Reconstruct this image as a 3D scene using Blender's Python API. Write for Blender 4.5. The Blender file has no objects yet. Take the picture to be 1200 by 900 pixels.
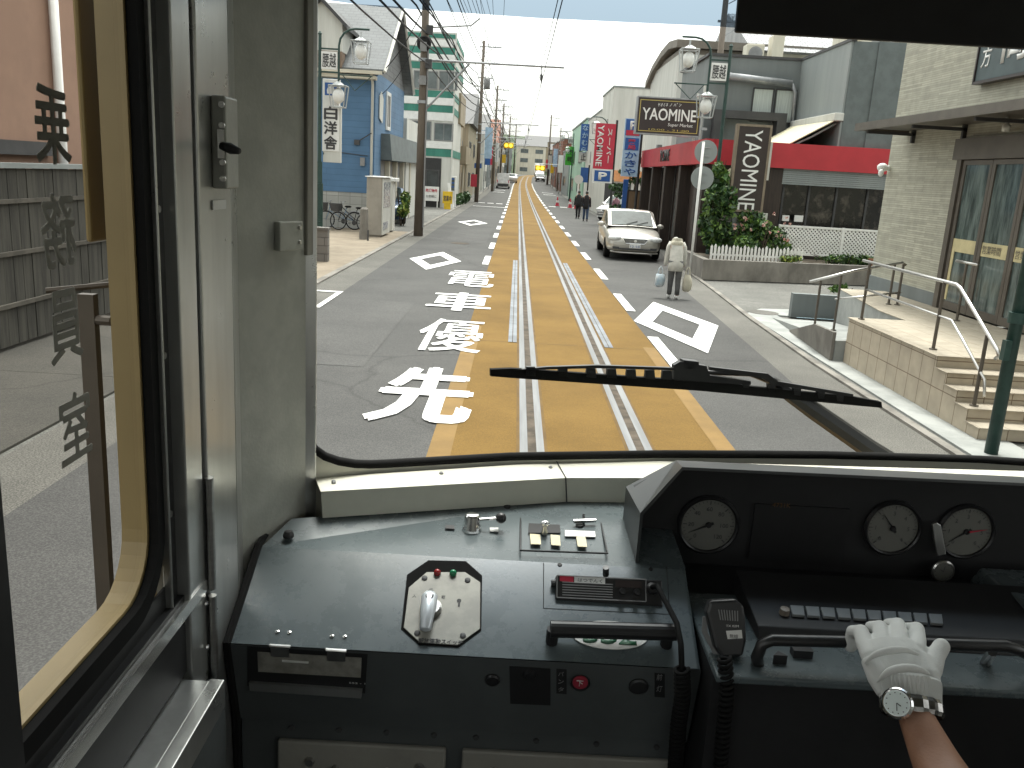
import bpy, bmesh, math, random
from mathutils import Vector as V, Matrix, Quaternion
from math import sin, cos, pi, radians
R = random.Random(7)
SC = bpy.context.scene
COL = SC.collection

# ------------------------------------------------------------------ camera (calibrated from the track gauge and verticals)
F_, PIT, ROLL, YAW, CH, CX = 1011.03, 0.238045, 0.0586421, -0.00654102, 2.36120, -0.754044
_f = V((-sin(YAW)*cos(PIT), cos(YAW)*cos(PIT), -sin(PIT)))
_r = V((cos(YAW), sin(YAW), 0)); _u = _r.cross(_f)
CR = _r*cos(ROLL)+_u*sin(ROLL); CU = -_r*sin(ROLL)+_u*cos(ROLL); CF = _f; CO = V((CX, 0, CH))
cd = bpy.data.cameras.new('camera'); cam = bpy.data.objects.new('camera', cd); COL.objects.link(cam)
cam.matrix_world = Matrix(((CR.x, CU.x, -CF.x, CO.x), (CR.y, CU.y, -CF.y, CO.y), (CR.z, CU.z, -CF.z, CO.z), (0, 0, 0, 1)))
cd.sensor_width = 36; cd.lens = F_/1200*36; cd.clip_start = 0.02; cd.clip_end = 5000
SC.camera = cam

def ray(px, py): return CF*F_ + CR*(px-600) + CU*(450-py)
def onp(px, py, p, n):
    d = ray(px, py); n = V(n); return CO + d*((V(p)-CO).dot(n)/d.dot(n))
def GX(px, py, x): return onp(px, py, (x, 0, 0), (1, 0, 0))
def GY(px, py, y): return onp(px, py, (0, y, 0), (0, 1, 0))
def GZ(px, py, z=0): return onp(px, py, (0, 0, z), (0, 0, 1))

# ------------------------------------------------------------------ ground shape: level near the tram, rising and bending gently right far off
def gh(y):
    if y < 55: return 0.0
    if y < 190: return 1.1e-4*(y-55)**2
    if y < 300: return 2.0+0.006*(y-190)
    return 2.66+0.004*(y-300)
def cx(y): return 0.0 if y < 125 else 2.0e-4*(y-125)**2 if y < 240 else 2.65+.046*(y-240)

# ------------------------------------------------------------------ mesh helper
ORG = {}
SPLIT = {'insulator', 'screw', 'bar_bracket', 'band', 'bolt', 'latch', 'post', 'pillar', 'bracket', 'hook', 'pin', 'wall_vent', 'folding_arm', 'wheel', 'shoes', 'balcony', 'pedals', 'mounting_strap', 'conduit', 'ladder', 'window_frame', 'notice', 'drink_row', 'end_wall', 'display_window', 'sun_', 'blossom_', 'trousers_'}
def split_islands(o):
    """each loose piece of a mesh becomes an object of its own under the same parent"""
    me = o.data; bm = bmesh.new(); bm.from_mesh(me); seen = set(); isl = []
    for v in bm.verts:
        if v in seen: continue
        st = [v]; seen.add(v); comp = []
        while st:
            q = st.pop(); comp.append(q)
            for e in q.link_edges:
                w = e.other_vert(q)
                if w not in seen: seen.add(w); st.append(w)
        isl.append(comp)
    if len(isl) < 2: bm.free(); return
    idx = [[v.index for v in c] for c in isl]; bm.free()
    for k, ids in enumerate(idx):
        keep = set(ids); b = bmesh.new(); b.from_mesh(me); b.verts.ensure_lookup_table()
        bmesh.ops.delete(b, geom=[v for v in b.verts if v.index not in keep], context='VERTS')
        if k == 0: first = b; continue
        m2 = bpy.data.meshes.new(me.name); b.to_mesh(m2); b.free()
        for q in me.materials: m2.materials.append(q)
        c = bpy.data.objects.new(o.name.split('.')[0], m2); COL.objects.link(c); c.parent = o.parent
    first.to_mesh(me); first.free()
class MB:
    def __init__(s): s.bm = bmesh.new()
    def _f(s, vs, mi=0):
        try: f = s.bm.faces.new(vs); f.material_index = mi; return f
        except ValueError: return None
    def quad(s, *pts, mi=0): return s._f([s.bm.verts.new(V(p)) for p in pts], mi)
    def box(s, a, b, mi=0):
        x0, x1 = sorted((a[0], b[0])); y0, y1 = sorted((a[1], b[1])); z0, z1 = sorted((a[2], b[2]))
        s.hexa([(x0, y0, z0), (x1, y0, z0), (x1, y1, z0), (x0, y1, z0), (x0, y0, z1), (x1, y0, z1), (x1, y1, z1), (x0, y1, z1)], mi); return s
    def hexa(s, p, mi=0):
        v = [s.bm.verts.new(V(q)) for q in p]
        for f in ((3, 2, 1, 0), (4, 5, 6, 7), (0, 1, 5, 4), (1, 2, 6, 5), (2, 3, 7, 6), (3, 0, 4, 7)): s._f([v[i] for i in f], mi)
    def obox(s, c, size, ax=None, ay=None, az=None, mi=0, rz=0.0):
        if ax is None:
            ax, ay, az = V((cos(rz), sin(rz), 0)), V((-sin(rz), cos(rz), 0)), V((0, 0, 1))
        c = V(c); hx, hy, hz = V(ax)*size[0]/2, V(ay)*size[1]/2, V(az)*size[2]/2
        s.hexa([c-hx-hy-hz, c+hx-hy-hz, c+hx+hy-hz, c-hx+hy-hz, c-hx-hy+hz, c+hx-hy+hz, c+hx+hy+hz, c-hx+hy+hz], mi); return s
    def prism(s, pts, vec, mi=0):
        a = [s.bm.verts.new(V(p)) for p in pts]; b = [s.bm.verts.new(V(p)+V(vec)) for p in pts]; n = len(a)
        s._f(list(reversed(a)), mi); s._f(b, mi)
        for i in range(n): s._f([a[i], a[(i+1) % n], b[(i+1) % n], b[i]], mi)
        return s
    def tube(s, path, r, n=8, mi=0, caps=True, sq=None):
        path = [V(p) for p in path]; m = len(path); rs = r if isinstance(r, (list, tuple)) else [r]*m
        rings = []; up = None
        for i, p in enumerate(path):
            t = (path[min(i+1, m-1)]-path[max(i-1, 0)]).normalized()
            if up is None:
                up = V((0, 0, 1)) if abs(t.z) < .9 else V((0, 1, 0))
            a = t.cross(up).normalized(); b = a.cross(t).normalized(); up = b
            e = sq or (1, 1)
            rings.append([s.bm.verts.new(p+(a*cos(2*pi*k/n)*e[0]+b*sin(2*pi*k/n)*e[1])*rs[i]) for k in range(n)])
        for i in range(m-1):
            for k in range(n): s._f([rings[i][k], rings[i][(k+1) % n], rings[i+1][(k+1) % n], rings[i+1][k]], mi)
        if caps: s._f(list(reversed(rings[0])), mi); s._f(rings[-1], mi)
        return s
    def cyl(s, a, b, r0, r1=None, n=16, mi=0): return s.tube([a, b], [r0, r0 if r1 is None else r1], n, mi)
    def lathe(s, o, ax, prof, n=24, mi=0):
        o = V(o); ax = V(ax).normalized(); a = ax.orthogonal().normalized(); b = ax.cross(a)
        rings = [[s.bm.verts.new(o+ax*h+(a*cos(2*pi*k/n)+b*sin(2*pi*k/n))*max(r, 1e-5)) for k in range(n)] for r, h in prof]
        for i in range(len(rings)-1):
            for k in range(n): s._f([rings[i][k], rings[i][(k+1) % n], rings[i+1][(k+1) % n], rings[i+1][k]], mi)
        s._f(list(reversed(rings[0])), mi); s._f(rings[-1], mi); return s
    def ell(s, c, rad, n=14, m=9, mi=0, ax=None):
        c = V(c); X, Y, Z = ax or (V((1, 0, 0)), V((0, 1, 0)), V((0, 0, 1))); rings = []
        for i in range(1, m):
            t = pi*i/m
            rings.append([s.bm.verts.new(c+X*rad[0]*sin(t)*cos(2*pi*k/n)+Y*rad[1]*sin(t)*sin(2*pi*k/n)+Z*rad[2]*cos(t)) for k in range(n)])
        top = s.bm.verts.new(c+Z*rad[2]); bot = s.bm.verts.new(c-Z*rad[2])
        for k in range(n):
            s._f([top, rings[0][k], rings[0][(k+1) % n]], mi); s._f([bot, rings[-1][(k+1) % n], rings[-1][k]], mi)
            for i in range(m-2): s._f([rings[i][k], rings[i+1][k], rings[i+1][(k+1) % n], rings[i][(k+1) % n]], mi)
        return s
    def grid(s, rows, mi=0, wrap=False):
        vs = [[s.bm.verts.new(V(p)) for p in r] for r in rows]; n = len(rows[0])
        for i in range(len(vs)-1):
            for k in range(n if wrap else n-1): s._f([vs[i][k], vs[i][(k+1) % n], vs[i+1][(k+1) % n], vs[i+1][k]], mi)
        return vs
    def leaves(s, c, rad, n, size, rng=R, mi=(0,), flat=0.0):
        for _ in range(n):
            while True:
                q = V((rng.uniform(-1, 1), rng.uniform(-1, 1), rng.uniform(-1, 1)))
                if q.length < 1 and q.length > rng.random()*.75: break
            p = V(c)+V((q.x*rad[0], q.y*rad[1], q.z*rad[2]))
            a = V((rng.gauss(0, 1), rng.gauss(0, 1), rng.gauss(0, 1)-flat)).normalized(); b = a.orthogonal().normalized()
            b = Quaternion(a, rng.uniform(0, 6.28)) @ b; k = size*rng.uniform(.4, 1.5)
            m = rng.choice(mi)
            s.quad(p-a*k, p+b*k*.5+a*k*.1, p+a*k, p-b*k*.5+a*k*.1, mi=m)
        return s
    def build(s, name, m, parent=None, smooth=False, bevel=0, sub=0, mods=()):
        me = bpy.data.meshes.new(name); bmesh.ops.recalc_face_normals(s.bm, faces=s.bm.faces[:])
        org = ORG.get(parent, V()) if parent else V()
        if org.length: bmesh.ops.translate(s.bm, verts=s.bm.verts[:], vec=-org)
        s.bm.to_mesh(me); s.bm.free()
        o = bpy.data.objects.new(name, me); COL.objects.link(o)
        for q in (m if isinstance(m, (list, tuple)) else [m]): me.materials.append(q)
        if smooth:
            for p in me.polygons: p.use_smooth = True
        if parent: o.parent = parent; ORG[o] = org
        if parent and name in SPLIT: split_islands(o)
        if bevel:
            b = o.modifiers.new('bevel', 'BEVEL'); b.width = bevel; b.segments = 2; b.limit_method = 'ANGLE'; b.angle_limit = radians(35)
            b.harden_normals = False
        if sub:
            q = o.modifiers.new('sub', 'SUBSURF'); q.levels = q.render_levels = sub
        return o

def tag(o, label=None, cat=None, group=None, kind=None):
    if label: o['label'] = label
    if cat: o['category'] = cat
    if group: o['group'] = group
    if kind: o['kind'] = kind
    return o
def thing(name, label, cat, loc=(0, 0, 0), group=None):
    o = bpy.data.objects.new(name, None); COL.objects.link(o); o.location = loc; o.empty_display_size = .1
    ORG[o] = V(loc); return tag(o, label, cat, group)
def struct(o): o['kind'] = 'structure'; return o
def kids(o): return [c for c in bpy.data.objects if c.parent == o]
def copy_tree(o, parent=None):
    c = o.copy(); COL.objects.link(c)
    if parent: c.parent = parent
    for k in kids(o): copy_tree(k, c)
    return c

_dg = None
def text(s, name, o, r, u, w, h, m, parent=None, depth=.003, bold=0.0, fit=True, fat=0.0, space=1.0, rows=1.0, font_size=1.0):
    """lettering fitted to a w x h rectangle whose lower left corner is o, reading along r with its top towards u"""
    cu = bpy.data.curves.new(name, 'FONT'); cu.body = s; cu.size = font_size; cu.offset = bold; cu.space_character = space; cu.space_line = rows
    cu.resolution_u = 3
    if '\n' in s: cu.align_x = 'CENTER'
    t = bpy.data.objects.new('lettering_tmp', cu); COL.objects.link(t)
    bpy.context.view_layer.update(); dg = bpy.context.evaluated_depsgraph_get()
    me = bpy.data.meshes.new_from_object(t.evaluated_get(dg)); bpy.data.objects.remove(t); bpy.data.curves.remove(cu)
    xs = [v.co.x for v in me.vertices]; ys = [v.co.y for v in me.vertices]
    x0, x1, y0, y1 = min(xs), max(xs), min(ys), max(ys)
    bm = bmesh.new(); bm.from_mesh(me); bpy.data.meshes.remove(me)
    o = V(o); r = V(r).normalized(); u = V(u).normalized(); n = r.cross(u).normalized()
    sx, sy = w/(x1-x0), h/(y1-y0)
    if not fit: sx = sy = min(sx, sy)
    for v in bm.verts: v.co = o+r*(v.co.x-x0)*sx+u*(v.co.y-y0)*sy
    if depth:
        g = bmesh.ops.extrude_face_region(bm, geom=bm.faces[:])
        bmesh.ops.translate(bm, vec=n*depth, verts=[e for e in g['geom'] if isinstance(e, bmesh.types.BMVert)])
    if fat:        # heavier strokes: shifted copies, each a hair above the last
        base = bm.faces[:]
        fx, fy = fat if isinstance(fat, tuple) else (fat, fat)
        for k, (a, b) in enumerate(((1, 0), (-1, 0), (0, 1), (0, -1))):
            g = bmesh.ops.duplicate(bm, geom=base); bmesh.ops.translate(bm, vec=r*fx*a+u*fy*b+n*(k+1)*max(depth*.04, .0002 if depth else .0006), verts=[e for e in g['geom'] if isinstance(e, bmesh.types.BMVert)])
    q = MB(); q.bm.free(); q.bm = bm
    return q.build(name, m, parent)

# ------------------------------------------------------------------ materials
def mat(name, col, rough=.6, metal=0.0, var=.12, scale=3.0, bump=0.0, bscale=40.0, col2=None, fac=(.4, .6), spec=.5, emit=None, detail=6, stretch=None, coat=0, rvar=0):
    m = bpy.data.materials.new(name); m.use_nodes = True; nt = m.node_tree; N = nt.nodes; L = nt.links
    b = N['Principled BSDF']; b.inputs['Roughness'].default_value = rough; b.inputs['Metallic'].default_value = metal
    b.inputs['Specular IOR Level'].default_value = spec
    if coat: b.inputs['Coat Weight'].default_value = coat; b.inputs['Coat Roughness'].default_value = .05
    tc = N.new('ShaderNodeTexCoord'); src = tc.outputs['Object']
    if stretch:
        mp = N.new('ShaderNodeMapping'); mp.inputs['Scale'].default_value = stretch; L.new(src, mp.inputs[0]); src = mp.outputs[0]
    nz = N.new('ShaderNodeTexNoise'); nz.inputs['Scale'].default_value = scale; nz.inputs['Detail'].default_value = detail; nz.inputs['Roughness'].default_value = .65
    L.new(src, nz.inputs['Vector'])
    rp = N.new('ShaderNodeValToRGB'); c = list(col)
    c2 = col2 or [min(1, x*(1+var)) for x in c]; c1 = c if col2 else [x*(1-var) for x in c]
    rp.color_ramp.elements[0].position = fac[0]; rp.color_ramp.elements[1].position = fac[1]
    rp.color_ramp.elements[0].color = (*c1, 1); rp.color_ramp.elements[1].color = (*c2, 1)
    L.new(nz.outputs['Fac'], rp.inputs['Fac']); L.new(rp.outputs['Color'], b.inputs['Base Color'])
    if bump:
        n2 = N.new('ShaderNodeTexNoise'); n2.inputs['Scale'].default_value = bscale; n2.inputs['Detail'].default_value = 4
        L.new(src, n2.inputs['Vector']); bp = N.new('ShaderNodeBump'); bp.inputs['Strength'].default_value = bump; bp.inputs['Distance'].default_value = .01
        L.new(n2.outputs['Fac'], bp.inputs['Height']); L.new(bp.outputs['Normal'], b.inputs['Normal'])
    if rvar:
        n3 = N.new('ShaderNodeTexNoise'); n3.inputs['Scale'].default_value = 11; n3.inputs['Detail'].default_value = 8; n3.inputs['Roughness'].default_value = .75; L.new(tc.outputs['Object'], n3.inputs['Vector'])
        mr = N.new('ShaderNodeMapRange'); mr.inputs['From Min'].default_value = .3; mr.inputs['From Max'].default_value = .7; mr.inputs['To Min'].default_value = max(.05, rough-rvar); mr.inputs['To Max'].default_value = rough+rvar
        L.new(n3.outputs['Fac'], mr.inputs['Value']); L.new(mr.outputs['Result'], b.inputs['Roughness'])
    if emit:
        b.inputs['Emission Color'].default_value = (*emit[0], 1); b.inputs['Emission Strength'].default_value = emit[1]
    return m
def brick(name, col, mortar, bw, bh, ms=.006, axes='xz', rough=.7, off=.5, bump=.4, var=.1, smooth=.1, speck=0.0, scale=1.5):
    m = bpy.data.materials.new(name); m.use_nodes = True; nt = m.node_tree; N = nt.nodes; L = nt.links
    b = N['Principled BSDF']; b.inputs['Roughness'].default_value = rough
    tc = N.new('ShaderNodeTexCoord'); sp = N.new('ShaderNodeSeparateXYZ'); cb = N.new('ShaderNodeCombineXYZ'); L.new(tc.outputs['Object'], sp.inputs[0])
    L.new(sp.outputs[axes[0].upper()], cb.inputs[0]); L.new(sp.outputs[axes[1].upper()], cb.inputs[1])
    t = N.new('ShaderNodeTexBrick'); t.offset = off; t.inputs['Scale'].default_value = 1; t.inputs['Brick Width'].default_value = bw; t.inputs['Row Height'].default_value = bh
    t.inputs['Mortar Size'].default_value = ms; t.inputs['Mortar Smooth'].default_value = smooth
    t.inputs['Color1'].default_value = (*[x*(1-var) for x in col], 1); t.inputs['Color2'].default_value = (*[x*(1+var) for x in col], 1); t.inputs['Mortar'].default_value = (*mortar, 1)
    L.new(cb.outputs[0], t.inputs['Vector'])
    nz = N.new('ShaderNodeTexNoise'); nz.inputs['Scale'].default_value = scale; nz.inputs['Detail'].default_value = 8; L.new(tc.outputs['Object'], nz.inputs['Vector'])
    mx = N.new('ShaderNodeMix'); mx.data_type = 'RGBA'; mx.blend_type = 'MULTIPLY'; mx.inputs['Factor'].default_value = .45
    rp = N.new('ShaderNodeValToRGB'); rp.color_ramp.elements[0].position = .3; rp.color_ramp.elements[1].position = .7; rp.color_ramp.elements[0].color = (.55, .55, .55, 1)
    L.new(nz.outputs['Fac'], rp.inputs[0]); L.new(t.outputs['Color'], mx.inputs['A']); L.new(rp.outputs[0], mx.inputs['B'])
    L.new(mx.outputs['Result'], b.inputs['Base Color'])
    bp = N.new('ShaderNodeBump'); bp.inputs['Strength'].default_value = bump; bp.inputs['Distance'].default_value = .01; bp.invert = True
    L.new(t.outputs['Fac'], bp.inputs['Height']); L.new(bp.outputs['Normal'], b.inputs['Normal'])
    return m
def glass(name, tint=(1, 1, 1), refl=1.0, rough=0.0, ior=1.45):
    m = bpy.data.materials.new(name); m.use_nodes = True; nt = m.node_tree; N = nt.nodes; L = nt.links
    N.remove(N['Principled BSDF']); out = N['Material Output']
    t = N.new('ShaderNodeBsdfTransparent'); t.inputs[0].default_value = (*tint, 1); g = N.new('ShaderNodeBsdfGlossy'); g.inputs['Roughness'].default_value = rough
    if refl <= 0: L.new(t.outputs[0], out.inputs[0]); N.remove(g); return m
    fr = N.new('ShaderNodeLayerWeight'); fr.inputs[0].default_value = .5; pw = N.new('ShaderNodeMath'); pw.operation = 'POWER'; pw.inputs[1].default_value = 5
    mu = N.new('ShaderNodeMath'); mu.operation = 'MULTIPLY_ADD'; mu.inputs[1].default_value = .9*refl; mu.inputs[2].default_value = .04*refl
    mx = N.new('ShaderNodeMixShader'); L.new(fr.outputs['Facing'], pw.inputs[0]); L.new(pw.outputs[0], mu.inputs[0]); L.new(mu.outputs[0], mx.inputs[0]); L.new(t.outputs[0], mx.inputs[1]); L.new(g.outputs[0], mx.inputs[2]); L.new(mx.outputs[0], out.inputs[0])
    return m

def asphalt_mat(name, a, b2, crack=True, lo=.7, hi=1.6):
    m = mat(name, a, rough=.9, col2=b2, scale=.55, fac=(.35, .65), bump=.35, bscale=160, spec=.3)
    nt = m.node_tree; N = nt.nodes; L = nt.links; bs = N['Principled BSDF']; base = bs.inputs['Base Color'].links[0].from_socket
    tc = N.new('ShaderNodeTexCoord'); sp = N.new('ShaderNodeTexNoise'); sp.inputs['Scale'].default_value = 75; sp.inputs['Detail'].default_value = 2
    L.new(tc.outputs['Object'], sp.inputs['Vector'])
    rp = N.new('ShaderNodeValToRGB'); rp.color_ramp.elements[0].position = .38; rp.color_ramp.elements[0].color = (lo, lo, lo, 1); rp.color_ramp.elements[1].position = .68; rp.color_ramp.elements[1].color = (hi, hi, hi*.98, 1)
    L.new(sp.outputs['Fac'], rp.inputs[0]); mx = N.new('ShaderNodeMix'); mx.data_type = 'RGBA'; mx.blend_type = 'MULTIPLY'; mx.inputs['Factor'].default_value = 1
    L.new(base, mx.inputs['A']); L.new(rp.outputs[0], mx.inputs['B']); res = mx.outputs['Result']
    if crack:
        vo = N.new('ShaderNodeTexVoronoi'); vo.feature = 'DISTANCE_TO_EDGE'; vo.inputs['Scale'].default_value = .22
        wn = N.new('ShaderNodeTexNoise'); wn.inputs['Scale'].default_value = 1.3; wn.inputs['Detail'].default_value = 6; L.new(tc.outputs['Object'], wn.inputs['Vector'])
        ad = N.new('ShaderNodeMix'); ad.data_type = 'RGBA'; ad.inputs['Factor'].default_value = .35; L.new(tc.outputs['Object'], ad.inputs['A']); L.new(wn.outputs['Color'], ad.inputs['B']); L.new(ad.outputs['Result'], vo.inputs['Vector'])
        r2 = N.new('ShaderNodeValToRGB'); r2.color_ramp.elements[0].position = 0; r2.color_ramp.elements[0].color = (.55, .55, .55, 1); r2.color_ramp.elements[1].position = .006; r2.color_ramp.elements[1].color = (1, 1, 1, 1)
        L.new(vo.outputs['Distance'], r2.inputs[0]); m2 = N.new('ShaderNodeMix'); m2.data_type = 'RGBA'; m2.blend_type = 'MULTIPLY'; m2.inputs['Factor'].default_value = .55
        L.new(res, m2.inputs['A']); L.new(r2.outputs[0], m2.inputs['B']); res = m2.outputs['Result']
    L.new(res, bs.inputs['Base Color']); return m

M = {}
M['asphalt'] = asphalt_mat('asphalt', (.06, .0595, .0585), (.078, .077, .075), lo=.8, hi=1.4)
M['orange'] = asphalt_mat('orange_paving', (.122, .069, .012), (.172, .100, .021), crack=False, lo=.88, hi=1.15)
M['orange_edge'] = mat('orange_edge', (.19, .115, .034), rough=.9, scale=2, var=.1, bump=.3, bscale=140)
M['gutter'] = asphalt_mat('gutter_concrete', (.095, .092, .084), (.135, .13, .118), crack=False)
M['lot'] = asphalt_mat('lot_concrete', (.105, .105, .098), (.15, .148, .138))
M['pale'] = mat('pale_concrete', (.24, .25, .24), rough=.85, col2=(.33, .34, .325), scale=1.5, bump=.2, bscale=80)
M['tan'] = mat('tan_concrete', (.19, .155, .112), rough=.9, col2=(.24, .2, .148), scale=1.5, bump=.2, bscale=60)
M['rust'] = mat('rust_stain', (.09, .053, .016), rough=.95, col2=(.135, .08, .02), scale=2.5, fac=(.35, .65))
M['dimpave'] = asphalt_mat('dimmed_pavement', (.06, .058, .052), (.085, .08, .07), lo=.8, hi=1.3)  # pavement colour darkened to stand in for dimming by the side pane
M['asphalt2'] = asphalt_mat('asphalt_patch', (.068, .067, .066), (.084, .083, .081), lo=.8, hi=1.4)
M['lantern'] = mat('lantern_frame', (.42, .44, .44), rough=.4, metal=.5)
M['earth'] = mat('earth', (.12, .1, .075), rough=1, scale=3, var=.3)
def worn_paint():
    m = mat('worn_white_paint', (.66, .66, .64), rough=.75, col2=(.8, .8, .78), scale=6, bump=.15, bscale=150)
    nt = m.node_tree; N = nt.nodes; L = nt.links; bs = N['Principled BSDF']; base = bs.inputs['Base Color'].links[0].from_socket
    tc = N.new('ShaderNodeTexCoord'); nz = N.new('ShaderNodeTexNoise'); nz.inputs['Scale'].default_value = 28; nz.inputs['Detail'].default_value = 5; L.new(tc.outputs['Object'], nz.inputs['Vector'])
    rp = N.new('ShaderNodeValToRGB'); rp.color_ramp.elements[0].position = .59; rp.color_ramp.elements[1].position = .70; L.new(nz.outputs['Fac'], rp.inputs[0])
    mx = N.new('ShaderNodeMix'); mx.data_type = 'RGBA'; L.new(rp.outputs[0], mx.inputs['Factor']); L.new(base, mx.inputs['A']); mx.inputs['B'].default_value = (.36, .35, .33, 1); L.new(mx.outputs['Result'], bs.inputs['Base Color']); return m
M['mark'] = worn_paint()
M['rail'] = mat('rail_steel', (.2, .205, .21), rough=.7, metal=.25, spec=.3, scale=.8, var=.15, stretch=(8, .4, 1))
M['plate'] = mat('steel_plate', (.17, .185, .205), rough=.7, metal=.2, scale=2, var=.2)
M['groove'] = mat('groove_dirt', (.075, .06, .045), rough=1, scale=4, var=.35)
M['white'] = mat('white_paint', (.74, .74, .72), rough=.5, var=.05)
M['cream'] = mat('cream_wall', (.50, .465, .375), rough=.75, col2=(.62, .58, .48), scale=1.4, fac=(.3, .62), stretch=(1.5, 1.5, .16), bump=.1)
M['offwhite'] = mat('offwhite_render', (.49, .49, .45), rough=.8, col2=(.62, .62, .58), scale=1.3, fac=(.3, .6), stretch=(1.5, 1.5, .14), bump=.1)
M['black'] = mat('black_paint', (.02, .02, .021), rough=.45, var=.2)
M['rubber'] = mat('black_rubber', (.010, .010, .010), rough=.8, var=.2, spec=.12)
M['dgrey'] = mat('dark_grey', (.05, .05, .052), rough=.6, var=.15)
M['grey'] = mat('grey_paint', (.22, .22, .22), rough=.6, var=.1)
M['steel'] = mat('stainless', (.55, .54, .52), rough=.28, metal=1, scale=6, var=.06, stretch=(1, 1, 30))
M['chrome'] = mat('chrome', (.8, .8, .8), rough=.1, metal=1, var=.03)
M['green_post'] = mat('dark_green_paint', (.010, .036, .03), rough=.5, var=.25, scale=8, col2=(.02, .055, .045))
M['pole'] = mat('utility_pole_concrete', (.105, .085, .068), rough=.9, col2=(.15, .125, .1), scale=2, bump=.2, bscale=50, stretch=(1, 1, .3))
M['wire'] = mat('cable_black', (.02, .02, .022), rough=.7)
M['galv'] = mat('galvanised', (.32, .33, .34), rough=.5, metal=.6, var=.15)
M['red'] = mat('red_fascia', (.42, .025, .035), rough=.5, var=.08, scale=1)
M['signred'] = mat('sign_red', (.5, .03, .06), rough=.4, var=.05)
M['signblue'] = mat('sign_blue', (.025, .1, .33), rough=.4, var=.08)
M['brown'] = mat('sign_brown', (.03, .02, .019), rough=.4, var=.1)
M['gold'] = mat('sign_gold', (.45, .36, .1), rough=.45, var=.05)
M['bronze'] = mat('bronze_frame', (.11, .095, .078), rough=.45, metal=.3, var=.1)
M['dwood'] = mat('dark_brown_wood', (.028, .018, .013), rough=.6, var=.3, stretch=(6, 6, .6))
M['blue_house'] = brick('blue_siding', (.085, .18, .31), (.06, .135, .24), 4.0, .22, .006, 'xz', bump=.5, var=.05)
M['blue_house_y'] = brick('blue_siding_lit_side', (.115, .22, .36), (.085, .17, .28), 4.0, .22, .006, 'yz', bump=.5, var=.05)  # same siding in a lighter blue, daylight on the road side painted in
M['slate'] = brick('slate_roof', (.13, .14, .145), (.085, .09, .095), .3, .13, .008, 'xz', bump=.6, var=.07)
M['slate_y'] = brick('slate_gable', (.17, .175, .18), (.1, .1, .1), .5, .22, .012, 'yz', bump=.4, var=.1)
M['stone'] = brick('beige_stone_siding', (.44, .43, .35), (.34, .33, .265), .7, .036, .004, 'yz', bump=1, var=.15, scale=5)
M['stone_x'] = brick('beige_stone_siding_end', (.44, .43, .35), (.34, .33, .265), .7, .036, .004, 'xz', bump=1, var=.15, scale=5)
M['tile_y'] = brick('sand_tile_side', (.47, .405, .31), (.2, .15, .1), .3, .3, .006, 'yz', off=0, bump=.5, var=.06, scale=6)
M['tile_x'] = brick('sand_tile_riser', (.47, .405, .31), (.2, .15, .1), .3, .155, .006, 'xz', off=0, bump=.5, var=.06, scale=6)
M['tile_top'] = brick('sand_tile_floor', (.42, .37, .29), (.27, .21, .15), .3, .3, .004, 'xy', off=0, bump=.3, var=.05, scale=6)
M['block'] = brick('concrete_block', (.19, .18, .165), (.11, .1, .095), .4, .2, .012, 'xz', bump=.6)
M['cwall'] = mat('stained_concrete', (.14, .13, .115), rough=.9, col2=(.24, .225, .2), scale=1.6, bump=.3, bscale=40, stretch=(1, 1, .5))
M['grey_wall'] = mat('grey_cladding', (.14, .157, .157), rough=.7, col2=(.185, .205, .205), scale=1.2, fac=(.3, .65), stretch=(1.4, 1.4, .18))
M['grey_wall2'] = mat('grey_concrete_render', (.22, .245, .245), rough=.75, col2=(.28, .305, .3), scale=1.3, fac=(.3, .7), stretch=(1.4, 1.4, .2), bump=.1)
M['grey_wall3'] = mat('dark_grey_render', (.12, .14, .14), rough=.7, var=.1)
M['dglass'] = mat('dark_window_glass', (.025, .03, .032), rough=.06, var=.4, scale=1.2)
M['mglass'] = mat('grey_window_glass', (.12, .14, .14), rough=.1, var=.25, scale=.8)
M['curtain'] = mat('curtain', (.5, .55, .52), rough=.9, var=.15, stretch=(14, 14, .3))
M['awning'] = mat('awning_canvas', (.6, .56, .4), rough=.85, var=.06)
M['leaf'] = mat('leaf_green', (.045, .105, .025), rough=.55, var=.35, scale=5)
M['leaf_d'] = mat('leaf_dark', (.02, .055, .015), rough=.55, var=.35, scale=5)
M['leaf_l'] = mat('leaf_light', (.11, .19, .035), rough=.55, var=.3, scale=5)
M['leaf_y'] = mat('leaf_yellow', (.22, .26, .04), rough=.6, var=.3, scale=5)
M['rose2'] = mat('rose_pale', (.6, .42, .36), rough=.7, var=.15, scale=20)
M['pink'] = mat('rose_pink', (.5, .22, .2), rough=.7, var=.25, scale=20)
M['bark'] = mat('bark', (.06, .045, .03), rough=.95, var=.3, scale=12)
M['blue_sign2'] = mat('sign_pale_blue', (.35, .5, .66), rough=.45)
M['green_band'] = mat('green_band', (.03, .165, .125), rough=.6, col2=(.045, .22, .165), scale=1.5, stretch=(1, 1, .2))
M['lgreen'] = mat('mint_wall', (.30, .47, .37), rough=.7, col2=(.37, .57, .45), scale=1.2, stretch=(1.4, 1.4, .15))
M['sgreen'] = mat('sign_green', (.05, .4, .03), rough=.4)
M['yellow'] = mat('sign_yellow', (.7, .46, .02), rough=.45)
M['tanwall'] = mat('tan_wall', (.29, .24, .17), rough=.8, col2=(.38, .32, .23), scale=1.2, stretch=(1.4, 1.4, .15))
M['brick_red'] = mat('red_brown_wall', (.21, .095, .065), rough=.85, var=.15)
M['lamp_glass'] = glass('lantern_glass', (.97, .97, .97), .35)
M['globe'] = mat('white_globe', (.85, .85, .82), rough=.35, var=.03)
M['beacon'] = mat('amber_lamp', (.8, .4, .02), emit=((1, .5, .03), 1.6))
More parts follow.
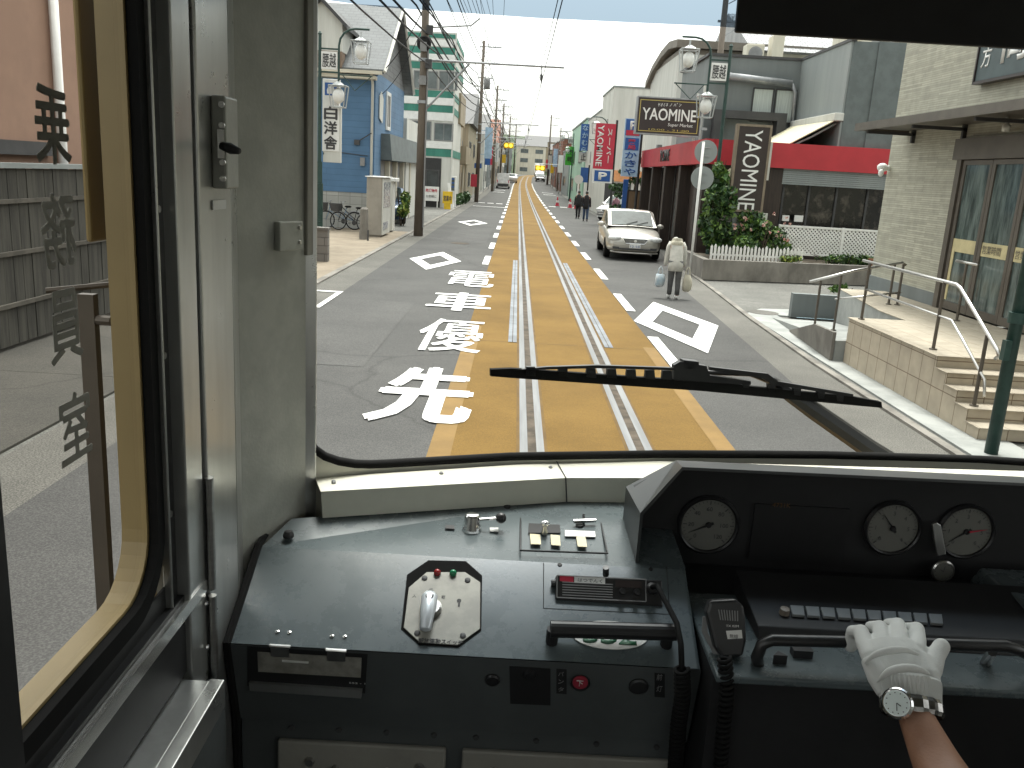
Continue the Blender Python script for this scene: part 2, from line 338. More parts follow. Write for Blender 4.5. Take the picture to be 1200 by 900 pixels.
M['pane'] = glass('windscreen_pane', (.96, .97, .965), 0)
M['pane_left'] = glass('side_window_pane', (.91, .91, .905), 0)
M['film'] = glass('sun_film', (.23, .285, .35), 0.0)
# ================================================================== SETTING
def lerp_tab(tab):
    def f(y):
        if y <= tab[0][0]: return tab[0][1]
        for (a, p), (b, q) in zip(tab, tab[1:]):
            if y <= b: return p+(q-p)*(y-a)/(b-a)
        return tab[-1][1]
    return f
YS = [-30, -10, 0, 4, 8, 12, 16, 20, 25, 30, 40, 50, 55]+list(range(60, 130, 6))+list(range(130, 262, 6))
XR = lerp_tab([(-30, 2.3), (8.4, 2.75), (13.5, 3.02), (20.2, 3.23), (24, 3.5), (27, 4.3), (40, 4.55), (300, 4.55)])
XG = lerp_tab([(-30, 3.55), (8, 3.55), (13.7, 3.56), (21.9, 4.02), (24.5, 4.1), (27, 4.5), (300, 4.75)])
def strip(name, xl, xr, dz, m, y0=-30, y1=261, thick=None):
    mb = MB(); ys = [y0]+[y for y in YS if y0 < y < y1]+[y1]
    fl = xl if callable(xl) else (lambda y: xl); fr = xr if callable(xr) else (lambda y: xr)
    a = [(fl(y)+cx(y), y, gh(y)+dz) for y in ys]; b = [(fr(y)+cx(y), y, gh(y)+dz) for y in ys]
    if thick:
        lo = [(p[0], p[1], p[2]-thick) for p in a]; ro = [(p[0], p[1], p[2]-thick) for p in b]
        mb.grid([lo, a, b, ro])
    else: mb.grid([a, b])
    return struct(mb.build(name, m))
# ground to the horizon
mb = MB(); xs = [-1500, -400, -120, -40, -12, 0, 12, 40, 120, 400, 1500]; ys = [-200, -60, -10, 10, 30, 55]+list(range(65, 300, 15))+[340, 500, 900, 2000, 4000]
mb.grid([[(x, y, gh(y)-.02) for x in xs] for y in ys]); struct(mb.build('ground', M['lot']))
strip('road', -4.0, XR, -.010, M['asphalt'])
strip('track_bed', -1.40, 1.40, -.004, M['orange'])
strip('track_edge', -1.40, -1.20, -.001, M['orange_edge'], y1=13.5); strip('track_edge', 1.22, 1.40, -.001, M['orange_edge'], y1=12.5)
strip('gutter', -4.66, -4.0, -.012, M['gutter']); strip('gutter', XR, XG, -.012, M['gutter'])
strip('kerb', -4.80, -4.66, .02, M['cwall'], thick=.1, y0=9)
strip('kerb', XG, lambda y: XG(y)+.10, .02, M['cwall'], thick=.1, y0=-30, y1=24)
for s in (-1, 1):
    a, b = sorted((s*.5335, s*.605)); strip('running_rail', a, b, .004, M['rail'])
    a, b = sorted((s*.455, s*.5335)); strip('rail_groove', a, b, .0, M['groove'], y1=150)
    a, b = sorted((s*.385, s*.455)); strip('guard_rail', a, b, .003, M['rail'], y1=200)
    a, b = sorted((s*.640, s*.765)); strip('joint_plate', a, b, .003, M['plate'], y0=12.3, y1=24.6)
    a, b = sorted((s*.697, s*.708)); strip('joint_plate_slot', a, b, .0045, M['groove'], y0=12.3, y1=24.6)
    a, b = sorted((s*.605, s*.635)); strip('rust_stain', a, b, -.001, M['rust'], y1=80)
    a, b = sorted((s*.355, s*.385)); strip('rust_stain', a, b, -.001, M['rust'], y1=80)
for s, y0 in ((-1, 23.0), (1, 11.0)):            # dashed white edge lines of the track
    mb = MB(); y = y0
    while y < 150:
        L_ = 2.4; g = 5.05
        x = s*1.5; mb.quad((x-.085+cx(y), y, gh(y)+.004), (x+.085+cx(y), y, gh(y)+.004), (x+.085+cx(y+L_), y+L_, gh(y+L_)+.004), (x-.085+cx(y+L_), y+L_, gh(y+L_)+.004)); y += g
    struct(mb.build('dashed_line', M['mark']))
def diamond(cxx, cy, a, b, w):
    mb = MB(); o = [(cxx, cy-b), (cxx+a, cy), (cxx, cy+b), (cxx-a, cy)]; i = [(cxx, cy-b*w), (cxx+a*w, cy), (cxx, cy+b*w), (cxx-a*w, cy)]
    for k in range(4):
        q = (k+1) % 4; mb.quad((*o[k], .004), (*o[q], .004), (*i[q], .004), (*i[k], .004))
    struct(mb.build('road_diamond', M['mark']))
diamond(-2.86, 23.4, .70, 2.45, .56); diamond(-2.82, 42.1, .72, 2.5, .56); diamond(2.14, 14.9, .74, 2.6, .56)
for ch, x0, x1, y0, y1, bo in (('電', -2.23, -1.17, 18.25, 21.15, (.014, .0)), ('車', -2.24, -1.16, 14.9, 17.2, (.045, .016)), ('優', -2.09, -1.15, 11.35, 13.95, (.014, .0)), ('先', -2.10, -1.14, 7.95, 10.3, (.045, .05))):
    struct(text(ch, 'road_lettering', (x0, y0, .005), (1, 0, 0), (0, 1, 0), x1-x0, y1-y0, M['mark'], depth=0, fat=bo))
mb = MB()                                          # crossing bars, stop lines
for x in (-3.55, -2.85, -2.15): mb.box((x-.25, 69.9, gh(70)-.005), (x+.25, 70.6, gh(70.3)+.006))
for x in (2.1, 3.0, 3.95): mb.box((x-.28, 70.3, gh(70.5)-.005), (x+.28, 71.0, gh(70.6)+.006))
for x in (-3.0, 3.0):
    for y in (103, 110): mb.box((x-.7, y, gh(y)-.01), (x+.7, y+.8, gh(y+.8)+.006))
mb.box((-3.9, 63.2, gh(63)-.01), (-1.6, 63.5, gh(63.5)+.005))
struct(mb.build('crossing_bars', M['mark']))
mb = MB(); mb.quad((-4.07, 14.4, .002), (-3.97, 14.4, .002), (-3.97, 16.3, .002), (-4.07, 16.3, .002)); mb.quad((-4.5, 16.3, .002), (-3.97, 16.3, .002), (-3.97, 16.45, .002), (-4.5, 16.45, .002)); struct(mb.build('edge_line', M['mark']))
mb = MB()
for y in (12.3, 18.4, 24.6, 31, 38): mb.quad((-1.39, y, -.002), (1.39, y, -.002), (1.39, y+.03, -.002), (-1.39, y+.03, -.002))
struct(mb.build('paving_seam', M['rust']))
mb = MB()
for x0, x1, y0, y1 in ((-3.95, -2.5, 10.2, 15.6), (-3.2, -1.75, 30, 38.5), (1.9, 2.9, 30.5, 36), (-3.9, -2.4, 48, 60)): mb.quad((x0, y0, -.006), (x1, y0, -.006), (x1, y1, -.006), (x0, y1, -.006))
struct(mb.build('road_patch', M['asphalt2']))
# paved lots behind the kerbs
mb = MB(); mb.box((-12, 9, -.02), (-4.80, 15.5, .006)); struct(mb.build('pavement', M['dimpave']))
mb = MB(); mb.box((-12, 15.5, -.02), (-4.80, 33.3, .012)); struct(mb.build('pavement', M['tan']))
mb = MB(); mb.box((-12, 33.3, -.02), (-4.80, 62, .010)); struct(mb.build('pavement', M['lot']))
mb = MB(); mb.box((-12, -6, -.02), (-4.72, 9, .004)); struct(mb.build('pavement', M['dimpave']))
mb = MB(); mb.prism([(3.72, 6.0, .005), (4.4, 6, .005), (4.4, 16.6, .005), (3.80, 16.6, .005)], (0, 0, -.03)); struct(mb.build('pavement', M['pale']))
mb = MB(); mb.prism([(3.8, 16.6, .006), (6.0, 16.6, .006), (5.2, 17.6, .006), (4.3, 17.4, .006)], (0, 0, -.03)); struct(mb.build('pavement', M['pale']))
mb = MB(); mb.lathe((4.2, 16.85, .005), (0, 0, 1), [(.3, 0), (.3, .006), (.0, .007)], 28); struct(mb.build('manhole_cover', M['gutter']))
mb = MB(); mb.lathe((-2.6, 29.5, -.008), (0, 0, 1), [(.32, 0), (.32, .004), (.0, .005)], 28); struct(mb.build('manhole_cover', M['groove']))

# ================================================================== POLES AND OVERHEAD LINES
def util_pole(loc, h, label, arms=3, bracket=None, tr=False, side=1, r0=.17, i_near=False):
    x, y = loc; z = gh(y); t = thing('utility_pole', label, 'utility pole', (x, y, z), 'utility poles along the street')
    MB().cyl((x, y, z-.1), (x+.03*side, y, z+h), r0, r0*.62, 14).build('pole', M['pole'], t, smooth=True)
    for k in range(arms):
        zz = z+h-.45-k*1.15; w = (.95, .8, .6)[k % 3]
        mb = MB(); mb.box((x-.25, y-.05, zz-.04), (x+w*1.5, y+.05, zz+.04)); mb.cyl((x+.1, y, zz-.5), (x+w, y, zz), .02, n=6); arm = mb.build('crossarm', M['galv'], t)
        ib = MB()
        for q in (.4, .8, 1.2): ib.lathe((x+w*q, y, zz+.04), (0, 0, 1), [(.02, 0), (.05, .06), (.03, .1), (.05, .14), (.02, .2)], 8)
        ib.build('insulator', M['white'], arm, smooth=True)
    mb = MB()
    for k in range(3): zz = z+4.6+k*.7; mb.lathe((x, y, zz), (0, 0, 1), [(r0*1.02, 0), (r0*1.02, .1)], 12)
    mb.build('band', M['galv'], t)
    if i_near:
        mb = MB(); mb.lathe((x+.02, y-.25, z+6.55), (0, 1, .2), [(.22, 0), (.25, .02), (.25, .06), (.2, .07), (.2, .02), (.22, 0)], 20); mb.build('cable_coil', M['wire'], t)
        for q in range(4): mb = MB(); mb.box((x-.1+.2*(q % 2), y-.33, z+5.2+.55*q), (x+.12+.2*(q % 2), y-.15, z+5.5+.55*q)); mb.build('junction_box', M['dgrey'] if q % 2 else M['grey'], t)
        mb = MB(); mb.tube([(x+.17, y-.1, z+.3), (x+.16, y-.1, z+6.8)], .03, 6); mb.build('cable_pipe', M['grey'], t)
        mb = MB(); mb.tube([(x+.1, y-.05, z+7.1), (x+1.6, y-.05, z+7.25), (x+1.9, y-.05, z+7.5)], .03, 6); mb.build('side_arm', M['galv'], t)
    if bracket:
        zb = z+bracket; a = (x+.1, y, zb); b = (.62, y, zb+.02)
        mb = MB(); mb.tube([a, b], .038, 8); mb.tube([(x+.12, y, zb-1.65), (x+1.6, y, zb-.04)], .035, 8); br = mb.build('bracket_arm', M['galv'], t)
        MB().lathe((-.15, y, zb-.02), (0, 0, -1), [(.015, 0), (.015, .2), (.045, .25), (.045, .4), (.015, .45), (.015, .62)], 8).build('insulator', M['dgrey'], br)
    if tr: MB().lathe((x+.42, y, z+h-3.6), (0, 0, 1), [(.02, 0), (.24, .03), (.26, .75), (.2, .82), (.05, .86)], 14).build('transformer', M['grey'], t, smooth=True)
    return t
PL = [(-4.28, 31.83, 11.2), (-4.05, 71.5, 12.3), (-3.75, 104.5, 11.9), (-3.55, 136, 11.9), (-2.9, 170, 11.5), (-1.9, 205, 11.5)]
lab = ['thickest nearest brown utility pole with cable coil beside the vending machine', 'utility pole with grey transformer beyond the green banded building', 'brown utility pole right behind the tall pale blue sign',
       'utility pole rising just behind the grey white van', 'thin distant utility pole beside the low white gabled house', 'farthest thin utility pole beside the farthest grey gabled house']
for i, (x, y, h) in enumerate(PL): util_pole((x, y), h, lab[i], 3, (6.05, 6.2, 6.2, 6.2, 6.2, 6.2)[i], tr=(i == 1), i_near=(i == 0))
util_pole((4.2, 150), 11.3, 'tall distant utility pole standing against the sky by the red brown house', 2, side=-1)
util_pole((4.6, 120), 8.3, 'shorter distant utility pole by the red brown narrow shop', 1, side=-1, r0=.1)
util_pole((6.9, 36.0), 10.2, 'dark utility pole rising behind the roof of the grey building', 2, side=-1)
def wire(name, pts, r, label, cat, group=None, sag=0.3, m='wire'):
    path = []
    for a, b in zip(pts, pts[1:]):
        a, b = V(a), V(b); n = 9
        for k in range(n+(1 if b == V(pts[-1]) else 0)):
            t = k/n; path.append(a.lerp(b, t)-V((0, 0, sag*4*t*(1-t))))
    return tag(MB().tube(path, r, 5, caps=False).build(name, M[m]), label, cat, group)
YY = [-6, 31.83, 71.5, 104.5, 136, 170, 205]
wire('contact_wire', [(-.17+cx(y), y, gh(y)+5.35) for y in YY], .011, 'taut tram contact wire running over the middle of the track', 'wire', sag=.02)
wire('messenger_wire', [(-.17+cx(y), y, gh(y)+6.1) for y in YY], .010, 'sagging carrier wire strung just above the tram contact wire', 'wire', sag=.35)
PP = [(-4.3, -8, 11)]+PL
k = 0
CAB = [('high', .0, -.35, .2), ('high', .45, -.3, .22), ('high', .95, -.35, .25), ('mid', -.15, -1.5, .3), ('mid', .5, -1.6, .35), ('mid', .85, -2.6, .45), ('low', .25, -3.6, .5), ('low', .1, -4.3, .55), ('low', .45, -4.9, .6), ('low', .2, -5.3, .5), ('high', 1.3, -.4, .3), ('mid', 1.2, -1.55, .4), ('mid', 1.0, -2.0, .38), ('low', .7, -3.1, .5), ('low', .55, -4.0, .6), ('low', .95, -4.4, .65), ('mid', -.4, -2.4, .5), ('low', -.3, -3.4, .6)]
for i, (nm, dx, dz, sg) in enumerate(CAB):
    wire('overhead_cable', [(x+dx, y, gh(y)+h+dz) for x, y, h in PP], (.012, .014, .012, .016, .02, .022, .03, .034, .028, .022)[i % 10], 'black overhead cable strung in a sagging bundle between the brown utility poles', 'cable', 'cables strung between the left poles', sag=sg)
for i, (a, b, rr) in enumerate([((-4.2, 31.8, 8.8), (-9.5, 12, 6.6), .016), ((-4.2, 31.8, 8.4), (-8.7, 16, 6.2), .02), ((-4.3, 31.8, 7.2), (-6.3, 35, 5.0), .012), ((-4.2, 31.8, 9.2), (-6.6, 8, 8.3), .026), ((-4.2, 31.8, 8.0), (-6.2, 33.6, 5.6), .018), ((-4.1, 71.5, 9), (-5.6, 60, 8.6), .02), ((-4.1, 71.5, 7.4), (-5.5, 66, 5.4), .02)]):
    wire('service_cable', [a, b], rr, 'black service cable slanting from a utility pole down to the houses', 'cable', 'service cables from the left poles', sag=.35)
for i, (x, dx) in enumerate([(-1.9, 1.2), (-1.2, .9), (-.6, .7)]):
    wire('feeder_cable', [(x, -6, 8.3), (-3.6+i*.5, 71.5, 11.8)], .011, 'thin feeder cable crossing the open sky beside the contact wire', 'cable', 'feeder cables over the left lane', sag=.5)

# ---- ornamental lamp posts with the district name
def lamp_post(loc, s, label, h=6.2, name=True):
    """s = +1: arms reach towards +x"""
    x, y = loc; z = gh(y); t = thing('lamp_post', label, 'lamp post', (x, y, z), 'green ornamental lamp posts')
    mb = MB(); mb.cyl((x, y, z-.05), (x, y, z+2.4), .085, .08, 12); mb.cyl((x, y, z+2.4), (x, y, z+h), .055, .045, 10); mb.lathe((x, y, z+h), (0, 0, 1), [(.045, 0), (.06, .03), (.02, .09)], 10); mb.lathe((x, y, z), (0, 0, 1), [(.13, 0), (.13, .15), (.09, .22)], 12)
    mb.build('post', M['green_post'], t, smooth=False)
    xb = x+s*.52; mb = MB()
    arc = [(xb, y, z+h-1.25), (xb, y, z+h-.25)]+[(xb+s*.45*(1-cos(a)), y, z+h-.25+.45*sin(a)) for a in (.4, .8, 1.2, 1.57)]+[(x+s*1.35, y, z+h+.2)]
    mb.tube(arc, .03, 8)
    for zz in (h-.35, h-.95): mb.box((min(x, xb), y-.02, z+zz-.02), (max(x, xb), y+.02, z+zz+.02))
    mb.tube([(xb, y, z+h-1.0), (x+s*1.45, y, z+h-1.0)], .02, 6); mb.tube([(xb+s*.1, y, z+h-1.0), (xb+s*.45, y, z+h-1.4), (x+s*1.4, y, z+h-1.02)], .014, 6)
    mb.build('bracket', M['green_post'], t)
    if name:
        mb = MB(); mb.box((min(x, xb)+.04, y-.025, z+h-.88), (max(x, xb)-.04, y+.025, z+h-.42)); pl = mb.build('name_plate', M['white'], t, bevel=.006)
        text('腰越', 'lettering', (min(x, xb)+.075, y-.028, z+h-.83), (1, 0, 0), (0, 0, 1), .37, .36, M['dgrey'], pl, fat=.003)
    for (lx, lz) in ((x+s*1.12, z+h-.12), (xb, z+h-1.3)):
        mb = MB(); n = 4; a = .205; b = .255; H = .56
        for k in range(4):
            p, q = pi/4+pi/2*k, pi/4+pi/2*(k+1)
            mb.quad((lx+a*1.2*cos(p), y+a*1.2*sin(p), lz-H), (lx+a*1.2*cos(q), y+a*1.2*sin(q), lz-H), (lx+b*1.3*cos(q), y+b*1.3*sin(q), lz), (lx+b*1.3*cos(p), y+b*1.3*sin(p), lz))
        mb2 = MB()
        for k in range(4):
            p, q = pi/4+pi/2*k, pi/4+pi/2*(k+1)
            mb2.tube([(lx+a*1.2*cos(p), y+a*1.2*sin(p), lz-H), (lx+b*1.3*cos(p), y+b*1.3*sin(p), lz)], .016, 6)
            mb2.tube([(lx+a*1.2*cos(p), y+a*1.2*sin(p), lz-H), (lx+a*1.2*cos(q), y+a*1.2*sin(q), lz-H)], .014, 6); mb2.tube([(lx+b*1.3*cos(p), y+b*1.3*sin(p), lz), (lx+b*1.3*cos(q), y+b*1.3*sin(q), lz)], .014, 6)
        mb2.lathe((lx, y, lz), (0, 0, 1), [(.26, 0), (.1, .09), (.03, .12), (.03, .25)], 4)
        ln = mb2.build('lantern', M['lantern'], t); mb.build('lantern_glass', M['lamp_glass'], ln)
        MB().ell((lx, y, lz-.26), (.165, .165, .21)).build('globe', M['globe'], ln, smooth=True)
    return t
lamp_post((-6.36, 25), 1, 'green lamp post with two lanterns and name plate before the blue house', h=5.75)
lamp_post((4.82, 25), -1, 'green lamp post with two lanterns and name plate among the shrubs', h=6.05)
lamp_post((4.45, 49.0), -1, 'green lamp post with lanterns beside the tall red parking sign', h=5.45)
lamp_post((4.45, 88.0), -1, 'farthest green lamp post, in front of the mint green building', h=6.4)
t = thing('street_post', 'dark green street post with small white label before the steps', 'post', (3.97, 8.0, 0))
MB().cyl((3.97, 8.0, -.05), (3.97, 8.0, 6.2), .062, .05, 16).build('post', M['green_post'], t, smooth=True)
mb = MB(); mb.lathe((3.97, 8.0, 1.28), (0, 0, 1), [(.083, 0), (.083, .1)], 16); mb.box((3.87, 7.93, .93), (3.93, 8.0, 1.12)); mb.build('clamp', M['green_post'], t)
p = GY(1190, 372, 7.9); mb = MB(); mb.box((3.965, 7.905, 1.5), (4.015, 7.925, 1.78)); lb = mb.build('label_plate', M['white'], t)
text('腰\n越\n3', 'lettering', (3.978, 7.903, 1.53), (1, 0, 0), (0, 0, 1), .026, .2, M['dgrey'], lb, depth=.001)
t = thing('street_post', 'slim green street post beside the thickest brown utility pole', 'post', (-4.93, 38.5, 0))
mb = MB(); mb.cyl((-4.93, 38.5, 0), (-4.93, 38.5, 4.5), .06, .05, 10); mb.lathe((-4.93, 38.5, 4.5), (0, 0, 1), [(.05, 0), (.07, .04), (.01, .1)], 10); mb.build('post', M['green_post'], t)
mb = MB(); mb.box((-5.0, 38.42, .7), (-4.95, 38.5, 1.25)); mb.build('label_plate', M['white'], t)
# road sign seen from behind
t = thing('road_sign', 'white road sign post seen from behind with two round grey discs', 'road sign', (4.0, 23.3, 0))
mb = MB(); mb.cyl((4.0, 23.3, -.05), (4.0, 23.3, 3.45), .036, n=12); mb.lathe((4.0, 23.3, 3.45), (0, 0, 1), [(.036, 0), (.03, .02)], 12); mb.build('post', M['white'], t, smooth=True)
for zz, dx in ((3.22, .1), (2.55, .08)):
    mb = MB(); mb.lathe((4.0+dx, 23.36, zz), (0, 1, 0), [(.27, 0), (.3, .002), (.3, .012), (.29, .016)], 32); d = mb.build('sign_disc', M['grey_wall2'], t)
    MB().box((3.9+dx, 23.335, zz-.12), (4.1+dx, 23.36, zz-.09)).box((3.9+dx, 23.335, zz+.09), (4.1+dx, 23.36, zz+.12)).build('mounting_strap', M['galv'], d)
# ================================================================== LEFT SIDE OF THE STREET
def win(parent, a, b, y=None, x=None, fr=.06, m='dglass', mf='white', bars=1, out=-1, name='window'):
    """window on a wall facing -y (y given) or facing +x/-x (x given, out = outward sign); a, b are (u0, z0), (u1, z1)"""
    u0, z0 = a; u1, z1 = b; d = .05
    P = (lambda u, w, z: (u, y+out*w, z)) if y is not None else (lambda u, w, z: (x+out*w, u, z))
    mb = MB()
    mb.box(P(u0-fr, -.02, z0-fr), P(u0, d, z1+fr)); mb.box(P(u1, -.02, z0-fr), P(u1+fr, d, z1+fr)); mb.box(P(u0, -.02, z1), P(u1, d-.003, z1+fr)); mb.box(P(u0, -.02, z0-fr), P(u1, d+.02, z0))
    for k in range(1, bars+1):
        u = u0+(u1-u0)*k/(bars+1); mb.box(P(u-fr*.3, .0, z0), P(u+fr*.3, d-.01, z1))
    w = mb.build(name, M[mf], parent); mb = MB(); mb.box(P(u0, -.02, z0), P(u1, .012, z1)); mb.build('pane', M[m], w)
    return w
# ---- blue house
yS, xE = 33.5, -6.2
t = thing('blue_house', 'blue sided house with grey slate gable roof and pale downpipe', 'house', (-8, yS, 0))
ez, rz, yR, yN = 5.75, 8.55, 37.6, 41.6
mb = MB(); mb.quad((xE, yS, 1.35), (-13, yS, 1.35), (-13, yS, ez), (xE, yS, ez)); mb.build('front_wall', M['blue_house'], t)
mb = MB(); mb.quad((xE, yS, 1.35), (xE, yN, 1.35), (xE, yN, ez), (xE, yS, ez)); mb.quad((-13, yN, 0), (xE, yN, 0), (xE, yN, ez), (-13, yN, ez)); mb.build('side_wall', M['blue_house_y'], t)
mb = MB(); mb.box((-13, yS+.03, 0), (xE-.03, yN-.02, 1.35)); mb.build('base_wall', brick('pale_base_tiles', (.42, .42, .39), (.25, .25, .23), .45, .3, .01, 'xz', off=0, bump=.3), t)
mb = MB(); mb.prism([(xE-.01, yS, ez), (xE-.01, yN, ez), (xE-.01, yR, rz)], (-.05, 0, 0)); mb.build('gable', M['slate_y'], t)
mb = MB(); o = .45
mb.hexa([(-13.4, yS-o, ez-.12), (xE+.35, yS-o, ez-.12), (xE+.35, yR, rz), (-13.4, yR, rz), (-13.4, yS-o, ez+.03), (xE+.35, yS-o, ez+.03), (xE+.35, yR, rz+.15), (-13.4, yR, rz+.15)])
mb.hexa([(-13.4, yR, rz), (xE+.35, yR, rz), (xE+.35, yN+o, ez-.12), (-13.4, yN+o, ez-.12), (-13.4, yR, rz+.15), (xE+.35, yR, rz+.15), (xE+.35, yN+o, ez+.03), (-13.4, yN+o, ez+.03)])
rf = mb.build('roof', M['slate'], t)
mb = MB(); mb.tube([(xE+.38, yS-o, ez-.05), (xE+.38, yR, rz+.08), (xE+.38, yN+o, ez-.05)], .075, 4); mb.build('verge_board', M['offwhite'], rf)
mb = MB(); mb.box((-13, yS-o-.12, ez-.16), (xE+.3, yS-o, ez-.04)); mb.box((-13, yS-o, ez-.32), (xE+.05, yS+.02, ez-.2)); mb.build('gutter', M['cream'], t)
mb = MB(); mb.tube([(xE-.1, yS-o, ez-.12), (xE-.1, yS-.08, ez-.45), (xE-.1, yS-.08, .1)], .05, 8); mb.build('downpipe', M['offwhite'], t, smooth=True)
w = win(t, (35.3+.9, 3.95), (35.3+1.75, 5.15), x=xE, out=1, fr=.14, m='dgrey', bars=1)
mb = MB(); mb.prism([(xE+.02, 34.25, 4.15), (xE+.02, 35.0, 4.0), (xE+.02, 35.15, 4.9), (xE+.02, 34.7, 5.15), (xE+.02, 34.25, 4.95)], (.03, 0, 0)); mb.build('wall_ornament', M['offwhite'], t)
mb = MB(); mb.box((-6.95, yS-.12, 3.1), (-6.75, yS-.01, 3.28)); mb.tube([(-6.85, yS-.08, 3.2), (-6.3, yS-.15, 3.55)], .02, 6); mb.tube([(-7.6, yS-.03, 2.8), (-6.45, yS-.03, 2.72)], .014, 5); mb.build('wall_lamp', M['dgrey'], t)
mb = MB(); mb.box((-6.72, yS-.1, 2.35), (-6.55, yS-.01, 2.65)); mb.build('meter_box', M['grey'], t)
# white gabled house behind
mb = MB(); mb.prism([(-8.9, 33.0, 6.3), (-7.35, 33.0, 6.3), (-7.35, 33.0, 7.25), (-8.12, 33.0, 7.95), (-8.9, 33.0, 7.25)], (0, 3.5, 0)); dm = mb.build('dormer', M['offwhite'], t)
mb = MB(); mb.box((-8.9, 32.95, 5.75), (-7.36, 33.6, 6.3)); mb.build('dormer_base', mat('brown_board', (.2, .14, .1), rough=.8), dm)
mb = MB(); mb.prism([(-9.1, 32.8, 7.05), (-8.12, 32.8, 7.97), (-7.15, 32.8, 7.05), (-7.15, 32.8, 7.2), (-8.12, 32.8, 8.12), (-9.1, 32.8, 7.2)], (0, 4, 0)); mb.build('dormer_roof', M['dgrey'], dm)
# shop beyond the blue house with the grey canopy
t = thing('canopy_shop', 'pale shopfront with broad slanting grey canopy beyond the blue house', 'shop', (-7, 45, 0))
mb = MB(); mb.box((-13, 41.7, 0), (-6.05, 47.5, 4.6)); mb.build('wall', M['offwhite'], t)
mb = MB(); a = GX(438, 163, -5.9); mb.hexa([(-6.6, 35.0, 2.62), (-5.75, 35.0, 2.62), (-5.75, 46.5, 2.62), (-6.6, 46.5, 2.62), (-6.3, 35.0, 3.62), (-5.85, 35.0, 3.62), (-5.85, 46.5, 3.62), (-6.3, 46.5, 3.62)]); mb.build('canopy', M['grey_wall3'], t)
mb = MB()
for y in (36, 38.2, 40.5, 43, 45.8): mb.box((-6.2, y, 0), (-6.0, y+.28, 2.6))
mb.build('pillar', M['cream'], t)
mb = MB(); mb.box((-6.35, 35, 0), (-6.18, 41.5, 2.6)); mb.build('shutter', M['grey'], t)
# ---- green banded building
t = thing('banded_building', 'white building with green horizontal bands and corner windows', 'building', (-9, 58, 0))
y0 = 57.0; xr = GY(531, 120, y0).x; xl = -13.5
zt = GY(527, 38, y0).z
def zz(py): return GY(500, py+1.6, y0).z
mb = MB(); mb.box((xl, y0+.03, 0), (xr-.03, 66, zt)); mb.build('wall', M['offwhite'], t)
mb = MB()
for p0, p1 in ((37, 42), (53, 61), (71, 79), (104, 112), (121, 129), (172, 181)): mb.box((xl, y0, zz(p1)), (xr, y0+.3, zz(p0))); mb.box((xr-.3, y0+.31, zz(p1)), (xr+.003, 66, zz(p0)))
mb.build('green_band', M['green_band'], t)
mb = MB()
for p0, p1 in ((44, 52), (61, 70), (112, 120.5), (129.5, 139), (163, 171.5)): mb.box((xl, y0-.03, zz(p1)), (xr+.03, y0+.28, zz(p0)))
mb.build('parapet', M['white'], t)
for (u0, u1, p0, p1) in ((-7.6, -6.2, 81, 103), (-6.0, -4.95, 80, 103), (-7.6, -6.5, 140, 163), (-6.2, -5.1, 141, 163)): win(t, (u0, zz(p1)+.08), (u1, zz(p0)-.08), y=y0+.02, m='mglass', mf='grey', fr=.06)
mb = MB(); mb.box((xl, y0-.02, 0), (xr-.6, y0+.2, zz(183))); mb.build('shop_front', M['black'], t)
win(t, (-7.4, .9), (-5.9, 2.3), y=y0-.03, m='dglass', mf='dgrey', fr=.08)
mb = MB(); mb.tube([(xr+.03, y0+.05, 0), (xr+.03, y0+.05, zt)], .06, 6); mb.build('drainpipe', M['offwhite'], t)
t = thing('notice_board', 'white notice board with red and black lettering before the dark shop', 'sign', (-7.2, 56.6, 0))
a = GY(497, 218, 56.6); b = GY(514, 236, 56.6); mb = MB(); mb.box((a.x, 56.58, b.z), (b.x, 56.64, a.z)); mb.box((a.x+.05, 56.6, 0), (a.x+.12, 56.66, b.z)); mb.box((b.x-.12, 56.6, 0), (b.x-.05, 56.66, b.z)); bd = mb.build('board', M['white'], t)
text('売貸物件', 'lettering', (a.x+.1, 56.57, b.z+.55), (1, 0, 0), (0, 0, 1), b.x-a.x-.2, .22, M['signred'], bd, bold=.02); text('お気軽に', 'lettering', (a.x+.15, 56.57, b.z+.2), (1, 0, 0), (0, 0, 1), b.x-a.x-.3, .18, M['dgrey'], bd)
t = thing('yellow_sign', 'small yellow standing sign by the dark shop corner', 'sign', (-5.4, 55, 0))
a = GY(519, 224, 55); b = GY(530, 239, 55); mb = MB(); mb.box((a.x, 54.97, b.z), (b.x, 55.03, a.z)); mb.box((a.x+.1, 55, 0), (b.x-.1, 55.02, b.z)); bd = mb.build('board', M['yellow'], t, bevel=.01)
text('営業中', 'lettering', (a.x+.06, 54.96, b.z+.15), (1, 0, 0), (0, 0, 1), b.x-a.x-.12, .35, M['dgrey'], bd, bold=.02)
t = thing('vending_machine', 'white vending machine in the distance beside the yellow sign', 'vending machine', (-5.2, 57.5, 0), 'vending machines')
a = GY(521, 206, 58); b = GY(533, 243, 58)
mb = MB(); mb.box((a.x, 58, .05), (b.x, 58.7, a.z)); mb.build('cabinet', M['white'], t, bevel=.03)
mb = MB(); mb.box((a.x+.08, 57.98, 1.1), (b.x-.08, 58.0, a.z-.1)); mb.build('display_window', M['mglass'], t)
mb = MB()
for z in (1.3, 1.55, 1.8): mb.box((a.x+.1, 57.96, z), (b.x-.1, 57.98, z+.1))
mb.build('drink_row', M['signblue'], t)
t = thing('leaning_board', 'white leaning signboard at the kerb by the white vending machine', 'sign', (-4.9, 56.5, 0))
mb = MB(); mb.hexa([(-5.0, 56.2, 0), (-4.75, 56.2, 0), (-4.75, 56.7, 0), (-5.0, 56.7, 0), (-5.25, 56.4, 1.6), (-5.1, 56.4, 1.6), (-5.1, 56.5, 1.6), (-5.25, 56.5, 1.6)]); mb.build('board', M['white'], t)

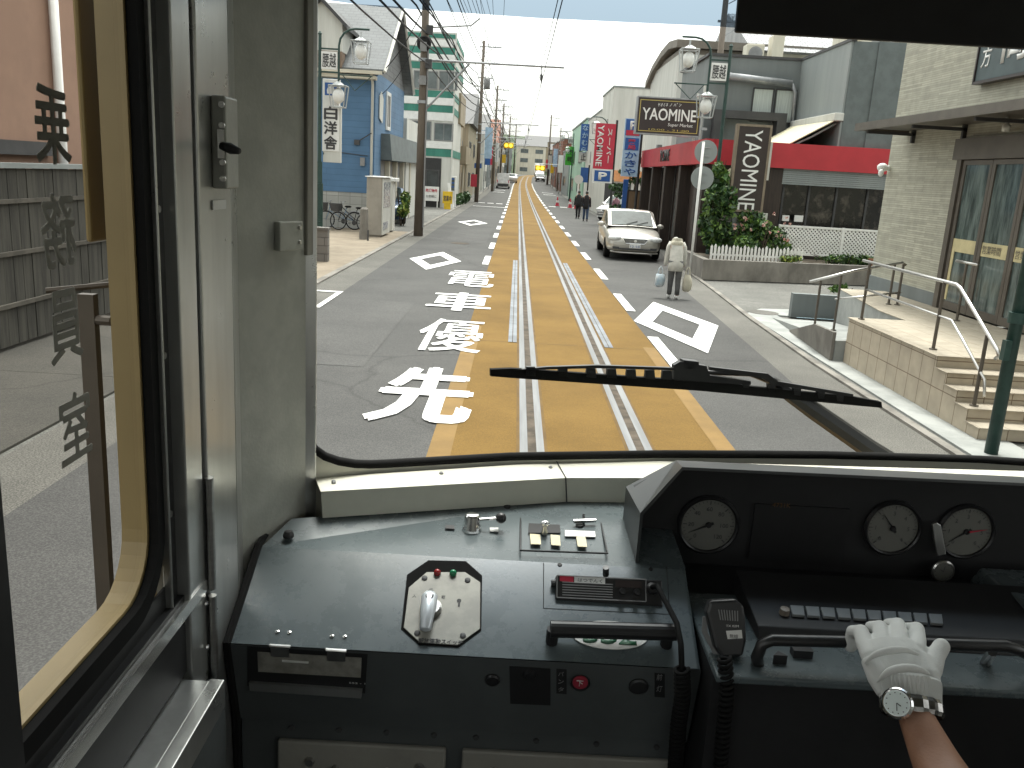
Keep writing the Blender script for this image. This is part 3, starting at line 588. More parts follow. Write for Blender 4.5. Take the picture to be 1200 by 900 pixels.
# ---- near left: vending machine, posts, bikes, plant
t = thing('vending_machine', 'beige vending machine seen from its side, scuffed white front', 'vending machine', (-5.2, 31.5, .01), 'vending machines')
a = GX(457, 247, -4.98)
x0, x1, y0, y1, zt = -5.86, -5.34, 29.9, 31.6, 2.0
mb = MB(); mb.box((x0, y0, .06), (x1, y1, zt)); mb.box((x0+.05, y0+.05, 0), (x1-.05, y1-.05, .06)); mb.build('cabinet', mat('beige_metal', (.31, .285, .245), rough=.5, var=.08), t, bevel=.02)
mb = MB(); mb.box((x1, y0+.03, .08), (x1+.05, y1-.03, zt-.02)); mb.build('door', M['offwhite'], t, bevel=.01)
mb = MB(); mb.box((x1+.05, y0+.1, 1.0), (x1+.06, y1-.1, 1.85)); mb.box((x1+.05, y0+.12, .25), (x1+.058, y1-.5, .5)); mb.build('display_window', mat('display', (.5, .5, .5), rough=.2, col2=(.12, .14, .2), scale=9, fac=(.45, .55)), t)
mb = MB(); mb.prism([(x0-.05, y0-.05, zt), (x1+.12, y0-.05, zt), (x1+.12, y1+.05, zt), (x0-.05, y1+.05, zt)], (0, 0, .03)); mb.build('top_cover', M['white'], t)
t = thing('vending_machine', 'second vending machine with white peaked lid behind the beige one', 'vending machine', (-5.5, 34.4, .01), 'vending machines')
mb = MB(); mb.box((-5.95, 32.6, .05), (-5.35, 33.3, 1.85)); mb.build('cabinet', M['offwhite'], t, bevel=.02)
mb = MB(); mb.box((-5.95, 32.5, 1.85), (-5.22, 33.4, 1.98)); mb.build('lid', M['white'], t, bevel=.02)
t = thing('concrete_post', 'short stained concrete post before the beige vending machine', 'post', (-5.75, 28.6, .01))
mb = MB(); a = GZ(441, 283, .01); mb.cyl((-5.72, 28.7, 0), (-5.72, 28.7, .98), .15, .13, 14); mb.lathe((-5.72, 28.7, .98), (0, 0, 1), [(.13, 0), (.08, .05), (0, .06)], 14); mb.build('post', M['cwall'], t, smooth=False)
mb = MB(); mb.cyl((-5.5, 28.2, 0), (-5.5, 28.2, .35), .03, n=8); mb.build('pin', M['dgrey'], t)
t = thing('block_wall', 'low grey concrete block wall below the green mesh fence', 'wall', (-5.6, 21.4, 0))
mb = MB(); mb.box((-9.5, 21.3, 0), (-5.32, 21.5, .78)); mb.box((-9.5, 21.26, .78), (-5.3, 21.54, .84)); mb.build('blocks', M['block'], t)
t = thing('mesh_fence', 'dark green wire mesh fence panel beside the lamp post', 'fence', (-6.2, 24, 0))
a = GY(388, 220, 23); b = GY(388, 308, 23)
mb = MB()
for x in (-8.6, -7.2, -5.85): mb.box((x-.03, 22.97, 0), (x+.03, 23.03, 1.85))
for z in (.25, .85, 1.82): mb.box((-8.6, 22.98, z-.02), (-5.85, 23.02, z+.02))
mb.build('frame', M['green_post'], t)
mb = MB()
for k in range(36): mb.box((-8.57+k*.075, 22.995, .25), (-8.565+k*.075, 23.0, 1.8))
for k in range(20): mb.box((-8.57, 23.0, .3+k*.075), (-5.88, 23.004, .306+k*.075))
mb.build('mesh', M['green_post'], t)
t = thing('laundry_sign', 'tall white shop sign with blue square emblem and black characters', 'sign', (-6.0, 25.3, 0))
ys = 25.3; a = GY(378, 91, ys); b = GY(399, 191, ys)
c = GY(379, 92, ys); d = GY(397, 178, ys)
mb = MB(); mb.box((a.x+.02, ys+.02, b.z), (b.x, ys+.16, b.z+1.55)); mb.build('back_panel', M['offwhite'], t, bevel=.01)
mb = MB(); mb.box((a.x, ys, d.z), (d.x, ys+.17, c.z)); bd = mb.build('panel', M['white'], t, bevel=.012)
w = d.x-a.x; H = c.z-d.z
mb = MB(); mb.box((a.x+w*.14, ys-.006, c.z-.10-w*.72), (a.x+w*.86, ys-.001, c.z-.10)); em = mb.build('emblem', M['signblue'], t)
cxx, cz = a.x+w*.52, c.z-.10-w*.38
mb = MB(); mb.prism([(cxx+dx*w, ys-.008, cz+dz*w) for dx, dz in ((-.24, -.24), (.27, -.24), (.26, -.1), (.16, .06), (.15, .2), (.02, .26), (-.1, .16), (-.2, .1), (-.26, -.04))], (0, -.004, 0)); mb.build('emblem_shape', M['white'], em)
for k, ch in enumerate('白洋舎'): text(ch, 'lettering', (a.x+w*.12, ys-.006, d.z+.06+(2-k)*.405), (1, 0, 0), (0, 0, 1), w*.76, .35, M['dgrey'], bd, fat=.012)
mb = MB(); mb.box((-6.3, ys+.02, 2.6), (a.x+.02, ys+.06, 2.66)); mb.box((-6.3, ys+.02, 4.0), (a.x, ys+.06, 4.06)); mb.build('bracket', M['green_post'], t)
# bicycles
def bicycle(name, loc, rz, label, fc, seed=0):
    t = thing(name, label, 'bicycle', (0, 0, 0), 'bicycles by the blue wall'); rr = .31
    P = lambda u, z, s=0: (u, s, z)
    for u in (0, 1.05):
        mb = MB(); ring = [(u+rr*cos(a), 0, rr+.02+rr*sin(a)) for a in [2*pi*k/28 for k in range(29)]]; mb.tube(ring, .022, 6); wh = mb.build('wheel', M['rubber'], t)
        mb = MB()
        for k in range(14):
            a = 2*pi*k/14; mb.tube([(u, .02*(-1)**k, rr+.02), (u+.3*cos(a), 0, rr+.02+.3*sin(a))], .0025, 4)
        mb.tube([(u, -.04, rr+.02), (u, .04, rr+.02)], .02, 8); mb.tube([(u+(rr-.025)*cos(a), 0, rr+.02+(rr-.025)*sin(a)) for a in [2*pi*k/28 for k in range(29)]], .01, 6); mb.build('rim', M['galv'], wh)
    mb = MB(); z0 = rr+.02
    mb.tube([P(.93, .86), P(.38, .42), P(.0, z0)], .016, 8); mb.tube([P(.9, .66), P(.4, .36)], .018, 8); mb.tube([P(.30, .78), P(.42, .36)], .016, 8); mb.tube([P(.33, .66), P(0, z0)], .01, 8); mb.tube([P(.88, .9), P(.95, .6), P(1.05, z0)], .016, 8); mb.build('frame', fc, t, smooth=True)
    mb = MB(); mb.tube([(.86, -.27, 1.02), (.9, -.1, 1.03), (.88, 0, .93), (.9, .1, 1.03), (.86, .27, 1.02)], .012, 8); mb.build('handlebar', M['galv'], t, smooth=True)
    mb = MB(); mb.tube([(.26, 0, .82), (.30, 0, .77)], .015, 8); mb.ell((.24, 0, .84), (.13, .08, .04)); mb.build('saddle', M['rubber'], t, smooth=True)
    mb = MB(); mb.hexa([(1.0, -.12, .68), (1.28, -.12, .68), (1.28, .12, .68), (1.0, .12, .68), (.97, -.17, .95), (1.34, -.17, .95), (1.34, .17, .95), (.97, .17, .95)]); mb.build('basket', M['dgrey'], t)
    mb = MB(); mb.tube([(-.02+.36*cos(a), 0, z0+.36*sin(a)) for a in (.6, 1.1, 1.6, 2.1, 2.6)], .02, 6); mb.tube([(1.05+.36*cos(a), 0, z0+.36*sin(a)) for a in (.9, 1.3, 1.8, 2.3)], .018, 6); mb.build('mudguard', M['galv'], t)
    mb = MB(); mb.tube([(.4, -.1, .3), (.4, .1, .3)], .012, 6); mb.lathe((.4, .03, .3), (0, 1, 0), [(.09, 0), (.09, .01)], 20); mb.box((.5, .1, .28), (.58, .18, .3)); mb.box((.25, -.18, .28), (.33, -.1, .3)); mb.build('pedals', M['dgrey'], t)
    t.location = loc; t.rotation_euler = (0, radians(0), rz); return t
bicycle('bicycle', (-6.75, 32.6, .012), pi+.12, 'bicycle with front basket and pale blue frame against the blue wall', mat('bike_blue', (.2, .3, .42), rough=.4))
bicycle('bicycle', (-6.25, 31.9, .012), pi-.25, 'dark bicycle half hidden behind the beige vending machine', M['black'])
def bush(name, c, rad, n, size, label, cat, mats=('leaf', 'leaf_d', 'leaf_l'), stems=4, group=None, base=None):
    z0 = base if base is not None else c[2]-rad[2]
    t = thing(name, label, cat, (c[0], c[1], z0), group); mb = MB()
    k = max(3, int(n/220)); rg = random.Random(int(c[1]*13+n))
    for i in range(k):
        q = V((rg.uniform(-.62, .62), rg.uniform(-.6, .6), rg.uniform(-.6, .62)))
        mb.leaves((c[0]+q.x*rad[0], c[1]+q.y*rad[1], c[2]+q.z*rad[2]), (rad[0]*.45, rad[1]*.5, rad[2]*.4), n//k, size, rg, tuple(range(len(mats))))
    mb.build('foliage', [M[m] for m in mats], t); mb = MB()
    for i in range(stems):
        a = rg.uniform(0, 6.28); mb.tube([(c[0]+.06*cos(a), c[1]+.06*sin(a), z0-.05), (c[0]+rad[0]*.4*cos(a), c[1]+rad[1]*.4*sin(a), c[2]), (c[0]+rad[0]*.6*cos(a), c[1]+rad[1]*.6*sin(a), c[2]+rad[2]*.6)], [.025, .015, .006], 6)
    mb.build('stem', M['bark'], t); return t
bush('potted_plant', (-5.5, 36.6, 1.0), (.45, .45, .7), 600, .1, 'yellow green strap leaved plant between vending machine and parked car', 'plant', ('leaf_y', 'leaf_l', 'leaf'), base=.0)
# ---- near left outside the side window
t = thing('salmon_building', 'salmon pink rendered building with white drainpipe seen through side window', 'building', (-7.6, 11, 0))
mb = MB(); mb.box((-13, -4, 0), (-7.0, 15, 4.7)); mb.build('wall', mat('salmon_render', (.32, .2, .145), rough=.85, var=.06, scale=1.2, bump=.15), t)
mb = MB(); a = GX(66, 60, -6.93); mb.cyl((-6.93, a.y, 0), (-6.93, a.y, 4.65), .06, n=12); mb.build('drainpipe', M['white'], t, smooth=True)
mb = MB(); mb.box((-7.0, 8, 2.25), (-6.9, 11.8, 2.42)); mb.build('band', M['dgrey'], t)
t = thing('board_fence', 'weathered grey timber board fence below the salmon pink building', 'fence', (-6.6, 9, 0))
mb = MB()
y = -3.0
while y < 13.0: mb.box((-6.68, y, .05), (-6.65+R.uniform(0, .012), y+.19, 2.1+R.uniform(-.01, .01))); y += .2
mb.build('boards', mat('weathered_timber', (.045, .043, .037), rough=.9, col2=(.08, .076, .064), scale=3, stretch=(1, 4, .3)), t)  # timber tone also darkened in place of a dim side pane
mb = MB(); mb.box((-6.72, -3, 2.1), (-6.6, 13.05, 2.16)); mb.build('cap_rail', M['grey_wall2'], t)
mb = MB()
for z in (.5, 1.1, 1.7): mb.box((-6.645, -3, z), (-6.61, 13, z+.05))
mb.build('cross_rail', mat('timber_rail', (.09, .082, .068), rough=.9, var=.2), t)

# ---- farther left
def house(name, x0, x1, y0, y1, h, label, m, roof=None, nwin=2, facing='r', rm='dgrey', cat='building', group=None, wz=None):
    z = gh((y0+y1)/2); dx = cx((y0+y1)/2); x0 += dx; x1 += dx
    t = thing(name, label, cat, ((x0+x1)/2, y0, z), group)
    MB().box((x0, y0, z-.3), (x1, y1, z+h)).build('wall', M[m], t)
    if roof == 'gable':
        xm = (x0+x1)/2; mb = MB(); mb.prism([(x0-.3, y0-.3, z+h), (x1+.3, y0-.3, z+h), (xm, y0-.3, z+h+(x1-x0)*.32)], (0, y1-y0+.6, 0)); mb.build('roof', M[rm], t)
    elif roof == 'side':
        ym = (y0+y1)/2; mb = MB(); mb.prism([(x0-.4, y0-.4, z+h), (x0-.4, y1+.4, z+h), (x0-.4, ym, z+h+(y1-y0)*.22)], (x1-x0+.8, 0, 0)); mb.build('roof', M[rm], t)
    else:
        mb = MB(); mb.box((x0-.08, y0-.08, z+h), (x1+.08, y1+.08, z+h+.14)); mb.build('parapet', M['grey_wall2'], t)
    s = 1 if facing == 'r' else -1; xf = x1 if s > 0 else x0
    for fl in range(int(h//2.7)):
        zc = z+1.0+fl*2.7
        for k in range(nwin):
            u = y0+(y1-y0)*(k+.3)/nwin; win(t, (u, zc), (u+(y1-y0)*.38/nwin, zc+1.15), x=xf, out=s, mf='grey', m='dglass')
            if k < 2: v = x0+(x1-x0)*(.15+.5*k); win(t, (v, zc), (v+(x1-x0)*.25, zc+1.1), y=y0, mf='grey', m='mglass')
    return t
t = house('tan_building', -9.5, -5.55, 66.5, 74, 7.3, 'tan building with projecting box balconies past the green bands', 'tanwall', None, 1)
mb = MB(); mb.box((-5.55, 66.8, 2.9), (-4.75, 73, 4.2)); mb.box((-5.55, 62.5, 5.6), (-5.0, 68.0, 7.6)); mb.build('balcony', M['tanwall'], t)
mb = MB(); mb.tube([(-5.05, 69, .1), (-5.05, 69, 2.9)], .06, 6); mb.tube([(-5.05, 72, .1), (-5.05, 72, 2.9)], .06, 6); mb.build('post', M['cream'], t)
t = house('tiled_house', -10.5, -5.3, 78, 92, 6.3, 'tan stone house with wide overhanging roof past the tan balconies', 'tanwall', 'side', 2)
t = house('pale_house', -10, -5.2, 94, 103, 5.5, 'cream fronted house behind the pole with the tall pale blue sign', 'cream', None, 2)
house('shop_house', -10, -5.0, 106, 118, 6.4, 'white shop house beside the grey white van', 'offwhite', 'side', 2)
house('shop_house', -10, -4.9, 121, 134, 7.2, 'grey flat roofed shop house beyond the grey white van', 'grey_wall2', None, 2)
house('shop_house', -10, -4.6, 138, 156, 6.0, 'tan house with brown roof behind the yellow sign', 'tanwall', 'side', 2, rm='brick_red')
house('shop_house', -10, -4.2, 160, 182, 5.6, 'low white gabled house just before the bend', 'offwhite', 'gable', 2)
house('shop_house', -11, -3.6, 186, 210, 6.4, 'farthest grey gabled house across from the grey shop', 'grey_wall2', 'gable', 2)
t = thing('banner_sign', 'tall narrow pale blue sign high on a pole past the stone house', 'sign', (-3.75, 76, gh(76)))
a = GY(569, 149, 76); b = GY(576, 186, 76); mb = MB(); mb.box((a.x, 75.95, b.z), (b.x, 76.1, a.z)); mb.box((a.x-.5, 76, a.z-.3), (a.x, 76.05, a.z-.25)); mb.box((a.x-.5, 76, b.z+.3), (a.x, 76.05, b.z+.35)); bd = mb.build('panel', M['blue_sign2'], t)
text('クリニック', 'lettering', (b.x-.06, 75.93, a.z-.15), (0, 0, -1), (1, 0, 0), a.z-b.z-.3, b.x-a.x-.12, M['white'], bd)
mb = MB(); mb.tube([(a.x-.4, 76.02, gh(76)), (a.x-.4, 76.02, a.z)], .05, 8); mb.build('post', M['galv'], t)
t = thing('red_notice', 'small red panel on a post beside the second utility pole', 'sign', (-4.35, 70, gh(70)))
a = GY(552, 204, 70); b = GY(558.5, 219, 70); mb = MB(); mb.box((a.x, 69.97, b.z), (b.x, 70.03, a.z)); bd = mb.build('panel', M['signred'], t); mb = MB(); mb.box((a.x+.2, 69.99, gh(70)), (a.x+.26, 70.02, b.z)); mb.build('post', M['white'], t)
t = thing('blue_notice', 'small blue sign over a white board on a pavement post', 'sign', (-3.9, 73, gh(73)))
a = GY(556, 191, 73); b = GY(563.5, 216, 73); mb = MB(); mb.box((a.x, 72.97, a.z-.4), (b.x, 73.03, a.z)); mb.build('panel', M['signblue'], t); mb = MB(); mb.box((a.x+.15, 72.98, b.z), (b.x-.1, 73.02, a.z-.42)); mb.build('board', M['white'], t); mb = MB(); mb.tube([(a.x+.3, 73.05, gh(73)), (a.x+.3, 73.05, a.z)], .03, 6); mb.build('post', M['galv'], t)
t = thing('hedge_plants', 'low dark green shrubs on the pavement by the red panel', 'plants', (-5.0, 68, gh(68)))
mb = MB()
for k in range(6): mb.leaves((-5.0+R.uniform(-.2, .2), 62+k*2.2, gh(66)+.35), (.4, .9, .45), 90, .16, R, (0, 1))
mb.build('foliage', [M['leaf'], M['leaf_d']], t)
def beacon(px, py, y, label):
    p = GY(px, py, y); t = thing('beacon_light', label, 'signal light', (p.x, y, p.z)); mb = MB()
    mb.box((p.x-.62, y, p.z-.33), (p.x+.62, y+.25, p.z+.33)); mb.build('housing', M['yellow'], t, bevel=.08)
    for s in (-.27, .27): MB().lathe((p.x+s, y, p.z), (0, -1, 0), [(.2, 0), (.2, .03), (.1, .06)], 16).build('lamp', M['beacon'], t)
    xp = (-3.6 if p.x < 0 else 4.3)+cx(y); mb = MB(); mb.tube([(xp, y+.15, gh(y)), (xp, y+.15, p.z+.5), (p.x, y+.15, p.z+.5), (p.x, y+.15, p.z+.3)], .05, 8); mb.build('arm', M['galv'], t)
beacon(596, 170.5, 110, 'amber twin road beacon hanging high above the parked grey van')
beacon(633, 197, 108, 'amber twin road beacon hanging low near the bright green sign')
# ================================================================== RIGHT SIDE OF THE STREET
# ---- beige stone clad building with glass doors
t = thing('stone_building', 'beige stone clad building with glass doors and steel canopy', 'building', (6.2, 10, .6))
XB, YB = 6.2, 16.85
mb = MB(); d0, d1 = 10.4, 14.05    # door opening along y
mb.quad((XB, d1, 0), (XB, YB, 0), (XB, YB, 8), (XB, d1, 8)); mb.quad((XB, 2, 3.05), (XB, d1, 3.05), (XB, d1, 8), (XB, 2, 8)); mb.quad((XB, 2, 0), (XB, d0, 0), (XB, d0, 3.05), (XB, 2, 3.05)); mb.quad((XB, 2, 8), (13, 2, 8), (13, YB, 8), (XB, YB, 8)); mb.quad((13, 2, 0), (13, YB, 0), (13, YB, 8), (13, 2, 8))
mb.build('side_wall', M['stone'], t)
mb = MB(); mb.quad((XB, YB, 0), (13, YB, 0), (13, YB, 8), (XB, YB, 8)); mb.quad((XB, 2, 0), (13, 2, 0), (13, 2, 8), (XB, 2, 8)); mb.build('end_wall', M['stone_x'], t)
mb = MB(); mb.box((XB-.03, d1, 0), (XB+.01, YB+.02, .86)); mb.build('plinth', M['grey_wall'], t)
mb = MB(); mb.box((XB+.02, d0, .66), (XB+.03, d1, 3.05)); mb.build('interior', M['dgrey'], t)
mb = MB(); mb.box((XB-.08, d1-.12, .66), (XB+.1, d1+.02, 3.0)); mb.box((XB-.08, d0, .66), (XB+.1, d0+.1, 3.0)); mb.box((XB-.10, d0-.1, 2.98), (XB+.1, d1+.14, 3.30))
dr = mb.build('door_frame', M['bronze'], t)
y = d1-.14
for k in range(4):
    yb = y-.86; dt = MB()
    dt.box((XB-.05, y-.09, .68), (XB+.0, y, 2.97)); dt.box((XB-.05, yb, .68), (XB+.0, yb+.07, 2.97)); dt.box((XB-.05, yb+.07, 2.9), (XB+.0, y-.09, 2.97)); dt.box((XB-.05, yb+.07, .68), (XB, y-.09, .8))
    ds = dt.build('glass_door', M['bronze'], t)
    MB().box((XB-.03, yb+.07, .8), (XB-.02, y-.09, 2.9)).build('pane', mat('door_glass', (.035, .05, .048), rough=.08, col2=(.15, .19, .18), scale=1.3, stretch=(1, 5, .8)), ds)  # pale areas in the colour stand in for reflections on the glass
    mb = MB(); mb.box((XB-.04, yb+.07, 1.58), (XB-.031, y-.09, 1.78))
    if k == 0: mb.box((XB-.04, y-.17, .82), (XB-.031, y-.09, 1.58))
    sg = mb.build('notice_strip', mat('cream_strip', (.55, .48, .27), rough=.5), ds)
    if k in (1, 2): text('営業時間', 'lettering', (XB-.043, y-.12, 1.62), (0, -1, 0), (0, 0, 1), .5, .12, M['bronze'], ds, depth=.001)
    MB().box((XB-.028, yb+.1, 1.95), (XB-.018, y-.12, 2.82)).build('curtain', M['curtain'], ds)
    y = yb-.01
mb = MB(); a = GX(1045, 157, 5.3); mb.box((5.28, 9.5, 3.52), (XB+.02, 16.2, 3.56)); mb.box((5.25, 9.5, 3.47), (5.32, 16.25, 3.6)); mb.box((5.3, 16.16, 3.48), (XB, 16.24, 3.59)); mb.build('canopy', M['bronze'], t)
mb = MB()
for yy in (15.9, 14.1, 12.2, 10.2): mb.box((5.35, yy-.03, 3.42), (XB, yy+.03, 3.47)); mb.box((XB-.06, yy-.03, 3.3), (XB, yy+.03, 3.52))
mb.build('bracket', M['dgrey'], t)
mb = MB(); mb.lathe((XB-.02, YB-.12, 2.88), (-1, 0, -.2), [(.05, 0), (.05, .05), (.03, .07)], 12); mb.ell((XB-.16, YB-.15, 2.88), (.1, .08, .08)); mb.ell((XB-.2, YB-.22, 2.78), (.05, .05, .07)); mb.build('security_light', M['white'], t, smooth=True)
mb = MB(); mb.lathe((5.9, 12.4, 3.5), (0, 0, -1), [(.03, 0), (.03, .08), (.06, .1), (.05, .18)], 12); mb.build('downlight', M['offwhite'], t, smooth=True)
sa = GX(1143, 98, 6.1); mb = MB(); mb.box((6.08, 9.8, 4.12), (6.18, sa.y, 5.3)); sb = mb.build('name_board', mat('board_teal', (.05, .075, .08), rough=.5), t, bevel=.01)
mb = MB(); mb.box((6.06, 9.78, 4.08), (6.19, sa.y+.03, 4.12)); mb.box((6.06, sa.y, 4.1), (6.19, sa.y+.03, 5.32)); mb.build('board_frame', M['brown'], sb)
text('味\n方', 'lettering', (6.077, sa.y-.12, 4.3), (0, -1, 0), (0, 0, 1), .26, .62, M['white'], sb, bold=.012)
text('商人', 'lettering', (6.077, sa.y-.62, 4.3), (0, -1, 0), (0, 0, 1), 1.5, .75, M['white'], sb, bold=.02)

# ---- tiled entrance platform, steps
t = thing('entrance_platform', 'sand coloured tiled entrance platform with steps before the glass doors', 'steps', (4.08, 9, 0))
ZP = .655
mb = MB(); mb.box((4.08, 9.55, 0), (XB-.04, 12.22, ZP-.012)); mb.build('platform', M['tile_y'], t)
mb = MB(); mb.box((4.06, 9.53, ZP-.012), (XB-.04, 12.24, ZP)); mb.prism([(4.9, 12.24, ZP-.012), (XB-.04, 12.24, ZP-.012), (XB-.04, 16.0, ZP-.012), (5.3, 16.0, ZP-.012), (4.9, 13.2, ZP-.012)], (0, 0, .011)); mb.build('floor_tiles', M['tile_top'], t)
mb = MB(); mb.prism([(4.92, 12.23, 0), (XB-.04, 12.23, 0), (XB-.04, 16.0, 0), (5.3, 16.0, 0), (4.92, 13.2, 0)], (0, 0, ZP-.013)); mb.build('ramp_base', M['pale'], t)
for k in range(4):
    zt = ZP*(4-k)/5; y1 = 9.55-.27*k
    mb = MB(); mb.box((4.08, y1-.27, 0), (XB-.04, y1-.001, zt-.011)); s = mb.build('step', M['tile_x'], t)
    mb = MB(); mb.box((4.06, y1-.29, zt-.011), (XB-.04, y1-.001, zt)); mb.build('tread', M['tile_top'], s)
mb = MB(); pf = [(9.549, 0), (9.549, ZP-.012)]
for k in range(4): zt = ZP*(4-k)/5; y1 = 9.55-.27*k; pf += [(y1-.001, zt-.012), (y1-.27, zt-.012)]
pf.append((9.55-.27*4, 0)); mb.prism([(4.079, a, b) for a, b in pf], (-.004, 0, 0)); mb.build('step_side', M['tile_y'], t)
t = thing('ramp', 'pale concrete ramp with low grey side wall behind the tiled platform', 'ramp', (4.5, 14, 0))
mb = MB(); mb.hexa([(3.95, 12.26, 0), (4.88, 12.26, 0), (5.26, 16.0, 0), (4.2, 16.2, 0), (3.95, 12.26, .30), (4.88, 12.26, .36), (5.26, 16.0, .02), (4.2, 16.2, .01)]); mb.build('slab', M['pale'], t)
mb = MB(); mb.prism([(3.90, 12.28, 0), (3.90, 12.28, .42), (3.90, 13.1, .40), (4.06, 14.7, .03), (4.06, 14.7, 0)], (.048, 0, 0)); mb.build('side_kerb', M['cwall'], t)
a = GY(928, 350, 16.5); b = GY(1005, 356, 16.5)
mb = MB(); mb.box((4.62, 16.45, 0), (6.15, 16.6, .46)); mb.build('end_wall', M['grey_wall'], t)
mb = MB(); mb.box((4.7, 16.3, .02), (5.9, 16.36, .025)); mb.build('blue_strip', mat('pale_blue_paint', (.4, .55, .62)), t)

# ---- handrails
def rail(name, label, top, mids, posts, r=.021):
    t = thing(name, label, 'handrail', posts[0][0], 'stainless handrails')
    MB().tube(top, r, 10).build('top_rail', M['steel'], t, smooth=True)
    for m_ in mids: MB().tube(m_, r*.75, 10).build('mid_rail', M['steel'], t, smooth=True)
    for a, b in posts:
        mb = MB(); mb.cyl(a, b, r*.95, n=10); mb.lathe(a, (0, 0, 1), [(r*2.2, 0), (r*2.2, .012), (r, .016)], 12); mb.build('post', M['bronze'], t)
xr = 4.2
T = lambda px, py: tuple(GX(px, py, xr))
rail('handrail', 'stainless handrail along the platform edge sloping down over the steps',
     [(4.2, 12.34, 1.46), (4.2, 9.65, 1.45), (4.2, 9.55, 1.42), (4.2, 8.62, .91), (4.2, 8.58, .86), (4.2, 8.63, .82)],
     [[(4.2, 12.12, 1.08), (4.2, 9.62, 1.05), (4.2, 8.75, .57), (4.2, 8.7, .4)]],
     [((4.2, 12.1, ZP), (4.2, 12.1, 1.44)), ((4.2, 9.93, ZP), (4.2, 9.93, 1.44)), ((4.2, 8.86, .26), (4.2, 8.86, 1.02))])
y2 = 14.0
rail('handrail', 'lower stainless handrail along the pale ramp behind the platform',
     [(3.95, y2-.3, .98), (4.75, y2, 1.17), (5.5, 14.0, 1.34), (5.56, 14.0, 1.30)],
     [[(4.5, y2, .69), (5.55, y2, .86)]],
     [((4.16, y2-.2, .15), (4.16, y2-.2, 1.0)), ((4.55, y2, .18), (4.55, y2, 1.1)), ((5.38, y2, ZP), (5.38, y2, 1.3)), ((5.52, y2, ZP), (5.52, y2, 1.32))])
rail('handrail', 'dark stub handrail beside the glass doors on the platform',
     [(5.75, 12.8, 1.5), (5.75, 12.2, 1.5)], [], [((5.75, 12.5, ZP), (5.75, 12.5, 1.5))])

# ---- planter, fences and shrubs
t = thing('planter_wall', 'long low stained concrete planter wall in front of the store', 'wall', (4.1, 22.5, 0))
mb = MB(); mb.prism([(4.12, 25.2, 0), (4.12, 22.35, 0), (5.5, 22.6, 0), (10.5, 23.6, 0), (10.5, 23.8, 0), (5.5, 22.8, 0), (4.3, 22.55, 0), (4.3, 25.2, 0)], (0, 0, .52)); mb.build('wall', M['cwall'], t)
mb = MB(); mb.prism([(4.3, 25.2, 0), (4.3, 22.55, 0), (5.5, 22.8, 0), (10.5, 23.8, 0), (10.5, 25.2, 0)], (0, 0, .46)); mb.build('soil', M['earth'], t)
t = thing('picket_fence', 'small white picket fence in the planter below the roses', 'fence', (5.3, 22.9, .46))
mb = MB()
for k in range(26):
    x = 4.4+k*.1; yy = 22.78+(x-4.4)*.16; h = .46+.42+.03*sin(k*2.2)
    mb.prism([(x-.03, yy, .44), (x+.03, yy, .44), (x+.03, yy, h-.05), (x, yy, h), (x-.03, yy, h-.05)], (0, .02, 0))
mb.build('pickets', M['white'], t)
mb = MB(); mb.hexa([(4.4, 22.8, .6), (6.95, 23.2, .6), (6.95, 23.22, .6), (4.4, 22.82, .6), (4.4, 22.8, .65), (6.95, 23.2, .65), (6.95, 23.22, .65), (4.4, 22.82, .65)]); mb.build('rail', M['white'], t)
t = thing('lattice_fence', 'white diamond lattice fence panels in front of the store window', 'fence', (8, 24.1, .46))
YL = 24.1; a = GY(888, 262, YL); b = GY(1032, 272, YL); zb = .66; zt = 1.42
mb = MB(); xa, xb = 6.5, 10.0
xs = [xa, (xa+xb)/2, xb]
for x in xs: mb.box((x-.03, YL-.03, .45), (x+.03, YL+.03, zt+.03))
mb.box((xa, YL-.025, zt-.03), (xb, YL+.025, zt+.02)); mb.box((xa, YL-.025, zb-.02), (xb, YL+.025, zb+.03)); mb.build('frame', M['white'], t)
mb = MB(); H = zt-zb; st = .105
k = -8
x = xa-H
while x < xb:
    for s in (1, -1):
        p0, p1 = (x, zb), (x+H, zt)
        if s < 0: p0, p1 = (x, zt), (x+H, zb)
        # clip to panel
        u0 = max(0, (xa-p0[0])/H); u1 = min(1, (xb-p0[0])/H)
        if u1 > u0:
            q = lambda u: V((p0[0]+H*u, YL+.006*s, p0[1]+(p1[1]-p0[1])*u)); A, B = q(u0), q(u1); w = V((s*-.7, 0, .7))*.019
            mb.hexa([A-w, B-w, B-w+V((0, .006, 0)), A-w+V((0, .006, 0)), A+w, B+w, B+w+V((0, .006, 0)), A+w+V((0, .006, 0))])
    x += st
mb.build('lattice', M['white'], t)
bush('shrub', (4.75, 24.1, 1.55), (.6, .55, 1.15), 2600, .085, 'tall dark green shrub around the lamp post base', 'shrub', ('leaf', 'leaf_d', 'leaf_d', 'leaf_l'), base=.46)
bush('shrub', (4.72, 24.3, 2.75), (.25, .3, .5), 420, .075, 'thin leafy shoots climbing up the green lamp post', 'shrub', ('leaf', 'leaf_l'), base=1.2)
bush('rose_bush', (5.9, 23.75, 1.18), (.9, .45, .62), 2000, .07, 'rose bush with pink blossoms below the vertical brown sign', 'shrub', ('leaf', 'leaf_d', 'leaf_l'), base=.46)
mb = MB()
rs = [o for o in COL.objects if o.name.startswith('rose_bush')][0]
for k in range(20):
    a, b = R.uniform(0, 6.28), R.uniform(-.6, 1); mb.leaves((5.9+.85*cos(a)*R.uniform(.3, 1.0), 23.7-.45*abs(sin(a)), 1.3+.5*b), (.045, .045, .04), 10, .032, R, (0, 1, 1))
mb.build('blossom', [M['pink'], M['rose2']], rs)
bush('shrub', (5.15, 23.3, .85), (.5, .3, .4), 800, .06, 'low light green shrub behind the white pickets', 'shrub', ('leaf', 'leaf_l'), base=.46)
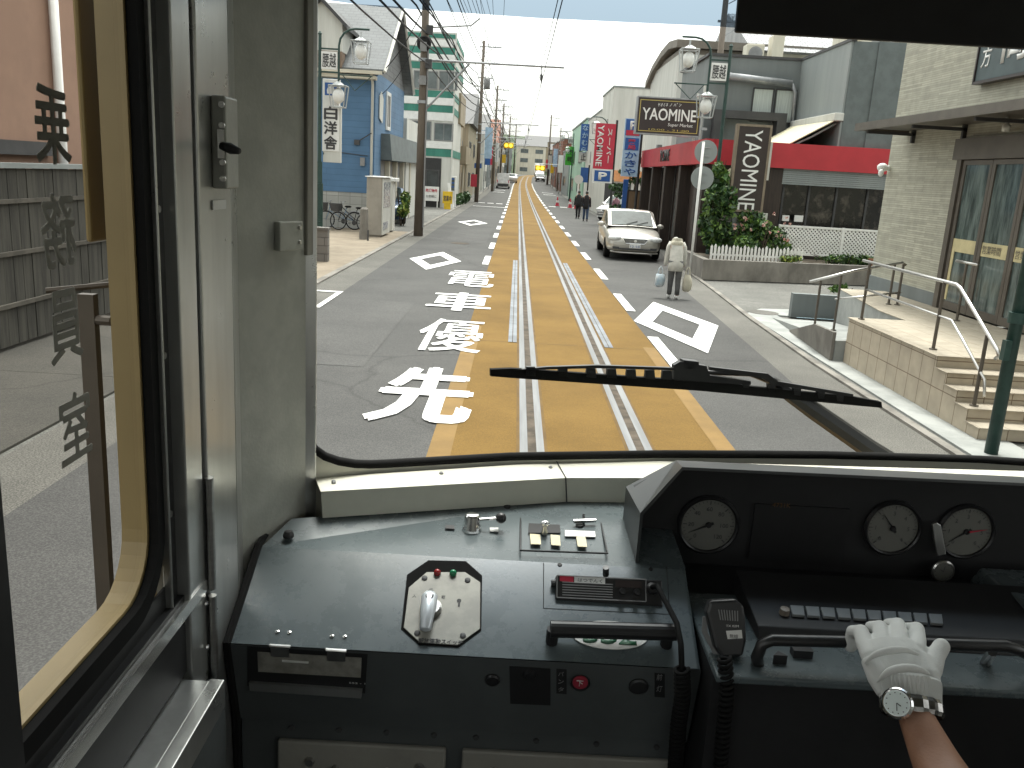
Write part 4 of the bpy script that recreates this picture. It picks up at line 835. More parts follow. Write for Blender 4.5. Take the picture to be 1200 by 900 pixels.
bush('ground_plants', (8.3, 23.65, .62), (1.7, .2, .18), 1500, .05, 'low leafy ground plants under the white lattice fence', 'plants', ('leaf', 'leaf_l', 'leaf_d'), base=.46)
bush('shrub', (6.5, 23.05, .62), (.4, .2, .2), 350, .05, 'small yellowish shrub at the end of the pickets', 'shrub', ('leaf_l', 'leaf_y', 'leaf'), base=.46)
t = thing('flower_pot', 'terracotta pot standing on the planter by the lattice fence', 'pot', (9.0, 23.6, .46)); MB().lathe((9.0, 23.55, .46), (0, 0, 1), [(.12, 0), (.17, .2), (.19, .2), (.19, .25), (.15, .25), (.14, .2)], 16).build('pot', mat('terracotta', (.3, .14, .08), rough=.9), t, smooth=False)
bush('ramp_plant', (5.7, 16.85, .5), (.3, .15, .14), 160, .05, 'small green plant on the low grey wall beside the ramp', 'plant', ('leaf', 'leaf_l'), base=.1)

# ---- the supermarket with red fascia
t = thing('store', 'dark brown supermarket with red fascia band and shutter window', 'store', (4.5, 25.4, 0))
YF = 25.4; zf0, zf1 = 2.97, 3.66; XF = 4.5
mb = MB(); mb.box((XF, YF, zf0), (XF+.25, 38.5, zf1)); mb.box((XF+.26, YF, zf0), (13, YF+.25, zf1)); mb.build('fascia', M['red'], t)
text('YAOMINE', 'lettering', (XF-.012, 33.4, zf0+.16), (0, -1, 0), (0, 0, 1), 2.1, .42, M['black'], t, depth=.01, bold=.02)
mb = MB(); mb.box((XF+.05, YF+.06, zf1-.2), (13, 38.4, zf1-.1)); mb.build('flat_roof', M['grey_wall'], t)
for y in (26.5, 29.4, 32.4, 35.4, 38.2): MB().box((XF+.05, y-.18, 0), (XF+.4, y+.18, zf0)).build('column', M['dwood'], t)
mb = MB(); mb.box((XF+.42, YF+1.3, 0), (XF+.5, 29.2, zf0)); mb.box((XF+.46, 29.5, 0), (XF+.56, 38, zf0)); mb.box((XF+.1, 38.3, 0), (13, 38.45, zf0)); mb.build('inner_wall', mat('panel_brown', (.05, .035, .028), rough=.6, stretch=(1, 14, .6), var=.4), t)
for y in (30.6, 33.6): MB().box((XF+.42, y, .5), (XF+.45, y+1.2, 2.2)).build('poster_window', M['mglass'], t)
mb = MB(); mb.box((XF+.05, YF+.12, 0), (6.85, YF+.4, zf0)); mb.box((10.9, YF+.12, 0), (13, YF+.4, zf0)); mb.box((6.85, YF+.12, 0), (10.9, YF+.4, 1.0)); mb.build('front_wall', M['dwood'], t)
mb = MB(); mb.box((6.85, YF+.35, 1.0), (10.9, YF+.37, zf0)); 
mb.build('shop_window', mat('store_interior', (.006, .006, .006), rough=.15, col2=(.11, .095, .08), scale=2.6, fac=(.5, .72), detail=10), t)
mb = MB()
for x in (6.95, 7.7, 8.5, 9.4, 10.2): mb.box((x-.03, YF+.3, 1.0), (x+.03, YF+.34, zf0))
mb.build('window_frame', M['dgrey'], t)
mb = MB()
for k in range(8): mb.box((6.82, YF+.1+.012*(k % 2), zf0-.05-k*.055), (10.95, YF+.16+.012*(k % 2), zf0-k*.055-.002))
mb.build('roller_shutter', M['grey_wall2'], t)
mb = MB(); mb.box((6.95, YF+.08, 1.5), (7.15, YF+.11, 1.66)); mb.box((7.3, YF+.08, 1.5), (7.55, YF+.11, 1.68)); mb.build('notice', M['white'], t)
mb = MB(); mb.box((4.95, YF-.02, 0), (5.5, YF+.1, 2.55)); mb.build('side_panel', M['cwall'], t); mb = MB(); mb.prism([(4.85, YF-.1, 2.55), (5.6, YF-.1, 2.55), (5.6, YF-.1, 2.75), (5.3, YF-.1, 2.9)], (0, .3, 0)); mb.build('side_roof', M['awning'], t)
# vertical sign
t = thing('vertical_sign', 'tall vertical dark brown store sign on posts in the planter', 'sign', (5.4, 24.0, .46))
YV = 24.0; a = GY(868, 145, YV); b = GY(897, 244, YV); x0, x1, z0, z1 = 5.0, 5.94, 1.72, 4.02
mb = MB(); mb.box((x0+.03, YV+.01, z0+.03), (x1-.03, YV+.2, z1-.03)); bd = mb.build('panel', M['brown'], t)
mb = MB(); mb.box((x0, YV, z0), (x0+.06, YV+.22, z1)); mb.box((x1-.06, YV, z0), (x1, YV+.22, z1)); mb.box((x0+.06, YV, z1-.06), (x1-.06, YV+.22, z1)); mb.box((x0+.06, YV, z0), (x1-.06, YV+.22, z0+.06)); mb.build('frame', mat('sign_frame', (.2, .16, .115), rough=.5), t)
mb = MB(); mb.box((x0+.15, YV+.06, .4), (x0+.25, YV+.16, z0)); mb.box((x1-.25, YV+.06, .4), (x1-.15, YV+.16, z0)); mb.build('post', M['grey_wall2'], t)
text('YAOMINE', 'lettering', (x0+.24, YV+.008, z1-.14), (0, 0, -1), (1, 0, 0), z1-z0-.2, .46, M['white'], bd, depth=.004)
mb = MB(); mb.box((5.05, YV+.2, 1.25), (6.15, YV+.24, 1.72)); mb.build('lower_board', M['offwhite'], t)
mb = MB(); mb.box((6.0, YV+.3, 2.6), (6.08, YV+.36, 3.6)); mb.build('side_light', M['offwhite'], t)
# horizontal sign
YH = 29.0; a = GY(748, 113, YH); b = GY(822, 158, YH); x0, x1, z0, z1 = 2.95, 4.98, 3.9, 4.99
t = thing('hanging_sign', 'wide dark brown sign with gold border hanging over the roadside', 'sign', (4, YH, z0))
mb = MB(); mb.box((x0, YH, z0), (x1, YH+.28, z1)); bd = mb.build('panel', M['brown'], t)
mb = MB(); mb.box((x0-.04, YH-.01, z0-.04), (x0, YH+.3, z1+.04)); mb.box((x1, YH-.01, z0-.04), (x1+.04, YH+.3, z1+.04)); mb.box((x0, YH-.01, z1), (x1, YH+.3, z1+.04)); mb.box((x0, YH-.01, z0-.04), (x1, YH+.3, z0)); mb.build('frame', M['galv'], t)
mb = MB(); g = .06; e = .022
mb.box((x0+g, YH-.006, z1-g-e), (x1-g, YH-.001, z1-g)); mb.box((x0+g, YH-.006, z0+g), (x1-g, YH-.001, z0+g+e)); mb.box((x0+g, YH-.006, z0+g+e), (x0+g+e, YH-.001, z1-g-e)); mb.box((x1-g-e, YH-.006, z0+g+e), (x1-g, YH-.001, z1-g-e)); mb.build('border', M['gold'], bd)
text('YAOMINE', 'lettering', (x0+.16, YH-.006, z0+.42), (1, 0, 0), (0, 0, 1), 1.72, .36, M['white'], bd, fat=.006)
text('ﾔｵﾐﾈ ﾉ ﾊﾟﾝ', 'lettering', (x0+.62, YH-.006, z0+.84), (1, 0, .04), (.12, 0, 1), .75, .11, M['white'], bd); text('Super Market', 'lettering', (x0+1.0, YH-.006, z0+.22), (1, 0, 0), (.1, 0, 1), .8, .13, M['white'], bd)
text('10:00 - 21:00', 'lettering', (x0+.4, YH-.006, z0+.1), (1, 0, 0), (0, 0, 1), 1.3, .055, M['gold'], bd)
mb = MB(); mb.box((4.98, YH+.1, z0+.2), (5.25, YH+.18, z0+.28)); mb.box((4.98, YH+.1, z1-.28), (5.25, YH+.18, z1-.2)); mb.build('bracket', M['galv'], t)
# ---- grey buildings above the store
t = thing('grey_building', 'dark grey two storey building behind the store with roof plant', 'building', (6, 30, 0))
mb = MB(); mb.box((5.3, 30.0, 0), (8.32, 34.95, 6.5)); mb.build('wall', M['grey_wall'], t)
mb = MB(); mb.box((8.3, 23.95+1.7, 3.6), (8.36, 30, 6.5)); mb.box((8.36, 25.65, 3.6), (14, 30.5, 6.49)); mb.build('wing_wall', M['grey_wall2'], t)
mb = MB(); mb.box((9.05, 25.58, 3.6), (14, 25.65, 6.52)); mb.box((8.36, 25.62, 3.6), (9.05, 25.65, 6.5)); mb.build('end_wall', M['grey_wall3'], t)
mb = MB(); mb.box((5.25, 29.95, 6.5), (8.35, 30.1, 6.58)); mb.box((8.27, 25.55, 6.5), (8.42, 29.95, 6.58)); mb.box((5.22, 30, 6.5), (5.35, 35, 6.58)); mb.build('coping', M['dgrey'], t)
mb = MB(); mb.tube([(5.5, 29.8, 5.9), (8.0, 29.8, 5.75)], .12, 12); mb.tube([(8.0, 29.8, 5.75), (8.15, 29.8, 5.5), (8.2, 29.8, 3.6)], .06, 8); mb.build('duct', M['galv'], t, smooth=True)
for x in (6.85, 7.6): win(t, (x, 4.55), (x+.62, 5.55), y=29.99, m='curtain', mf='dgrey', fr=.04, bars=0)
mb = MB(); mb.box((5.55, 29.5, 4.55), (7.9, 29.95, 4.8)); mb.box((7.6, 29.5, 3.6), (7.9, 29.95, 4.55)); mb.box((5.55, 29.5, 3.6), (5.85, 29.95, 4.55)); mb.build('porch_frame', M['dgrey'], t)
mb = MB(); mb.tube([(5.2, 29.9, 3.6), (5.2, 29.9, 5.6)], .04, 8); mb.tube([(5.0, 29.9, 3.6), (5.0, 29.9, 5.3)], .04, 8); mb.build('conduit', M['offwhite'], t)
for k, (x, w, h) in enumerate([(6.75, .6, .62), (7.6, .4, .95), (8.9, .45, 1.5), (9.6, .9, .6), (10.7, .7, .55)]):
    mb = MB(); mb.box((x, 31.2 if x < 8.3 else 28.5, 6.5), (x+w, 31.8 if x < 8.3 else 29.1, 6.5+h)); u = mb.build('roof_unit', M['cream'], t, bevel=.03)
    if k in (0, 3): MB().lathe((x+w*.5, (31.2 if x < 8.3 else 28.5)-.005, 6.5+h*.5), (0, -1, 0), [(h*.38, 0), (h*.38, .02), (h*.3, .03), (.02, .01)], 20).build('fan_grille', M['grey'], u)
t = thing('terrace_awning', 'pale yellow folding awning on the grey wall above the fascia', 'awning', (8.3, 27, 4.4))
A0, A1, B0, B1 = V((8.25, 29.7, 4.5)), V((8.25, 24.6, 4.42)), V((6.95, 29.4, 3.72)), V((6.95, 24.4, 3.55))
A1 = V((8.25, 25.7, 4.45)); B1 = V((6.9, 25.7, 3.65))
mb = MB(); mb.hexa([A0-V((0, 0, .03)), A1-V((0, 0, .03)), B1-V((0, 0, .03)), B0-V((0, 0, .03)), A0, A1, B1, B0]); mb.hexa([B0-V((0, 0, .2)), B1-V((0, 0, .2)), B1-V((.02, 0, .2)), B0-V((.02, 0, .2)), B0, B1, B1-V((.02, 0, 0)), B0-V((.02, 0, 0))]); mb.build('canvas', M['awning'], t)
mb = MB(); mb.box((8.1, 25.6, 4.36), (8.36, 29.8, 4.58)); mb.build('cassette', M['offwhite'], t, bevel=.02); mb = MB(); mb.tube([(8.25, 25.9, 4.3), (7.6, 25.85, 3.9), (6.98, 25.8, 3.58)], .03, 6); mb.tube([(8.25, 29, 4.3), (6.98, 29, 3.6)], .03, 6); mb.build('folding_arm', M['grey_wall2'], t)
t = thing('tiled_roof_house', 'house with pale tiled roof rising behind the grey building', 'house', (12, 38, 0))
mb = MB(); mb.box((8.8, 37, 0), (17, 46, 8.0)); mb.build('wall', M['cream'], t); mb = MB(); mb.prism([(8.2, 36.4, 7.7), (8.2, 46.6, 7.7), (8.2, 41.5, 9.9)], (9.5, 0, 0)); mb.build('roof', brick('roof_tiles', (.36, .37, .38), (.14, .14, .15), .3, .2, .02, 'xy', bump=.8), t)
# ---- cream building with curved eave
t = thing('curved_eave_building', 'cream building with curved dark eave beyond the grey building', 'building', (6, 38, 0))
mb = MB(); mb.box((5.5, 37.2, 0), (12, 44.9, 7.5)); mb.build('wall', M['offwhite'], t)
mb = MB(); prof = [(36.9, 8.0), (39.0, 8.2), (41, 8.1), (43.5, 7.75), (45.4, 7.2)]
for (ya, za), (yb, zb) in zip(prof, prof[1:]): mb.hexa([(5.3, ya, za-.3), (12, ya, za-.3), (12, yb, zb-.3), (5.3, yb, zb-.3), (5.3, ya, za), (12, ya, za), (12, yb, zb), (5.3, yb, zb)])
mb.box((5.52, 37.2, 7.5), (11.98, 43.0, 7.7)); mb.build('curved_roof', mat('eave_brown', (.17, .15, .125), rough=.7), t)
win(t, (40.7, 4.6), (41.1, 5.8), x=5.5, out=-1, m='dglass', mf='grey', bars=0)
win(t, (39, 1.8), (40, 3.2), x=5.5, out=-1, m='dglass', mf='dgrey', bars=0)
mb = MB(); mb.box((5.3, 39.5, 3.6), (5.5, 39.9, 4.0)); mb.build('wall_box', M['grey'], t)
# ---- white building 2 with car park
t = thing('white_building', 'large off white windowless building behind the red parking sign', 'building', (5, 60, gh(60)))
mb = MB(); mb.box((5.0, 57.7, 0), (12, 65, 8.1)); mb.box((5.0, 65, 0), (12, 77.5, 7.2)); mb.build('wall', M['offwhite'], t)
mb = MB(); mb.box((4.95, 57.65, 8.1), (12.05, 65.05, 8.2)); mb.box((4.95, 65.05, 7.2), (12, 77.55, 7.3)); mb.build('coping', M['grey_wall2'], t)
mb = MB(); mb.box((4.6, 57.6, 2.3), (7.4, 57.7, 3.0)); mb.build('orange_board', mat('orange_board', (.6, .28, .12)), t); mb = MB(); mb.box((4.9, 57.63, 0), (6.6, 57.69, 2.2)); mb.build('entrance', M['dgrey'], t)
mb = MB()
for (y, z) in ((60, 5.4), (61.8, 3.9), (68, 5), (72, 3.6)): mb.box((4.97, y, z), (5.0, y+.6, z+.9))
mb.build('wall_vent', M['grey'], t)
# mint building etc.
t = house('mint_building', 5.0, 11, 79, 100, 7.3, 'mint green building with a tall blue sign', 'lgreen', None, 2, facing='l')
t = house('shop_house', 5.0, 11, 103, 118, 5.2, 'low grey shop just beyond the mint green building', 'grey_wall2', None, 1, facing='l')
house('shop_house', 5.0, 11, 121, 135, 6.8, 'red brown narrow shop beside the shorter utility pole', 'brick_red', None, 1, facing='l')
house('shop_house', 4.9, 11, 138, 158, 6.6, 'long red brown house with a cream sign beside the road', 'brick_red', None, 2, facing='l')
house('shop_house', 5.0, 11, 161, 185, 4.6, 'low cream shop with a red sign near the bend', 'cream', None, 2, facing='l')
house('shop_house', 5.4, 12, 190, 215, 5.2, 'grey gable roofed shop just before the street end', 'grey_wall2', 'gable', 2, facing='l')
def vsign(name, px0, py0, px1, py1, y, m, label, words=(), post=True, frame='white', depth=.2):
    a = GY(px0, py0, y); b = GY(px1, py1, y); t = thing(name, label, 'sign', ((a.x+b.x)/2, y, gh(y)))
    mb = MB(); mb.box((a.x, y, b.z), (b.x, y+depth, a.z)); bd = mb.build('panel', M[m], t)
    for (s, f0, f1, col, vert, w0, w1) in words:
        zt = a.z-(a.z-b.z)*f0; zb = a.z-(a.z-b.z)*f1; W = b.x-a.x
        if vert: text(s, 'lettering', (a.x+W*w0, y-.01, zt), (0, 0, -1), (1, 0, 0), zt-zb, W*(w1-w0), M[col], bd, bold=.015)
        else: text(s, 'lettering', (a.x+W*w0, y-.012, zb), (1, 0, 0), (0, 0, 1), W*(w1-w0), zt-zb, M[col], bd, bold=.03)
    if post: mb = MB(); mb.tube([(b.x+.05, y+depth/2, gh(y)), (b.x+.05, y+depth/2, a.z+.2)], .06, 8); mb.box((b.x-.02, y+.05, b.z+.1), (b.x+.06, y+.13, b.z+.2)); mb.box((b.x-.02, y+.05, a.z-.3), (b.x+.06, y+.13, a.z-.2)); mb.build('post', M['black'], t)
    return t, a, b
t, a, b = vsign('parking_sign', 699, 144, 716.5, 215, 47.5, 'signred', 'tall red sign with white letters over a blue parking symbol', [('YAOMINE', .03, .72, 'white', True, .1, .42), ('スーパー', .08, .66, 'white', True, .62, .85)])
W = b.x-a.x; H = a.z-b.z
mb = MB(); mb.box((a.x-.02, 47.48, b.z), (b.x+.02, 47.5, b.z+H*.235)); wp = mb.build('white_panel', M['white'], t); mb = MB(); mb.box((a.x+.1, 47.465, b.z+.08), (b.x-.1, 47.48, b.z+H*.235-.08)); bp = mb.build('blue_panel', M['signblue'], wp)
text('P', 'lettering', (a.x+W*.3, 47.462, b.z+.16), (1, 0, 0), (0, 0, 1), W*.44, H*.235-.32, M['white'], wp, bold=.04)
t, a, b = vsign('shop_sign', 733.5, 138.5, 746.5, 207.5, 38.0, 'blue_sign2', 'tall pale blue shop sign with parking symbol near the store', [('かきや', .55, .97, 'signblue', False, .1, .9)])
W = b.x-a.x; H = a.z-b.z
# replace squeezed block with stacked characters
for c in [o for o in list(bpy.data.objects) if o.name.startswith('lettering') and o.parent and o.parent.parent == t]: bpy.data.objects.remove(c)
bd = [c for c in kids(t) if c.name.startswith('panel')][0]
for k, ch in enumerate('かきや'): text(ch, 'lettering', (a.x+W*.14, 37.985, b.z+.06+(2-k)*H*.145), (1, 0, 0), (0, 0, 1), W*.72, H*.12, M['signblue'], bd, bold=.02)
mb = MB(); mb.box((a.x+.03, 37.985, a.z-H*.29), (b.x-.03, 38.0, a.z-.03)); mb.box((a.x+.05, 37.985, a.z-H*.54), (b.x-.05, 38.0, a.z-H*.33)); bp = mb.build('blue_panel', M['signblue'], bd)
text('P', 'lettering', (a.x+W*.3, 37.98, a.z-H*.19), (1, 0, 0), (0, 0, 1), W*.42, H*.15, M['white'], bd, bold=.04); mb = MB(); mb.box((a.x+.06, 37.978, a.z-H*.29), (b.x-.06, 37.985, a.z-H*.2)); mb.build('red_stripe', M['signred'], bd)
text('手打', 'lettering', (b.x-W*.25, 37.98, a.z-H*.35), (0, 0, -1), (1, 0, 0), .01, .01, M['signred'], bd) if False else None
for k, ch in enumerate('薬局'): text(ch, 'lettering', (a.x+W*.24, 37.98, a.z-H*(.43+k*.1)), (1, 0, 0), (0, 0, 1), W*.5, H*.08, M['signred'], bd, bold=.02)
t, a, b = vsign('shop_sign', 681.5, 145, 689.5, 177, 76, 'signblue', 'tall blue sign on the mint green building', [])
for k, ch in enumerate('なかむら'): text(ch, 'lettering', (a.x+.12, 75.98, a.z-.55-k*.6), (1, 0, 0), (0, 0, 1), b.x-a.x-.24, .45, M['blue_sign2'], kids(t)[0], bold=.02)
t, a, b = vsign('shop_sign', 663.5, 171.5, 671.5, 194, 95, 'sgreen', 'bright green sign beside the mint green building', [])
for k, ch in enumerate('薬局'): text(ch, 'lettering', (a.x+.12, 94.98, a.z-.8-k*.75), (1, 0, 0), (0, 0, 1), b.x-a.x-.24, .5, M['leaf_d'], kids(t)[0], bold=.02)
t, a, b = vsign('shop_sign', 679, 178, 688, 190, 76.5, 'offwhite', 'small framed white sign under the tall blue sign', [('止', .15, .85, 'dgrey', False, .2, .8)])
t, a, b = vsign('shop_sign', 681, 196, 688.5, 214, 70, 'signblue', 'dark blue banner above the two distant pedestrians', [])
for (px, y, w, h, z, m, lb) in [(-4.45, 86, .5, 2.6, 3.2, 'white', 'white vertical sign on the wide roofed stone house'), (-4.3, 100, .6, 1.2, 3.0, 'signblue', 'blue square sign before the cream fronted house'), (-4.2, 113, .5, 2.2, 3.0, 'signred', 'red vertical sign on the white shop house by the van'), (-4.0, 127, .6, 2.6, 3.4, 'white', 'tall white sign before the grey flat roofed shop house'), (-3.4, 143, .8, 1.3, 3.2, 'yellow', 'yellow sign before the tan house with brown roof'), (4.2, 106, .6, 2.0, 2.6, 'white', 'white sign before the grey low shop'), (4.2, 123, .6, 2.4, 3.2, 'blue_sign2', 'pale blue sign on the tall narrow shop'), (4.2, 133, .5, 1.4, 2.2, 'yellow', 'yellow sign low on the tall narrow shop'), (4.2, 146, .6, 2.2, 2.6, 'offwhite', 'cream sign on the red brown house'), (4.3, 168, .8, 1.6, 2.4, 'signred', 'red sign at the cream shop')]:
    xx = px+cx(y); t = thing('shop_sign', lb, 'sign', (xx, y, gh(y))); bd = MB().box((xx-w/2, y, gh(y)+z), (xx+w/2, y+.15, gh(y)+z+h)).build('panel', M[m], t)
    mb = MB(); mb.tube([(xx+(w/2+.04)*(1 if px > 0 else -1), y+.07, gh(y)), (xx+(w/2+.04)*(1 if px > 0 else -1), y+.07, gh(y)+z+h)], .045, 6); mb.build('post', M['galv'], t)
# pine tree, partition, traffic cones
t = thing('pine_tree', 'dark green pine tree beside the blue panel near the store', 'tree', (4.6, 41, 0))
mb = MB(); mb.tube([(4.7, 41, 0), (4.62, 41, 1.4), (4.75, 41, 2.6), (4.65, 41, 3.4)], [.12, .1, .07, .03], 8); mb.build('trunk', M['bark'], t, smooth=True)
mb = MB()
for (dx, z, w) in ((-.6, 1.1, .55), (-.3, 1.7, .65), (-.75, 2.05, .5), (.2, 2.4, .6), (-.35, 2.75, .5), (0, 3.3, .4)): mb.leaves((4.7+dx, 41+R.uniform(-.4, .4), z), (w, w, .16), 260, .09, R, (0, 1), flat=-1.2)
mb.build('crown', [M['leaf_d'], M['leaf']], t)
t = thing('upright_board', 'narrow upright blue panel beside the pine tree', 'panel', (4.2, 39, 0)); a = GY(731, 210, 39); MB().box((a.x, 39, 0), (a.x+.22, 39.1, a.z)).build('panel', M['signblue'], t, bevel=.01)
t = thing('timber_screen', 'brown timber screen at the end of the store', 'screen', (4.7, 38.8, 0)); a = GY(737, 224, 38.8); b = GY(750, 240, 38.8)
mb = MB(); mb.box((a.x, 38.8, .1), (b.x, 38.86, a.z)); mb.build('boards', mat('screen_wood', (.2, .13, .075), stretch=(8, 8, 1)), t); mb = MB(); mb.box((a.x-.06, 38.78, 0), (a.x, 38.9, a.z+.05)); mb.box((b.x, 38.78, 0), (b.x+.06, 38.9, a.z+.05)); mb.box((a.x, 38.78, a.z), (b.x, 38.88, a.z+.06)); mb.build('frame', M['dwood'], t)
def cone(px, py, label):
    p = GZ(px, py, .12); z = gh(p.y); p = V((p.x, p.y, z)); t = thing('traffic_cone', label, 'traffic cone', p, 'traffic cones on the right')
    MB().lathe(p, (0, 0, 1), [(.2, 0), (.2, .04), (.15, .05), (.09, .35), (.04, .7), (.02, .72)], 16).build('cone', M['signred'], t); MB().lathe(p, (0, 0, 1), [(.118, .28), (.09, .45)], 16).build('white_band', M['white'], t)
cone(653, 240, 'red traffic cone standing alone nearest the track'); cone(668, 242, 'red traffic cone in the middle of the three cones'); cone(675, 243, 'red traffic cone nearest the two distant pedestrians')
t = thing('white_post', 'slim white signpost beside the two distant pedestrians', 'post', (3.55, 60, gh(60))); a = GY(678.5, 205, 60); MB().cyl((a.x, 60, gh(60)-.05), (a.x, 60, a.z), .045, n=8).build('post', M['white'], t); mb = MB(); mb.lathe((a.x, 59.95, a.z-.3), (0, 1, 0), [(.3, 0), (.3, .02)], 20); mb.build('disc', M['offwhite'], t)
# hill and houses at the end of the street
mb = MB(); rows = []
for j, (y, s) in enumerate(((300, 0), (330, .35), (380, .75), (460, 1.0), (600, .9))): rows.append([(x, y, gh(300)+s*(14+5*sin(x*.021+1)+3*sin(x*.06+j))) for x in range(-260, 270, 12)])
mb.grid(rows); struct(mb.build('hill', mat('hill_woods', (.035, .06, .03), rough=1, col2=(.07, .09, .05), scale=.08)))
for k, (x, y, w, h, m, rf, lb) in enumerate([(-16, 262, 9, 7, 'offwhite', 'gable', 'white gabled house at the street end, leftmost of its group'), (-5, 272, 9, 8.5, 'cream', 'side', 'cream house at the street end above the van'), (6, 282, 11, 8, 'tanwall', 'side', 'tan house at the street end directly behind the track'), (18, 275, 9, 7, 'offwhite', 'gable', 'white house at the street end behind the white truck'), (-2, 305, 12, 11, 'tanwall', 'side', 'tan dark roofed house on the rise behind the street end'), (14, 312, 12, 12, 'grey_wall2', 'side', 'tall grey house high on the rise behind the white truck'), (-22, 300, 12, 13, 'grey_wall2', 'side', 'tall grey house high on the rise behind the tall poles'), (28, 262, 10, 8, 'brick_red', 'side', 'red brown house at the street end beyond the red brown shops')]):
    house('distant_house', x-cx(y)+3, x+w-cx(y)+3, y, y+9, h, lb, m, rf, 2, group='houses at the street end')
# ================================================================== VEHICLES
def car(name, label, loc, rz, L_, W_, H_, paint, kind='sedan', detail=True, plate=None):
    """built along +x (front at +x), centred on the origin, wheels on z = 0"""
    t = thing(name, label, 'car' if kind != 'van' else 'van', (0, 0, 0)); hw = W_/2; hl = L_/2
    if kind == 'sedan': st = [(-1, .40, .86, .80, .5), (-.96, .27, .93, .94, .8), (-.75, .2, .99, .98, 1), (-.35, .18, 1, .95, 1), (.1, .18, 1, .94, 1), (.42, .18, 1, .93, 1), (.72, .2, .985, .85, 1), (.9, .22, .93, .75, .92), (.975, .26, .84, .66, .72), (1, .33, .72, .56, .5)]
    else: st = [(-1, .35, .9, .9, .6), (-.97, .25, .97, 1.0, .9), (-.7, .2, 1, 1.0, 1), (0, .2, 1, 1.0, 1), (.6, .2, 1, .98, 1), (.85, .22, .96, .88, .95), (.97, .25, .87, .72, .8), (1, .35, .75, .6, .6)]
    mb = MB(); rows = []
    for (u, zb, wf, zt, tf) in st:
        w = hw*wf; x = u*hl; zm = zb+(zt-zb)*.55
        half = [(0, zb), (w*.8, zb), (w*.95, zb+.08), (w, zb+.2), (w*1.0, zm), (w*.975, zt-.1), (w*.93, zt-.03), (w*.80, zt+.015), (w*.4, zt+.045), (0, zt+.05)]
        rows.append([(x, -a, z) for a, z in half]+[(x, a, z) for a, z in reversed(half[1:-1])])
    vs = mb.grid(rows, wrap=True); mb._f(list(reversed(vs[0]))); mb._f(vs[-1])
    body = mb.build('body', paint, t, smooth=True); 
    q = body.modifiers.new('sub', 'SUBSURF'); q.levels = q.render_levels = 1 if detail else 0
    # cabin
    if kind == 'sedan': cb = [(-.66, .95, .60, .95), (-.40, 1.0, .84, H_), (.02, 1.0, .86, H_+.02), (.14, 1.0, .85, H_-.01), (.52, .92, .88, .97)]; fr = (.145, .505, .87, .97); re = (-.645, -.41)
    else: cb = [(-.985, 1.0, .9, 1.0), (-.93, 1.0, .86, H_), (-.2, 1.0, .87, H_+.02), (.42, 1.0, .84, H_-.03), (.78, .94, .9, .98)]
    mb = MB(); rows = []
    for (u, z0, wf, zt) in cb:
        w = hw*wf; x = u*hl; wb = hw*.92
        rows.append([(x, -wb, z0-.06), (x, -wb+.01, z0), (x, -(w-.0), zt-.05) if zt > z0+.1 else (x, -w, zt+.01), (x, -w*.82, zt), (x, 0, zt+.025), (x, w*.82, zt), (x, w, zt-.05) if zt > z0+.1 else (x, w, zt+.01), (x, wb-.01, z0), (x, wb, z0-.06)])
    mb.grid(rows); mb.build('cabin', paint, t, smooth=False)
    def at(u0, u1, s):  # points on the cabin side between stations
        return None
    # windows: proud panels
    gl = M['car_glass']
    i0, i1 = (3, 4)
    A, B = cb[i0], cb[i1]
    def cabpt(u, f, side, off=.012):
        for p, q in zip(cb, cb[1:]):
            if p[0] <= u <= q[0]:
                k = (u-p[0])/(q[0]-p[0]); z0 = p[1]+(q[1]-p[1])*k; w = hw*(p[2]+(q[2]-p[2])*k); zt = p[3]+(q[3]-p[3])*k
                wb = hw*.92-.01; return V((u*hl, side*(wb+(w-wb)*f+off), z0+(zt-.05-z0)*f))
    # windscreen
    def cross(u, v, off):
        for p, q in zip(cb, cb[1:]):
            if p[0] <= u <= q[0]:
                k = (u-p[0])/(q[0]-p[0]); w = hw*(p[2]+(q[2]-p[2])*k); zt = p[3]+(q[3]-p[3])*k
                return V((u*hl+off*.5, v*w*.86, zt+.022*(1-v*v)+off))
    ua, ub = (.165, .50) if kind == 'sedan' else (.44, .76)
    mb = MB(); mb.grid([[cross(ua+(ub-ua)*k/4, -1+2*j/6, .014) for j in range(7)] for k in range(5)]); mb.build('windscreen', gl, t, smooth=True)
    ua, ub = (-.645, -.43) if kind == 'sedan' else (-.98, -.94)
    mb = MB(); mb.grid([[cross(ua+(ub-ua)*k/3, -.9+1.8*j/4, .014) for j in range(5)] for k in range(4)]); mb.build('rear_window', gl, t)
    for s in (-1, 1):
        for (a, b) in (((-.38, -.02), (.02, .33)) if kind == 'sedan' else ((-.85, -.3), (-.25, .12), (.16, .5))):
            mb = MB(); f1 = lambda u: .93
            top = [cabpt(min(u, .12 if kind == 'sedan' else .38) if False else u, .9, s) for u in (a, (a+b)/2, b)]
            bot = [cabpt(u, .1, s) for u in (a, (a+b)/2, b)]
            mb.grid([bot, top]); mb.build('side_window', gl, t)
    for u in (-.58, .60):
        for s in (-1, 1):
            mb = MB(); r = .32; c = (u*hl, s*(hw-.11), r); mb.lathe((c[0], c[1]-.1*s, c[2]), (0, s, 0), [(r*.6, 0), (r, .02), (r, .17), (r*.93, .205), (r*.66, .21)], 24); wh = mb.build('wheel', M['rubber'], t)
            mb = MB(); mb.lathe((c[0], c[1]+.075*s, c[2]), (0, s, 0), [(r*.66, 0), (r*.64, .035), (r*.3, .02), (.04, .04), (0, .045)], 20); mb.build('rim', M['alloy'], wh)
